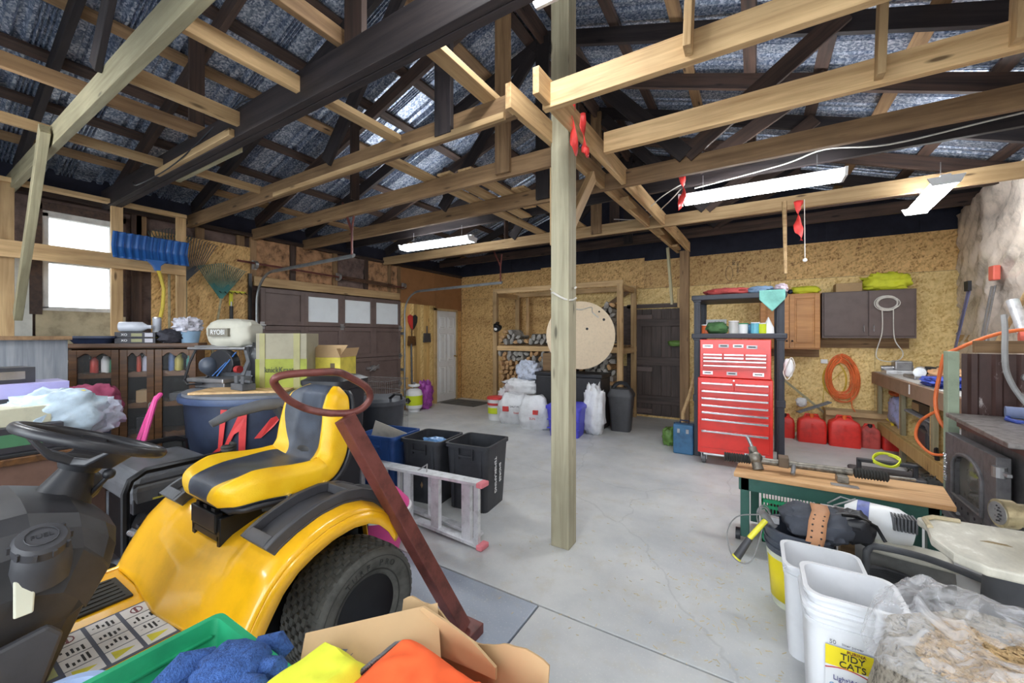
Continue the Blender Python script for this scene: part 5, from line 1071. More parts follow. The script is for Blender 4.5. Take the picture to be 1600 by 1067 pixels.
for i, (y, z0_, z1_, m_) in enumerate(((2.30, .7, 1.56, WO), (2.62, .6, 1.5, WO), (2.72, .6, 1.52, WO))): tag(obj('old_spade', B().cyl((XL+.05, y, z0_), (XL+.05, y, z1_), .018), m_), ['old wooden tool handle upright under the green rake', 'old wooden tool handle left of the door track, left one', 'old wooden tool handle left of the door track, right one'][i], 'handle')
tag(obj('black_strip', B().box(XL+.02, 2.72, 1.3, XL+.05, 2.76, 2.3), BLKM), 'black metal strip upright beside the left door track', 'strip')
# big dark tank with red script
TX, TY, TR_ = -3.60, 1.86, .62
tk = thing('round_tank', 'large round dark blue tub with big red script marks', 'tank', (TX, TY, 0))
obj('tub', B().lathe([(.52, 0), (.545, .03), (.60, .93), (.60, .96)], c=(0, 0, 0), seg=64), TANK, tk, smooth=.7)
obj('rim', B().lathe([(.60, .94), (.635, .945), (.64, .965), (.635, .99), (.59, .99)], seg=64), P('rim_blue', srgb(64, 80, 112), .45, dirt=.2), tk, smooth=.5)
obj('top_board', B().lathe([(.61, .99), (.61, 1.01)], seg=48), P('board_grey', srgb(112, 116, 124), .6), tk)
def script(poly, nm_='script_mark'):
    b = B(); r = [] ; rr = []
    for (a, z) in poly:
        rad = .555+.055*(z/.95)+.004; an = -math.radians(a); r.append(V((cos(an)*rad, sin(an)*rad, z))); rr.append(V((cos(an)*(rad+.006), sin(an)*(rad+.006), z)))
    b.rings([r, rr]); obj(nm_, b, PAINTR, tk)
for pz in ([(66, .60), (61, .64), (58, .92), (54, .92), (59, .60)], [(61, .56), (57, .60), (50, .74), (47, .76), (48, .52), (44, .52), (42, .88), (46, .90), (54, .72)], [(48, .50), (38, .56), (30, .62), (33, .56), (42, .48)], [(38, .70), (28, .84), (20, .87), (26, .78), (34, .70)], [(34, .60), (26, .64), (10, .76), (14, .66), (24, .56)]): script(pz)
tag(obj('loose_plywood', B().box(-.36, -.17, 0, .30, .15, .016, Matrix.Translation((TX+.16, TY-.24, 1.012)) @ Matrix.Rotation(.75, 4, 'Z')), WN), 'pale thin plywood scraps on the near edge of the tank top', 'board')
# boxes on the tank
b1 = thing('carton', 'tall grey green printed carton on the tank top', 'box', (-3.40, 1.90, 1.012), .68)
obj('body', B().box(-.20, -.14, 0, .19, .14, .46), CARDG, b1, bevel=.003); obj('green_band', B().box(-.203, -.143, .0, .193, -.14, .25), OLV, b1); obj('tape', B().box(.09, -.146, .0, .14, -.143, .46), P('tape_brown', srgb(150, 144, 88), .4), b1)
obj('tape', B().box(-.17, -.146, .0, -.13, -.143, .46), MT['tape_brown'], b1); text('knickKraat', .065, wmat(b1) @ face((-.02, -.149, .16), (1, 0, 0), (0, 0, 1)), P('print_dark', srgb(60, 66, 50), .6), b1, sx=.8)
b2 = thing('carton', 'yellow printed carton with open flap beside the tall carton', 'box', (-3.30, 2.22, 1.012), .45)
obj('body', B().box(-.17, -.14, 0, .17, .14, .25), YPR, b2, bevel=.003); obj('print', B().box(-.12, -.143, .04, -.02, -.14, .11), P('print_tan', srgb(176, 156, 84), .6), b2); obj('print', B().box(.08, -.143, .14, .12, -.14, .2), P('print_brown', srgb(110, 92, 60), .6), b2)
obj('flap', B().prism([(-.16, .25), (.16, .25), (.24, .36), (-.03, .36)], -.14, -.136, 'y', Matrix.Rotation(-.0, 4, 'X')), CARD, b2); obj('flap', B().prism([(-.14, .25), (.14, .25), (.2, .33), (-.2, .33)], .168, .172, 'x'), CARD, b2)
# bench saw with dust bag
bs = thing('mitre_saw', 'grey bench saw with a pale cloth dust bag on the tank', 'saw', (-3.93, 1.63, 1.012), .25)
obj('table', B().box(-.22, -.16, .05, .2, .16, .085).box(-.18, -.12, 0, .16, .12, .05), STL, bs, bevel=.008); obj('fence', B().box(-.28, .05, .085, .26, .07, .14), P('saw_grey', srgb(120, 124, 132), .4, .4), bs, bevel=.004)
obj('motor', B().lathe([(.05, -.10), (.07, -.08), (.075, .04), (.06, .08), (.03, .10)], seg=20, M=Matrix.Translation((-.13, -.02, .17)) @ Matrix.Rotation(1.1, 4, 'X') @ Matrix.Rotation(.5, 4, 'Y')), P('motor_grey', srgb(76, 84, 98), .4), bs, smooth=.7)
obj('blade_guard', B().prism([(-.1, .10)]+[(-.02+.15*cos(a), .16+.13*sin(a)) for a in [pi-k*pi/12 for k in range(13)]]+[(.1, .10)], -.035, .035, 'y', Matrix.Translation((.02, 0, .03))), BLK, bs, bevel=.006)
obj('rail_tube', B().cyl((-.34, .0, .34), (.22, .1, .35), .016).cyl((-.34, -.06, .33), (.2, .04, .33), .014), STL, bs, smooth=True); obj('wire_loop', B().tube([(-.33, 0, .33), (-.36, -.04, .2), (-.33, -.1, .06), (-.2, -.16, .03), (-.05, -.15, .04), (-.05, -.1, .1)], .010, 6), BLK, bs, smooth=True)
obj('swing_arm', B().tube([(.15, .06, .08), (.2, .08, .22), (.18, .06, .34)], [.035, .03, .025], 8), GRYP, bs, smooth=True)
obj('guide_rod', B().cyl((.05, -.1, .10), (.14, .0, .30), .006), BLU, bs); obj('guide_rod', B().cyl((.0, -.1, .10), (.12, .02, .3), .005), BLU, bs); obj('red_knob', B().cyl((.22, -.06, .16), (.26, -.06, .16), .03), P('knob_red', srgb(160, 50, 50), .4), bs)
db = obj('dust_bag', B().blob((-.03, .12, .46), (.50, .22, .25), 4, .10, 2, 34, 20, pw=.6), P('dust_bag', srgb(196, 194, 180), .8, dirt=.1), bs, smooth=True)
obj('bag_label', B().box(-.13, -.004, -.035, .10, .03, .035, Matrix.Translation((-.04, -.012, .47))), P('label_dk', srgb(128, 124, 112), .6), db)
text('RYOBI', .060, wmat(bs) @ face((-.055, -.018, .47), (1, 0, 0), (0, 0, 1)), WPL, db)
lump('black_sack', (-3.66, 1.86, 1.012), (.22, .24, .40), P('sack_black', srgb(44, 46, 50), .35, dirt=.3, ds=12), 'black crinkled bag with a lime edge left of the tall carton', 'bag', 9, .35, 4)
tag(obj('vice', B().box(-.09, -.05, 0, .09, .05, .05, Matrix.Translation((-3.42, 1.55, 1.03))).box(-.08, -.03, .05, -.03, .03, .11, Matrix.Translation((-3.42, 1.55, 1.03))).box(.02, -.03, .05, .07, .03, .11, Matrix.Translation((-3.42, 1.55, 1.03))).cyl((-3.50, 1.55, 1.1), (-3.26, 1.53, 1.1), .012), GRYP, bevel=.004), 'small grey clamp vice in front of the black bag', 'vice')
# generator
ge = thing('generator', 'black tube-framed portable generator between tractor and tank', 'generator', (-3.12, .97, 0))
tb = lambda pts: B().tube(pts, .018, 8)
gx0, gx1, gy0, gy1 = -3.46, -2.76, .70, 1.16
for x in (gx1, gx0):
    obj('frame_tube', tb([(x, gy0, .08), (x, gy0, .64), (x, gy0+.02, .70), (x, gy0+.08, .735), (x, gy1-.02, .735), (x, gy1+.03, .71), (x, gy1+.04, .64), (x, gy1+.04, .08)]), BLKM, ge, world=True, smooth=True)
for y in (gy0+.02, gy1): obj('cross_tube', tb([(gx0, y, .12), (gx1, y, .12)]), BLKM, ge, world=True, smooth=True)
obj('cross_tube', tb([(gx0, gy1+.02, .5), (gx1, gy1+.02, .5)]), BLKM, ge, world=True, smooth=True)
obj('fuel_tank', B().rings([[V((-3.11+a*(.31), .95+b_*.21, .54)) for a, b_ in ((-1, -1), (1, -1), (1, 1), (-1, 1))], [V((-3.11+a*.32, .95+b_*.22, .64)) for a, b_ in ((-1, -1), (1, -1), (1, 1), (-1, 1))], [V((-3.11+a*.27, .95+b_*.18, .70)) for a, b_ in ((-1, -1), (1, -1), (1, 1), (-1, 1))]]), P('gen_grey', srgb(84, 86, 90), .4, dirt=.25), ge, world=True, bevel=.02)
obj('tank_cap', B().cyl((-3.2, .95, .70), (-3.2, .95, .73), .04), BLK, ge, world=True, smooth=True)
obj('engine_block', B().box(-3.38, .78, .14, -3.10, 1.12, .5).cyl((-3.08, .95, .32), (-2.9, .95, .32), .15, seg=24), BLKM, ge, world=True, bevel=.01)
obj('control_panel', B().box(-2.86, .74, .50, -2.80, 1.14, .66), BLK, ge, world=True, bevel=.006)
obj('badge', B().box(-2.80, .82, .56, -2.797, .93, .60), P('badge_gold', srgb(190, 176, 70), .4), ge, world=True); text('6500', .035, face((-2.796, .875, .58), (0, 1, 0), (0, 0, 1)), INK, ge)
obj('badge', B().box(-2.80, 1.03, .585, -2.797, 1.07, .615), WPL, ge, world=True)
obj('side_panel', B().box(-2.84, .76, .15, -2.80, 1.02, .44), BLK, ge, world=True, bevel=.004)
for k in range(9): obj('engine_fin', B().box(-2.93, 1.0+.012*k, .30, -2.80, 1.004+.012*k, .48), STL, ge, world=True)
obj('hose', B().tube([(-2.8, .9, .5), (-2.76, 1.0, .44), (-2.79, 1.1, .36), (-2.82, 1.14, .5)], .01, 6), GRYP, ge, world=True, smooth=True)
obj('coupling', B().cyl((-2.74, .72, .44), (-2.60, .74, .44), .022).cyl((-2.66, .73, .44), (-2.62, .735, .44), .03), CHR, ge, world=True, smooth=True)
for y in (.62,):
    wl_ = obj('wheel', B().lathe([(.03, -.04), (.1, -.045), (.125, -.02), (.125, .02), (.1, .045), (.03, .04)], seg=24, M=Matrix.Translation(V((-2.95, y, .125))) @ Matrix.Rotation(pi/2, 4, 'Y')), RUB, ge, world=True, smooth=.8); obj('rim', B().cyl((-2.90, y, .125), (-2.9+.01, y, .125), .05), STL, wl_, world=True)
obj('coil', B().tube([(-2.76+.035*cos(a), 1.17+.03*sin(a), .70+.012*a*.25) for a in [k*.4 for k in range(70)]], .012, 6), RUB, ge, world=True, smooth=True)
tag(obj('pink_hose', B().tube([(-3.58, .80, .0), (-3.62, .93, .55), (-3.70, 1.06, .88), (-3.75, 1.12, 1.0), (-3.74, 1.14, 1.02), (-3.71, 1.10, .98), (-3.60, 1.0, .7)], .016, 8), PNK, smooth=True), 'bright pink doubled plastic loop standing by the generator', 'tube')
# pink basin behind the mower seat
t = thing('basin', 'pink plastic basin with white rim behind the tractor seat', 'basin', (-2.13, 1.78, 0)); obj('bowl', B().lathe([(.10, .0), (.13, .02), (.20, .30), (.20, .34), (.13, .42), (.02, .45)], seg=28), PNK, t, smooth=True); obj('rim', B().lathe([(.20, .29), (.215, .295), (.215, .32), (.20, .325)], seg=28), WPL, t, smooth=.5)
# wheelie bin, round can
t = thing('wheeled_bin', 'tall black wheeled bin right behind the tractor seat', 'bin', (-2.76, 1.90, 0), .3); obj('body', B().rings([rrect(.26, .26, .04), rrect(.32, .34, 1.05), rrect(.35, .37, 1.06), rrect(.35, .37, 1.09)]), BLK, t, smooth=.5); obj('lid', B().rings([rrect(.36, .38, 1.09), rrect(.36, .38, 1.12), rrect(.26, .28, 1.15)]), BLK, t, smooth=.5)
obj('wheel', B().cyl((-.16, .14, .06), (-.12, .14, .06), .06), RUB, t); obj('wheel', B().cyl((.12, .14, .06), (.16, .14, .06), .06), RUB, t)
t = thing('rubbish_can', 'round charcoal rubbish can with lid before the wire crate', 'bin', (-3.42, 2.90, 0)); obj('body', B().lathe([(.19, 0), (.235, .74), (.24, .74)], seg=32), P('can_charcoal', srgb(62, 66, 74), .5), t, smooth=.6); obj('lid', B().lathe([(.25, .73), (.25, .77), (.21, .80), (.08, .82), (.001, .82)], seg=32), P('lid_charcoal', srgb(84, 88, 96), .5), t, smooth=.4); obj('handle', B().tube([(.18, -.05, .80), (.25, -.04, .85), (.27, .02, .84), (.24, .06, .79)], .014, 6), BLK, t, smooth=True)
# wire dog crate
wc = thing('wire_crate', 'folding wire dog crate standing by the garage door', 'crate', (-5.0, 4.1, 0), .2)
for z in (0, .2, .4, .6, .78): obj('ring_wire', B().tube([(-.32, -.28, z+.01), (.42, -.28, z+.01), (.42, .28, z+.01), (-.32, .28, z+.01)], .0045, 5, closed=True), STL, wc)
for k in range(24): obj('front_wire', B().cyl((-.32+.032*k, -.28, .01), (-.32+.032*k, -.28, .79), .0028, seg=4), STL, wc)
for k in range(12): obj('side_wire', B().cyl((.42, -.28+.05*k, .01), (.42, -.28+.05*k, .79), .0028, seg=4), STL, wc)
for k in range(7): obj('cross_wire', B().cyl((-.32, -.28, .1*k+.1), (.42, -.28, .1*k+.1), .002, seg=4), STL, wc)
for k in range(9): obj('top_wire', B().cyl((-.32+.09*k, -.28, .79), (-.32+.09*k, .28, .79), .0028, seg=4), STL, wc)
# recycling bins
def recbin(c, rz, mat, label, txt=False, h=.55, w_=.42, d=.41):
    t = thing('recycling_bin', label, 'bin', c, rz)
    obj('tub', tub(B(), w_*.82, d*.82, w_*.95, d*.95, h, .04, .006, .012, .03), mat, t, smooth=.5)
    for (x, s_) in ((0, 1),): obj('grip', B().box(-.07, -d/2*.98-.012, h-.10, .07, -d/2*.95+.004, h-.085).box(-.07, -d/2*.98-.012, h-.12, -.062, -d/2*.93, h-.03).box(.062, -d/2*.98-.012, h-.12, .07, -d/2*.93, h-.03), mat, t)
    for x in (-.13, .13): obj('corner_rib', B().prism([(x-.012, .02), (x+.012, .02), (x+.014, h-.05), (x-.014, h-.05)], -d*.475, -d*.45, 'y'), mat, t)
    if txt:
        for i, ln in enumerate(('TEMISKAMING', 'SHORES')): text(ln, .062 if i == 0 else .06, wmat(t) @ face((w_*.466+.004, -.02+i*.085-.03, h*.52), (0, 0, -1), (-.1, 1, 0)), WPL, t, sx=.75)
    return t
BKB = P('bin_black', srgb(50, 52, 58), .5, dirt=.3, ds=5)
recbin((-2.06, 2.79, 0), .12, BKB, 'black recycling bin with white print, nearest the centre post', True)
recbin((-2.50, 2.70, 0), .14, BKB, 'black recycling bin between the blue and printed bins'); recbin((-2.95, 2.60, 0), .15, BLUB, 'blue recycling bin left of the black bins', w_=.42)
tag(obj('cardboard_sheet', B().box(-.17, -.02, 0, .17, -.014, .30, Matrix.Translation((-2.98, 2.55, .32)) @ Matrix.Rotation(.3, 4, 'Z') @ Matrix.Rotation(.3, 4, 'Y')), P('card_pale', srgb(206, 200, 186), .7)), 'pale folded card sticking up in the blue bin', 'card')
lump('blue_wrapper', (-2.48, 2.72, .40), (.24, .14, .12), P('wrapper_blue', srgb(120, 170, 226), .3, dirt=.3, ds=20), 'blue and white wrapper in the middle black bin', 'wrapper', 5, .3); lump('bin_contents', (-2.5, 2.7, .02), (.3, .3, .38), CARD, 'brown paper waste filling the middle black bin', 'waste', 6, .2)
lump('bin_contents', (-2.95, 2.6, .02), (.3, .3, .42), MT['card_pale'], 'pale paper waste filling the blue bin', 'waste', 8, .2)
# aluminium step ladder lying on its side
ld = thing('step_ladder', 'aluminium step ladder lying on its side with pink feet', 'ladder', (-2.3, 2.2, 0), 0)
def lframe(y, x0, x1, za0, za1, zb0, zb1, nr, wd, dy, px0, px1, plate=.08):
    obj('rail', B().rings([[V((x0, y-.015, zb0)), V((x0, y+.05, zb0)), V((x0, y+.05, zb0+.022)), V((x0, y-.015, zb0+.022))], [V((x1, y-.015+dy, zb1)), V((x1, y+.05+dy, zb1)), V((x1, y+.05+dy, zb1+.022)), V((x1, y-.015+dy, zb1+.022))]]), ALU, ld, world=True, bevel=.002)
    obj('rail', B().rings([[V((x0, y-.015, za0)), V((x0, y+.05, za0)), V((x0, y+.05, za0+.022)), V((x0, y-.015, za0+.022))], [V((x1, y-.015+dy, za1)), V((x1, y+.05+dy, za1)), V((x1, y+.05+dy, za1+.022)), V((x1, y-.015+dy, za1+.022))]]), ALU, ld, world=True, bevel=.002)
    for k in range(nr):
        u = (k+.6)/nr; x = x0+(x1-x0)*u; yy = y+dy*u; obj('step' if plate > .03 else 'rung', B().box(x-plate/2, yy, zb0+(zb1-zb0)*u+.02, x+plate/2, yy+.035, za0+(za1-za0)*u), ALU, ld, world=True, bevel=.002)
lframe(2.20, -3.05, -1.60, .36, .43, .07, .01, 5, .3, -.02, 0, 0, .075); lframe(2.30, -3.05, -1.66, .34, .40, .08, .03, 4, .3, -.03, 0, 0, .03)
for z in (.02, .44): obj('foot', B().cb((-1.585, 2.20, z), (.05, .09, .035)), P('foot_pink', srgb(226, 130, 140), .6), ld, world=True, bevel=.008)
obj('end_rung', B().box(-1.64, 2.17, .03, -1.60, 2.2, .43), ALU, ld, world=True, bevel=.002); obj('top_cap', B().box(-3.1, 2.17, .06, -3.03, 2.36, .38), P('cap_grey', srgb(140, 142, 146), .5), ld, world=True, bevel=.008)
obj('spreader', B().tube([(-2.2, 2.21, .42), (-2.16, 2.27, .46), (-2.10, 2.2, .42)], .006, 5).tube([(-1.9, 2.2, .43), (-1.75, 2.27, .42)], .006, 5), STL, ld, world=True)
# ================================================ RIGHT SIDE
wk = thing('workbench', 'long brown faced workbench with open bays along the right wall', 'workbench', (1.8, 5.8, 0))
obj('worktop', B().box(1.42, 4.35, .93, 2.2, YB-.03, .96), P('top_pale', srgb(206, 204, 200), .6, dirt=.15, ds=8), wk, world=True)
obj('fascia', B().box(1.38, 4.35, .80, 1.42, YB-.03, .955), P('fascia_brown', srgb(160, 132, 112), .6, dirt=.15), wk, world=True, bevel=.004)
obj('paint_run', B().box(1.376, 5.72, .84, 1.381, 5.75, .94), WPL, wk, world=True)
obj('lower_shelf', B().box(1.42, 4.35, .28, 2.2, YB-.03, .31), OSBL, wk, world=True); obj('lower_fascia', B().box(1.38, 4.35, .18, 1.42, YB-.03, .31), WKNOT, wk, world=True)
for y in (7.28, 6.28, 5.33, 4.40): obj('divider', B().box(1.43, y, .0, 2.15, y+.02, .93), OSBL, wk, world=True); timber('leg', (1.45, y-.02, 0), (1.45, y-.02, .80), .04, .09, WG, wk)
obj('mid_shelf', B().box(1.45, 5.36, .60, 2.1, 6.27, .615), WWAL2, wk, world=True)
# on the bench
t = thing('bench_grinder', 'silver planer tool at the far end of the workbench', 'tool', (1.60, 7.0, .96)); obj('base', B().box(-.16, -.12, 0, .14, .12, .05), ALU, t, bevel=.01); obj('body', B().box(-.07, -.09, .05, .1, .09, .17), STL, t, bevel=.015); obj('arm', B().cyl((-.19, 0, .07), (.12, 0, .09), .03), CHR, t, smooth=True)
t = thing('sander', 'second silver and black power tool on the workbench', 'tool', (1.66, 6.35, .96)); obj('base', B().box(-.14, -.2, 0, .1, .2, .04), STL, t, bevel=.01); obj('body', B().cyl((-.08, -.14, .08), (.0, .14, .08), .055, seg=14), ALU, t, smooth=True); obj('grip', B().box(.02, -.1, .05, .08, .1, .14), BLK, t, bevel=.01)
t = thing('long_level', 'long grey metal level box at the back of the workbench', 'tool', (1.95, 6.4, .96)); obj('bar', B().box(-.05, -.5, 0, .05, .5, .12), STL, t, bevel=.006)
lump('orange_bag', (1.72, 5.72, .96), (.34, .5, .15), P('bag_peach', srgb(226, 176, 130), .5, dirt=.4, ds=9), 'peach and orange crumpled bag on the workbench', 'bag', 4, .3, 4)
lump('blue_strap', (1.60, 5.42, .96), (.34, .55, .09), P('strap_blue', srgb(76, 96, 196), .6, dirt=.4, ds=22), 'heap of bright blue strapping on the workbench', 'strap', 7, .35, 6)
# below the bench
lump('printed_sack', (1.62, 6.75, .31), (.34, .5, .40), P('sack_print', srgb(160, 170, 214), .5, dirt=.6, ds=11), 'blue and white printed sack in the farthest bench bay', 'bag', 5, .2)
lump('orange_strap', (1.60, 6.85, .68), (.22, .34, .07), ORC, 'orange strap on top of the printed sack', 'strap', 5, .4, 5)
t = thing('tool_box', 'black tool tray on the middle shelf in the second bench bay', 'box', (1.72, 5.8, .615)); obj('tray', B().box(-.22, -.35, 0, .1, .35, .12), BLK, t, bevel=.01); obj('label', B().box(-.224, .12, .02, -.22, .33, .1), CARD, t)
t = thing('shop_vacuum', 'grey blower with ribbed hose in the second bench bay', 'vacuum', (1.58, 5.62, .31)); obj('body', B().box(-.14, -.14, 0, .14, .14, .2), DGRY, t, bevel=.03); obj('motor', B().sphere((-.02, .2, .12), .12), GRYP, t, smooth=True)
obj('ribbed_hose', B().tube([(-.08+.0*k, .18-.028*k, .22+.09*sin(k*.17)-.002*k*k*.5) for k in range(16)], [.05 if k % 2 else .042 for k in range(16)], 12), GRYP, t, smooth=.3); obj('wand', B().tube([(-.10, -.22, .16), (-.16, -.5, -.02), (-.14, -.62, -.05)], .018, 8), BLK, t, smooth=True)
t = thing('power_unit', 'white and grey housing with an orange knob in the near bench bay', 'tool', (1.58, 4.8, .31)); obj('housing', B().blob((0, 0, .18), (.30, .4, .36), 2, .03, 1, 28, 18, 0, .6), WPL, t, smooth=True); obj('slot', B().box(-.152, -.1, .22, -.14, .08, .28), BLK, t, bevel=.004); obj('knob', B().cyl((-.17, .04, .12), (-.13, .04, .12), .035), ORC, t, smooth=True)
OH = obj('orange_hose', B().tube(cr([(1.32, 4.62, 1.30), (1.30, 4.66, 1.10), (1.28, 4.66, .90), (1.30, 4.62, .74), (1.40, 4.6, .60)]), .014, 8), ORC, None, smooth=True); tag(OH, 'orange hose hanging down left of the green post', 'hose')
tag(obj('orange_loop', B().tube(cr([(1.36, 4.9, .80), (1.30, 5.1, .66), (1.28, 5.12, .50), (1.34, 5.0, .40), (1.42, 4.9, .42)]), .012, 8), ORC, smooth=True), 'orange loop of hose hanging below the bench edge', 'hose')
tag(obj('orange_arc', B().tube([(1.36, 4.75, 1.30)]+[(1.36+.55*k/10, 4.72-.05*k/10, 1.30+.20*sin(k/10*pi*.62)) for k in range(1, 11)], .014, 8), ORC, smooth=True), 'orange hose arching over the top of the dark panel', 'hose')
tag(obj('black_cables', B().tube([(1.36+.10*cos(a)+.01*sin(a*2), 5.25+.16*sin(a), .12+.05*sin(a*1.3)) for a in [k*.35 for k in range(60)]], .006, 5), RUB, smooth=True), 'tangle of thin black cables at the foot of the bench', 'cable')
# ribbed dark panel
hp = thing('heat_shield', 'dark brown ribbed metal panel on a green post behind the stove', 'panel', (1.8, 4.3, 0))
timber('post', (1.26, 4.28, 0), (1.26, 4.28, 1.335), .06, .09, P('sage_post', srgb(150, 164, 142), .7, dirt=.2), hp); timber('post', (2.2, 4.3, 0), (2.2, 4.3, 1.33), .06, .09, WG, hp)
b = B(); pr = []
x = 1.31
while x < 2.2: pr += [(x, 0), (x+.03, 0), (x+.045, -.02), (x+.075, -.02), (x+.09, 0)]; x += .12
vr = [[b.bm.verts.new((a, 4.27+d, z)) for a, d in pr] for z in (.25, 1.32)]
for i in range(len(pr)-1): b._f([vr[0][i], vr[0][i+1], vr[1][i+1], vr[1][i]])
def spotted(name, base, spot):
    m, t, p = nt(name); n = N(t, 'ShaderNodeTexNoise', Scale=7, Detail=7, Roughness=.7); t.links.new(coords(t, (1.6, 1, .7)), n.inputs['Vector'])
    t.links.new(ramp(t, n.outputs[0], [(.3, tuple(x*.7 for x in base)), (.58, base), (.64, spot)]), p.inputs['Base Color']); p.inputs['Roughness'].default_value = .45; MT[name] = m; return m
obj('ribbed_sheet', b, spotted('shield_paint', srgb(78, 56, 52), srgb(176, 166, 164)), hp, world=True, solid=.002)
obj('vent_disc', B().cyl((1.62, 4.245, 1.16), (1.62, 4.225, 1.16), .03), STL, hp, world=True, smooth=True)
timber('ledge', (1.40, 4.36, 1.37), (2.25, 4.36, 1.37), .04, .09, WO, hp)
# stove
st = thing('wood_stove', 'grey iron wood stove with arched glass door facing the room', 'stove', (1.6, 3.6, 0))
obj('firebox', B().rings([[V(p) for p in ((1.26, 3.26, .25), (1.95, 3.26, .25), (1.95, 4.12, .25), (1.26, 4.12, .25))], [V(p) for p in ((1.26, 3.26, .80), (1.95, 3.26, .80), (1.95, 4.12, .80), (1.26, 4.12, .80))]]), CASTM, st, world=True, bevel=.01)
obj('curved_cheek', B().tube([(1.30, 3.20, .25), (1.30, 3.22, .5), (1.30, 3.18, .78)], [.04, .05, .07], 10), CASTM, st, world=True, smooth=True)
obj('hearth_base', B().box(1.22, 3.2, 0, 2.0, 4.15, .20), CASTM, st, world=True, bevel=.01); obj('ash_lip', B().box(1.12, 3.3, .20, 1.9, 4.10, .25), CASTM, st, world=True, bevel=.008)
obj('top_plate', B().prism([(1.14, 3.16), (1.95, 3.02), (2.02, 3.1), (2.02, 4.18), (1.20, 4.18)], .855, .885, 'z'), P('stove_top', srgb(128, 122, 120), .45, .4, dirt=.4, ds=20), st, world=True, bevel=.006)
obj('neck_band', B().box(1.24, 3.24, .80, 1.95, 4.12, .855), P('stove_rust', srgb(112, 84, 78), .6), st, world=True)
zc_, rz_ = .56, .11
win = [(3.52, .36), (3.94, .36)]+[(3.73+.21*cos(a), .56+.11*sin(a)) for a in [k*pi/14 for k in range(15)]]
fo = [(3.37, .25), (4.08, .25), (4.08, .76), (3.37, .76)]
dr_ = obj('door', B().box(1.17, 3.37, .25, 1.23, 3.52, .76).box(1.17, 3.94, .25, 1.23, 4.08, .76).box(1.17, 3.52, .25, 1.23, 3.94, .36).prism([(3.52, .76), (3.52, .56)]+[(3.73-.21*cos(a), .56+.11*sin(a)) for a in [k*pi/14 for k in range(15)]]+[(3.94, .56), (3.94, .76)], 1.17, 1.23, 'x'), CASTM, st, world=True, bevel=.004)
obj('door_glass', B().box(1.20, 3.5, .34, 1.205, 3.96, .69), MIR, dr_, world=True)
obj('arch_trim', B().tube([(1.165, 3.52, .36), (1.165, 3.52, .56)]+[(1.165, 3.73-.21*cos(a), .56+.11*sin(a)) for a in [k*pi/14 for k in range(15)]]+[(1.165, 3.94, .36)], .012, 8, closed=True), CASTM, dr_, world=True, smooth=True)
for z in (.34, .68): obj('door_hinge', B().cyl((1.18, 3.36, z-.03), (1.18, 3.36, z+.03), .03, seg=12).box(1.18, 3.28, z-.008, 1.2, 3.36, z+.008), STL, dr_, world=True)
obj('latch_rod', B().cyl((1.15, 3.98, .27), (1.12, 3.70, .30), .010), STL, dr_, world=True); obj('air_spring', B().tube([(1.15+.008*cos(a), 4.01+.008*sin(a), .42+a*.003) for a in [k*.6 for k in range(110)]], .004, 5), CHR, dr_, world=True)
for k in range(7): obj('air_hole', B().cyl((1.168, 3.45+k*.09, .305), (1.172, 3.45+k*.09, .305), .010, seg=8), INK, dr_, world=True)
# things on the stove
t = thing('hand_saw_handle', 'grey blue padded tool grip lying on the stove top', 'tool', (1.53, 3.98, .885)); obj('grip', B().cyl((-.10, .02, .055), (.26, -.06, .055), .04, seg=14), P('grip_blue', srgb(112, 124, 158), .6), t, smooth=True); obj('loop', B().tube([(-.08, .02, .04), (-.11, -.03, .015), (-.09, -.10, .012), (.02, -.13, .012)], .013, 8), P('loop_blue', srgb(60, 80, 160), .5), t, smooth=True); obj('blade', B().box(-.08, -.2, .002, .3, .0, .005), STL, t)
tag(obj('black_rod', B().cyl((1.46, 3.80, .898), (1.85, 3.55, .898), .012), BLKM), 'thin black rod lying in front of the padded grip', 'rod')
tag(obj('white_hose', B().tube(cr([(1.56, 4.38, 1.60), (1.53, 4.28, 1.48), (1.50, 4.20, 1.34), (1.505, 4.19, 1.20), (1.55, 4.18, 1.06), (1.62, 4.14, .94), (1.74, 4.08, .905)]), .017, 8), GRC, smooth=True), 'pale grey hose hanging down over the dark ribbed panel', 'hose')
# tools on the sheeted wall
def onwall(y): return XR-.42
t = thing('bolt_cutter', 'long tool with red grips hanging on the sheeted wall', 'tool', (2.046, 5.884, 1.503)); obj('arm', B().cyl((2.056, 6.000, 1.959), (2.035, 6.148, 1.450), .009).cyl((2.056, 5.936, 1.959), (2.025, 6.063, 1.418), .009), STL, t, world=True, kind='stuff'); obj('red_grip', B().box(2.035, 5.915, 2.012, 2.089, 6.021, 2.161), P('grip_red', srgb(206, 96, 80), .5), t, world=True, bevel=.01); obj('jaw', B().box(2.025, 6.042, 1.344, 2.056, 6.148, 1.450), STL, t, world=True, bevel=.008)
t = thing('axe_handle', 'pale wooden axe handle slanting across the sheeted wall', 'handle', (2.068, 5.618, 1.503)); obj('handle', B().cyl((2.099, 5.279, 2.034), (1.993, 5.778, 1.333), .022, .018), WN, t, world=True, smooth=True)
t = thing('steel_cylinder', 'short silver cylinder tool hanging at right edge of the wall', 'tool', (2.078, 5.248, 1.503)); obj('barrel', B().cyl((2.046, 5.321, 1.768), (2.078, 5.226, 1.482), .04), ALU, t, world=True, smooth=True)
t = thing('red_reel', 'red hand reel low on the sheeted wall at right edge', 'tool', (2.068, 5.141, 1.397)); obj('drum', B().cyl((2.035, 5.194, 1.439), (2.120, 5.173, 1.439), .06), P('grip_red', srgb(206, 96, 80), .5), t, world=True, smooth=True); obj('base', B().box(1.993, 5.067, 1.323, 2.120, 5.279, 1.355), WHT, t, world=True)
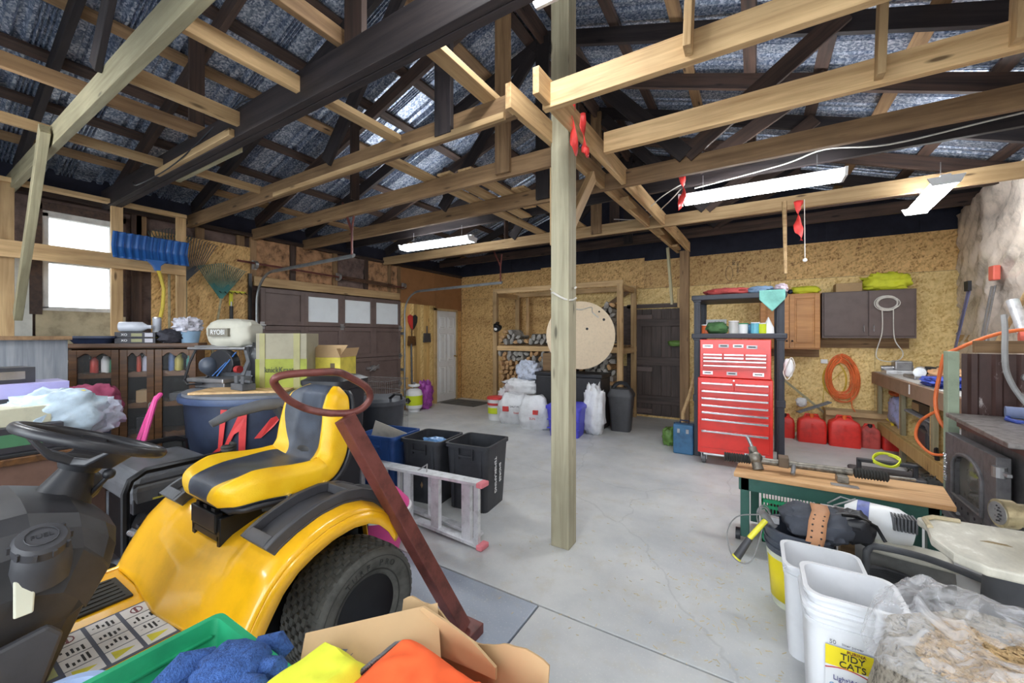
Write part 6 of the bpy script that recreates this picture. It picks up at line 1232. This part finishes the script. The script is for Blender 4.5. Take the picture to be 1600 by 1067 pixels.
tag(obj('green_strap', B().box(2.056, 5.152, 1.843, 2.089, 5.279, 2.034), GRN, bevel=.01), 'small green tool hanging above the silver cylinder', 'tool')
for o_ in C.objects:
    if o_.name.split('.')[0] in ('steel_cylinder', 'red_reel'): o_.location.x -= .10
    if o_.name == 'green_strap': o_.location.x += .02
t = thing('wall_saw', 'bluish metal saw hanging on the wall in the corner', 'saw', (2.0, 6.5, 1.3)); obj('blade', B().prism([(6.9, 1.1), (6.86, 1.1), (6.38, 1.95), (6.44, 1.98)], 2.02, 2.03, 'x'), P('saw_blue', srgb(126, 130, 176), .4, .4), t, world=True); obj('strap', B().box(2.0, 6.36, 1.95, 2.03, 6.46, 2.06), BLK, t, world=True)
tag(obj('plastic_flap', B().grid(10, 14, lambda u, v: V((1.12+.10*u*(1-v*.6), 2.6+.05*u, 3.05-.42*v+.02*sin(u*5)))), P('flap_white', srgb(210, 208, 200), .4), smooth=True, solid=.004), 'torn white plastic flap hanging at the top right corner', 'plastic')
# green bench with the steering rack
gb_ = thing('work_table', 'low wooden topped table on a dark green steel frame', 'table', (.43, 3.42, 0))
obj('tabletop', B().prism([(-.13, 3.22), (.97, 3.22), (1.03, 3.62), (-.10, 3.62)], .455, .485, 'z'), WBEN, gb_, world=True, bevel=.004)
obj('frame_rail', B().box(-.10, 3.25, .36, .92, 3.29, .455), DGN, gb_, world=True, bevel=.004); obj('frame_rail', B().box(-.06, 3.56, .38, .92, 3.60, .455), DGN, gb_, world=True, bevel=.004)
for (x, y) in ((-.09, 3.25), (-.03, 3.55), (.86, 3.25), (.86, 3.55)): obj('leg', B().box(x, y, .03, x+.055, y+.05, .455), DGN, gb_, world=True, bevel=.004)
for (x, y) in ((-.09, 3.25), (.86, 3.25)):
    obj('caster', B().cyl((x-.03, y+.02, .04), (x+.0, y+.02, .04), .04, seg=14), BLK, gb_, world=True, smooth=True)
ra = thing('steering_rack', 'greasy car steering rack with two ribbed rubber boots on the table', 'steering rack', (.3, 3.42, .485))
ry = 3.40; rzz = .545
def rx(x): return (x, ry-.02+.06*(x+.3), rzz)
GRS = P('greasy_metal', srgb(132, 126, 116), .45, .5, dirt=.5, ds=25)
obj('rack_tube', B().cyl(rx(.0), rx(.55), .024, seg=14), GRS, ra, world=True, smooth=True)
for (a, b_) in ((-.20, -.03), (.56, .73)):
    n = 22; obj('rubber_boot', B().tube([rx(a+(b_-a)*k/n) for k in range(n+1)], [(.036 if k % 2 else .026) for k in range(n+1)], 16), RUB, ra, world=True, smooth=.3)
obj('tie_rod', B().cyl(rx(-.34), rx(-.2), .008, seg=8), STL, ra, world=True); obj('tie_rod', B().cyl(rx(.73), rx(.86), .009, seg=8), GRS, ra, world=True)
obj('pinion_housing', B().cyl((.02, ry-.03, .485), (-.02, ry+.03, .63), .036, .026, 14).sphere((.0, ry, .56), .048), GRS, ra, world=True, smooth=True); obj('pinion_shaft', B().cyl((-.02, ry+.03, .63), (-.05, ry+.04, .70), .012), STL, ra, world=True)
obj('clamp', B().box(.14, ry-.05, .53, .20, ry+.04, .60), P('clamp_rust', srgb(104, 86, 68), .6), ra, world=True, bevel=.004); obj('clamp', B().box(.46, ry-.06, .486, .52, ry+.03, .53), GRS, ra, world=True, bevel=.004); obj('link', B().cyl((.22, ry-.07, .50), (.23, ry-.02, .55), .014), STL, ra, world=True)
tag(obj('flat_bracket', B().box(.42, 3.27, .486, .56, 3.31, .492), STL), 'small flat grey bracket lying on the table top', 'bracket')
# milk crate
mc = thing('milk_crate', 'green lattice milk crate on the floor under the table', 'crate', (.22, 3.46, 0))
cx0, cx1, cy0, cy1, ch = .04, .38, 3.31, 3.62, .31
for z in (.0, .06, .12, .18, .24, .28):
    obj('band', B().box(cx0, cy0, z, cx1, cy0+.008, z+.022).box(cx0, cy1-.008, z, cx1, cy1, z+.022).box(cx0, cy0, z, cx0+.008, cy1, z+.022).box(cx1-.008, cy0, z, cx1, cy1, z+.022), GRN, mc, world=True)
for k in range(18):
    x = cx0+.005+(cx1-cx0-.014)*k/17; obj('front_slat', B().box(x, cy0+.001, 0, x+.006, cy0+.006, ch), GRN, mc, world=True); obj('rear_slat', B().box(x, cy1-.007, 0, x+.006, cy1-.001, ch), GRN, mc, world=True)
for k in range(14):
    y = cy0+.005+(cy1-cy0-.014)*k/13; obj('side_slat', B().box(cx0+.001, y, 0, cx0+.007, y+.006, ch), GRN, mc, world=True); obj('side_slat', B().box(cx1-.007, y, 0, cx1-.001, y+.006, ch), GRN, mc, world=True)
obj('base', B().box(cx0, cy0, 0, cx1, cy1, .008), GRN, mc, world=True)
tag(obj('crate_bundle', B().blob((.21, 3.46, .12), (.26, .24, .22), 7, .2), DGRY, smooth=True), 'dark items filling the green milk crate', 'bundle')
tag(obj('steel_rope', B().tube(cr([(.02, 2.62, .45), (-.10, 2.9, .30), (-.16, 3.0, .14), (-.12, 2.86, .06), (-.02, 2.74, .12), (.05, 2.72, .40)]), .004, 5).tube([(.05+.04*cos(a), 3.2+.03*sin(a*1.3), .22+.07*sin(a)) for a in [k*.4 for k in range(40)]], .004, 5), GRC, smooth=True), 'thin grey wire looping beside the dark bucket', 'wire')
# low case with yellow coil behind the table
pc = thing('power_washer', 'grey plastic case with a raised handle beyond the table', 'case', (.95, 4.45, 0)); obj('case', B().box(.66, 4.30, 0, 1.20, 4.64, .27), GRYP, pc, world=True, bevel=.03); obj('lid', B().box(.70, 4.33, .27, 1.16, 4.61, .31), DGRY, pc, world=True, bevel=.02)
obj('handle', B().box(.74, 4.42, .30, .77, 4.46, .40).box(1.09, 4.42, .30, 1.12, 4.46, .40).box(.74, 4.42, .38, 1.12, 4.46, .41), DGRY, pc, world=True, bevel=.006)
tag(obj('yellow_coil', B().tube([(.93+.085*cos(a)+.006*sin(a*3), 4.44+.05*sin(a), .42+.03*cos(a*.9)*.4+.035*sin(a)) for a in [k*.3 for k in range(110)]], .006, 5), P('coil_yellow', srgb(220, 228, 50), .5), smooth=True), 'coil of bright yellow cord on the grey case handle', 'cord')
lump('glove_pair', (1.22, 4.62, 0), (.2, .24, .25), RUB, 'black hose heap beside the grey case', 'hose', 3, .35, 4)
# ---------------- near right: buckets
def pail4(c, w_, d, h, label, rz=0, inner=None, lab=None, name='litter_pail', mat=WPL):
    t = thing(name, label, 'pail', c, rz); obj('tub', tub(B(), w_*.86, d*.86, w_*.96, d*.96, h, .05, .005, .010, .014), mat, t, smooth=.5)
    obj('rim_band', B().rings([rrect(w_*1.0, d*1.0, h-.055, .055), rrect(w_*1.01, d*1.01, h-.04, .055), rrect(w_*.93, d*.93, h-.04, .05), rrect(w_*.93, d*.93, h-.055, .05)], cap=False, closed=True), mat, t, smooth=.5)
    return t
WPT = P('pail_white', srgb(226, 228, 232), .35, dirt=.05)
pa = pail4((.26, 2.30, 0), .30, .28, .42, 'white square pail with its wire handle raised, behind the labelled one', mat=WPT)
obj('bail', B().tube([(.11, 2.18, .40), (.12, 2.13, .435), (.26, 2.10, .44), (.40, 2.12, .435), (.41, 2.20, .40)], .004, 6), WPT, pa, world=True); obj('bail_grip', B().cyl((.20, 2.112, .438), (.33, 2.108, .438), .010), WPT, pa, world=True, smooth=True)
pb = pail4((.305, 1.94, 0), .30, .26, .45, 'outer white square litter pail with yellow label', mat=WPT)
pi_ = pail4((.305, 1.945, .055), .29, .25, .45, 'inner white square pail nested inside the labelled one', mat=WPT, name='nested_pail')
fy = 1.94-.13*.90
def lab(x0, x1, z0, z1, m_, d=0, n_='label', par=None):
    f = lambda z: fy-.006-.013*z/.45-.001*d
    b = B().rings([[V((x0, f(z0), z0)), V((x1, f(z0), z0)), V((x1, f(z1), z1)), V((x0, f(z1), z1))], [V((x0, f(z0)+.001, z0)), V((x1, f(z0)+.001, z0)), V((x1, f(z1)+.001, z1)), V((x0, f(z1)+.001, z1))]]); return obj(n_, b, m_, par or pb, world=True)
LB = lab(.215, .405, .06, .345, P('label_white', srgb(222, 224, 226), .4, dirt=.02), 0)
lab(.215, .405, .275, .345, P('label_yellow', srgb(236, 216, 36), .4, dirt=.02), 1, 'label_band', pb); lab(.215, .30, .16, .175, LBLG, 1, 'label_band', pb)
def lt(s, size, x, z, m_, sx=1): text(s, size, face((x, fy-.0125-.012*z/.45, z), (1, 0, 0), (0, -.03, 1)), m_, pb, sx=sx)
lt('PURINA', .015, .300, .338, P('label_maroon', srgb(120, 40, 50), .5)); lt('TIDY', .032, .290, .318, INK, .95); lt('CATS', .032, .290, .290, INK, .95)
lt('50', .020, .235, .362, P('print_grey', srgb(120, 122, 130), .5)); lt('litter power', .012, .29, .362, P('print_grey', srgb(120, 122, 130), .5)); lt('LightWeight', .024, .29, .235, P('print_violet', srgb(110, 110, 160), .5), .9)
obj('label_arc', B().tube([(.215+.12*k/10, fy-.014, .262+.012*sin(k/10*pi)) for k in range(11)], .0022, 4), SR, pb, world=True); obj('red_swirl', B().cyl((.32, fy-.011, .15), (.32, fy-.016, .15), .05, seg=24), P('swirl_red', srgb(196, 40, 40), .4), pb, world=True)
for x in (.235, .255): obj('paw_dot', B().cyl((x, fy-.012, .205), (x, fy-.014, .205), .008, seg=10), P('dot_blue', srgb(150, 180, 210), .5), pb, world=True)
# dark bucket with tool belt
bk = thing('tool_bucket', 'dark grey rimmed bucket with yellow label holding a tool belt', 'bucket', (.20, 2.64, 0)); obj('tub', B().lathe([(.12, 0), (.148, .28), (.148, .30)], seg=32), P('bucket_pale', srgb(206, 210, 190), .4), bk, smooth=.6)
obj('dark_collar', B().lathe([(.150, .29), (.152, .40), (.162, .40), (.162, .415), (.14, .415), (.13, .30)], seg=32), P('collar_grey', srgb(72, 78, 90), .4), bk, smooth=.5)
for z in (.32, .355): obj('rib_ring', B().tube([(.155*cos(a), .155*sin(a), z) for a in [k*2*pi/32 for k in range(32)]], .005, 5, closed=True), MT['collar_grey'], bk, smooth=True)
obj('yellow_label', B().grid(14, 2, lambda u, v: V(((.124+.024*(.04+.2*v)/.28)*cos(-2.9+1.9*u)*1.01, (.124+.024*(.04+.2*v)/.28)*sin(-2.9+1.9*u)*1.01, .04+.22*v))), P('label_yellow', srgb(236, 216, 36), .4), bk, smooth=True, solid=.002)
tbt = thing('tool_belt', 'charcoal tool belt pouch with brown leather strap over the bucket', 'tool belt', (.24, 2.66, .41)); obj('pouch', B().blob((.04, .0, .045), (.29, .26, .145), 6, .2, 2.5), P('pouch_grey', srgb(70, 74, 84), .8, dirt=.25), tbt, smooth=True); obj('dark_pouch', B().blob((.18, .04, .045), (.19, .2, .14), 3, .2, 2.5), BLK, tbt, smooth=True)
sp_ = [(.05, .02, .135), (.05, -.07, .13), (.03, -.14, .10), (.02, -.17, .03), (.0, -.18, -.05)]
def strapf(u, v):
    i = min(int(u*4), 3); f = u*4-i; p = V(sp_[i]).lerp(V(sp_[i+1]), f); return p+V(((v-.5)*.075, 0, 0))
obj('leather_strap', B().grid(16, 3, strapf), LEA, tbt, smooth=True, solid=.006)
for k in range(6):
    for s_ in (-.02, .02): p = strapf(.35+.1*k, .5); obj('strap_hole', B().sphere((p.x+s_, p.y-.004, p.z), .005, 6, 4), INK, tbt)
obj('buckle', B().tube([(.14, -.05, .125), (.2, -.02, .12), (.28, .0, .08), (.31, -.02, .02)], .008, 6), BLKM, tbt, smooth=True)
hm = thing('hammer', 'yellow and grey handled hammer hanging off the dark bucket', 'hammer', (.03, 2.52, .45))
obj('handle', B().cyl((.05, 2.56, .45), (-.03, 2.53, .34), .014), P('hammer_yellow', srgb(222, 214, 60), .4), hm, world=True, smooth=True); obj('grip', B().tube([(-.025, 2.53, .345), (-.055, 2.52, .29), (-.085, 2.51, .235)], [.016, .019, .021], 12), DGRY, hm, world=True, smooth=True); obj('butt', B().cyl((-.085, 2.51, .235), (-.09, 2.508, .228), .024), MT['hammer_yellow'], hm, world=True); obj('head', B().cyl((.03, 2.56, .49), (.09, 2.58, .42), .02).box(.05, 2.56, .44, .11, 2.59, .47), STL, hm, world=True)
# compressor
cpn = thing('air_compressor', 'white and grey compressor with bent tube roll bar and coiled cable', 'compressor', (.62, 2.85, 0))
obj('tank', B().cyl((.42, 2.98, .20), (.86, 2.92, .20), .12, seg=24), P('tank_grey', srgb(150, 150, 148), .5), cpn, world=True, smooth=.8); obj('motor', B().tube([(.46, 2.98, .40), (.50, 2.97, .41), (.66, 2.93, .41), (.72, 2.92, .40)], [.07, .10, .10, .07], 20), WPL, cpn, world=True, smooth=True)
obj('motor_label', B().tube([(.50, 2.97, .41), (.55, 2.958, .41)], .102, 20), P('label_bluered', srgb(110, 120, 180), .4, dirt=.5, ds=9), cpn, world=True, smooth=True)
for k in range(7): obj('cooling_fin', B().box(.62+k*.014, 2.82, .43, .628+k*.014, 2.90, .50), GRYP, cpn, world=True)
obj('beige_cover', B().rings([[V(p) for p in ((.52, 2.80, .30), (.84, 2.74, .30), (.86, 2.9, .30), (.54, 2.95, .30))], [V(p) for p in ((.55, 2.82, .345), (.82, 2.77, .345), (.83, 2.88, .345), (.56, 2.92, .345))]]), P('cover_beige', srgb(206, 204, 190), .4), cpn, world=True, bevel=.01)
obj('roll_bar', B().tube(cr([(.47, 2.62, .06), (.475, 2.63, .33), (.485, 2.64, .375), (.52, 2.65, .395), (.70, 2.66, .385), (.90, 2.68, .33)]), .016, 10), GRYP, cpn, world=True, smooth=True)
obj('coiled_cable', B().tube([(.58+.13*cos(a), 2.70+.07*sin(a), .14+.012*(a/6.28)+.02*sin(a)) for a in [k*.3 for k in range(150)]], .013, 8), GRYP, cpn, world=True, smooth=True)
obj('foot', B().cyl((.5, 2.9, 0), (.5, 2.9, .1), .03).cyl((.8, 2.9, 0), (.8, 2.9, .1), .03), RUB, cpn, world=True, kind='stuff')
tag(obj('loose_wires', B().tube([(.38, 3.1, .42), (.44, 3.08, .48), (.52, 3.06, .47), (.46, 3.04, .40), (.40, 3.02, .44), (.50, 3.02, .50)], .005, 5), GRC, smooth=True), 'bundle of thin grey wires above the compressor motor', 'wire')
tag(obj('wood_block', B().box(.40, 2.80, 0, .46, 2.88, .38), WO), 'upright brown wood offcut between tool belt and compressor', 'block')
# slab, barrel, grinder
t = thing('drum', 'grey drum carrying the white slab', 'drum', (.93, 2.16, 0)); obj('shell', B().lathe([(.2, 0), (.22, .3), (.2, .62), (.2, .645)], seg=28), GRYP, t, smooth=.6)
sl_ = thing('white_slab', 'chipped dirty white board with rounded left end', 'board', (.85, 2.16, .645))
poly = [(.60, 2.28), (.585, 2.34), (.62, 2.375), (.70, 2.385), (1.3, 2.42), (1.3, 2.0), (.80, 1.95), (.66, 1.96), (.60, 2.02), (.575, 2.14)]
SLW = spotted('slab_white', srgb(206, 202, 188), srgb(226, 224, 214))
obj('slab', B().prism(poly, .645, .68, 'z'), SLW, sl_, world=True, bevel=.008); obj('rim_chip', B().tube([(.60, 2.24, .683), (.605, 2.32, .685), (.64, 2.355, .686), (.72, 2.365, .684)], .010, 6), P('rim_tan', srgb(184, 170, 140), .8), sl_, world=True, smooth=True)
obj('hand_slot', B().prism([(.72, 2.19), (.745, 2.205), (.79, 2.20), (.80, 2.185)], .680, .6815, 'z'), P('slot_tan', srgb(150, 132, 100), .9), sl_, world=True)
BRS = P('brass_grimy', srgb(176, 164, 132), .3, .7, dirt=.5, ds=14)
gr = thing('meat_grinder', 'grimy brass and steel cylinder lying on the white slab', 'cylinder', (.95, 2.3, .68))
ax = [(.79, 2.26, .775), (.83, 2.268, .775), (.84, 2.27, .775), (1.2, 2.33, .78)]
obj('barrel', B().cyl(ax[1], ax[3], .042, seg=24), BRS, gr, world=True, smooth=True); obj('end_ring', B().cyl(ax[0], ax[1], .052, seg=24), BRS, gr, world=True, smooth=.6); obj('face_plate', B().cyl((.787, 2.2593, .775), (.79, 2.26, .775), .042, seg=24), STL, gr, world=True)
for r in (.014, .028):
    for k in range(6 if r < .02 else 12): a = k*2*pi/(6 if r < .02 else 12); obj('plate_hole', B().cyl((.7855+.003*0, 2.259+r*cos(a), .775+r*sin(a)), (.788, 2.26+r*cos(a), .775+r*sin(a)), .0035, seg=6), INK, gr, world=True)
obj('hopper', B().tube([(1.0, 2.3, .80), (1.0, 2.3, .86), (1.0, 2.3, .88)], [.03, .035, .06], 16), BRS, gr, world=True, smooth=.5); obj('stand', B().box(1.02, 2.26, .68, 1.14, 2.36, .75), GRYP, gr, world=True, bevel=.01)
# pellet sack
ps = thing('pellet_sack', 'open speckled grey sack of wood pellets with clear plastic liner', 'sack', (.62, 1.58, 0))
rs = []
for j in range(20):
    v = j/19; ring = []
    for k in range(56):
        a = 2*pi*k/56; r = .275+.035*sin(v*pi)-.02*v; q = V((cos(a)*r*1.05, sin(a)*r, v*.56)); f = .03*wrinkle((cos(a)*2, sin(a)*2, v*1.5), 1.6, 3); q += V((cos(a)*f, sin(a)*f, .02*sin(a*5)*v)); ring.append(q)
    rs.append(ring)
obj('sack', B().rings(rs), FELT, ps, smooth=1.2)
obj('pellet_bed', B().grid(30, 30, lambda u, v: V(((u-.5)*.5, (v-.5)*.48, .575+.03*noise.noise(V((u*5, v*5, 1)))-.09*((u-.5)**2+(v-.5)**2)*4*.5+.0))), PELL, ps, smooth=True)
pe = B()
for i in range(2600):
    a, b_ = rnd.uniform(-.22, .22), rnd.uniform(-.22, .22)
    if a*a+b_*b_ > .05: continue
    u, v = a/.5+.5, b_/.48+.5; z = .578+.03*noise.noise(V((u*5, v*5, 1)))-.09*((u-.5)**2+(v-.5)**2)*2+.003
    th = rnd.uniform(0, pi); l = rnd.uniform(.008, .014); tl_ = rnd.uniform(-.3, .3); d = V((cos(th)*l, sin(th)*l, tl_*l)); pe.tube([V((a, b_, z))-d, V((a, b_, z))+d], .0035, 5)
obj('pellets', pe, PELL, ps, kind='stuff')
def liner(u, v):
    a = 2*pi*u; k_ = v
    r = .06+.26*v if v < .8 else .268+.06*(v-.8)*5; hole = .05+.045*sin(a*2+1)
    r = hole+(.335-hole)*v
    z = .60+.035*sin(a*3+1)*v+.04*(1-abs(v-.5)*2) - (max(0, v-.78)/.22)**1.4*(.09+.07*sin(a*1.0+.4))
    q = V((cos(a)*r, sin(a)*r, z)); f = wrinkle((q.x*9, q.y*9, q.z*6), 1, 5)+.5*wrinkle((q.x*20, q.y*20, q.z*9), 1, 2)
    return q+V((cos(a)*.014*f, sin(a)*.014*f, .03*f))
obj('liner', B().grid(150, 44, liner), FLM, ps, smooth=True)
# straw on the floor
stw = B()
for (cx_, cy_, n_, s_) in ((-.1, 2.2, 120, .25), (-.2, 2.7, 70, .2), (-.5, 3.2, 50, .5), (.1, 1.8, 60, .15), (-.7, 2.3, 60, .4)):
    for i in range(n_):
        x, y = rnd.gauss(cx_, s_), rnd.gauss(cy_, s_); th = rnd.uniform(0, pi); l = rnd.uniform(.004, .014); stw.box(-l, -.0012, 0, l, .0012, .002, Matrix.Translation((x, y, .0005)) @ Matrix.Rotation(th, 4, 'Z'))
o = obj('wood_chips', stw, P('chip', srgb(206, 190, 150), .9)); o['kind'] = 'stuff'; tag(o, 'scatter of pale wood chips on the floor by the buckets', 'chips')
# ================================================ FOREGROUND
ta = thing('side_table', 'low table under the green crate and the torn carton', 'table', (-.8, .2, 0))
obj('tabletop', B().box(-1.30, -.35, .545, -.28, .40, .575), WO, ta, world=True, bevel=.004)
for (x, y) in ((-1.25, -.3), (-.37, -.3), (-1.25, .32), (-.37, .32)): obj('leg', B().box(x, y, 0, x+.05, y+.05, .545), WO, ta, world=True)
gc_ = thing('green_crate', 'emerald green plastic crate of odds and ends, nearest the tractor', 'crate', (-.97, .25, .577))
obj('tub', B().rings([rrect(.30, .38, 0, .02), rrect(.335, .42, .165, .02), rrect(.355, .44, .165, .02), rrect(.355, .44, .18, .02), rrect(.325, .41, .18, .015), rrect(.29, .37, .01, .015)]), GRN, gc_, smooth=.5)
for k in range(5): obj('side_line', B().box(-.165, -.19+.0, .03+k*.028, -.150, .19, .034+k*.028), GRN, gc_)
t = thing('glass_jar', 'clear round glass dish tilted inside the green crate', 'jar', (-1.05, .33, .63)); obj('dish', B().lathe([(.02, 0), (.055, .01), (.062, .05), (.055, .05), (.05, .02)], seg=28, M=Matrix.Rotation(.9, 4, 'X')), GLC, t, smooth=True)
for i, (x, y, r, m_, l) in enumerate(((-1.04, .22, .035, CHR, 'shiny steel ball part in the green crate'), (-.98, .18, .03, ORG, 'orange plastic cap in the green crate'), (-.92, .25, .04, GLC, 'second clear glass piece in the green crate'), (-1.06, .36, .03, BLK, 'black plastic part at the far end of the crate'), (-.88, .36, .035, GRYP, 'grey plastic part in the right of the crate'))): lump('crate_part', (x, y, .60), (r*2.2, r*2.6, .11), m_, l, 'part', i, .15)
bp = thing('round_speaker', 'light blue rimmed round dial thing at the lower left edge', 'speaker', (-1.20, .20, .577)); obj('body', B().lathe([(.06, 0), (.085, .09), (.092, .11), (.088, .128), (.070, .130), (.066, .115), (.001, .110)], seg=36), P('pale_blue', srgb(150, 170, 206), .4), bp, smooth=.6); obj('face', B().lathe([(.064, .114), (.05, .122), (.01, .120)], seg=30), DGRY, bp, smooth=True); obj('face_dot', B().sphere((.01, .02, .12), .012), SR, bp)
TWB = P('terry_blue', srgb(56, 92, 156), .95, dirt=.35, ds=60, bmp=.9, bs=220)
gl_ = thing('work_glove', 'blue terry glove draped over the crate edge', 'glove', (-.935, .40, .745), .3)
obj('palm', B().blob((0, 0, .0), (.14, .12, .075), 5, .18, 2), TWB, gl_, smooth=True); obj('cuff', B().tube([(-.06, .01, .005), (-.085, -.03, .02), (-.09, -.075, .0)], [.028, .030, .028], 12, flat=.6), TWB, gl_, smooth=True)
for k, (dx, dy, l) in enumerate(((.05, .02, .07), (.055, -.02, .065), (.05, -.055, .05), (.0, .07, .06))): obj('finger', B().tube([(dx*.7, dy, .0), (dx+l*.6, dy*1.2, .01), (dx+l, dy*1.25, -.015)], [.024, .022, .016], 10), TWB, gl_, smooth=True)
t = thing('black_ball', 'shiny black round ball beside the blue glove', 'ball', (-.98, .40, .72)); obj('knob', B().sphere((0, 0, .03), .026), P('gloss_black', srgb(30, 32, 40), .12), t, smooth=True)
cbx = thing('carton', 'torn open brown carton full of work clothes in the foreground', 'box', (-.58, .42, .577))
obj('carton_wall', B().box(-.80, .12, .577, -.36, .128, .74).box(-.80, .12, .577, -.792, .70, .74).box(-.368, .12, .577, -.36, .70, .76).box(-.79, .13, .577, -.37, .39, .582), CARD, cbx, world=True)
def torn(u, v): return V((-.78+.42*u, .705+.03*v, .59+.175*v+.012*v*noise.noise(V((u*9, 1, 0)))+.02*v*sin(u*9)))
obj('far_wall', B().grid(30, 6, torn), CARD, cbx, world=True, solid=.005)
obj('upright_flap', B().prism([(-.70, .74), (-.705, .775), (-.68, .80), (-.60, .79), (-.53, .775), (-.47, .745), (-.47, .72), (-.70, .70)], .70, .706, 'y'), CARD, cbx, world=True)
obj('right_flap', B().rings([[V((-.36, .16, .76)), V((-.365, .16, .76)), V((-.365, .69, .74)), V((-.36, .69, .74))], [V((-.30, .14, .70)), V((-.305, .14, .70)), V((-.325, .72, .72)), V((-.32, .72, .72))]]), CARD, cbx, world=True)
for k in range(4): obj('left_flap', B().box(-.15, -.07, 0, .15, .07, .005, Matrix.Translation((-.76+.010*k, .61-.006*k, .715+.009*k)) @ Matrix.Rotation(.75, 4, 'Z') @ Matrix.Rotation(-.10, 4, 'Y') @ Matrix.Rotation(.55, 4, 'X')), CARD, cbx, world=True)
obj('clear_tape', B().grid(6, 10, lambda u, v: V((-.695+.04*u, .699+.006*sin(v*7), .66+.13*v))), FLM, cbx, world=True, smooth=True)
def cloth(x0, x1, y0_, y1_, z, hump, seed):
    def f(u, v):
        x = x0+(x1-x0)*u; y = y0_+(y1_-y0_)*v; e = min(1, 4*min(u, 1-u))*min(1, 4*min(v, 1-v))
        return V((x, y, z+hump*e**.45+.016*wrinkle((x*7, y*7, 0), 1, seed)*1.5-.03*(1-e)))
    return f
vs = thing('work_jacket', 'bright orange high visibility jacket bulging from the carton', 'jacket', (-.55, .5, .62)); obj('orange_panel', B().grid(60, 50, cloth(-.74, -.35, .34, .695, .665, .118, 3)), ORG, vs, world=True, smooth=True, solid=.008)
zf = cloth(-.74, -.35, .34, .695, .665, .118, 3)
zp = [zf(.05+.012*k+.01*sin(k), .25+.052*k)+V((0, 0, .008)) for k in range(14)]
obj('zip', B().tube(zp, .006, 6), BLK, vs, world=True, smooth=True)
for k in range(60):
    f = k/60*13; i = int(f); p = V(zp[i]).lerp(V(zp[min(i+1, 13)]), f-i); obj('zip_tooth', B().box(p.x-.004, p.y-.002, p.z+.003, p.x+.004, p.y+.002, p.z+.008), STL, vs, world=True)
hv = thing('safety_vest', 'fluorescent yellow vest beside the orange jacket', 'vest', (-.72, .45, .62)); obj('yellow_panel', B().grid(50, 40, cloth(-.85, -.66, .30, .60, .665, .10, 8)), HIV, hv, world=True, smooth=True, solid=.008)
lump('grey_cloth', (-.80, .55, .60), (.12, .16, .14), P('grey_cloth', srgb(98, 98, 110), .9, dirt=.3), 'dark grey cloth between the vest and the carton flaps', 'cloth', 4, .3)
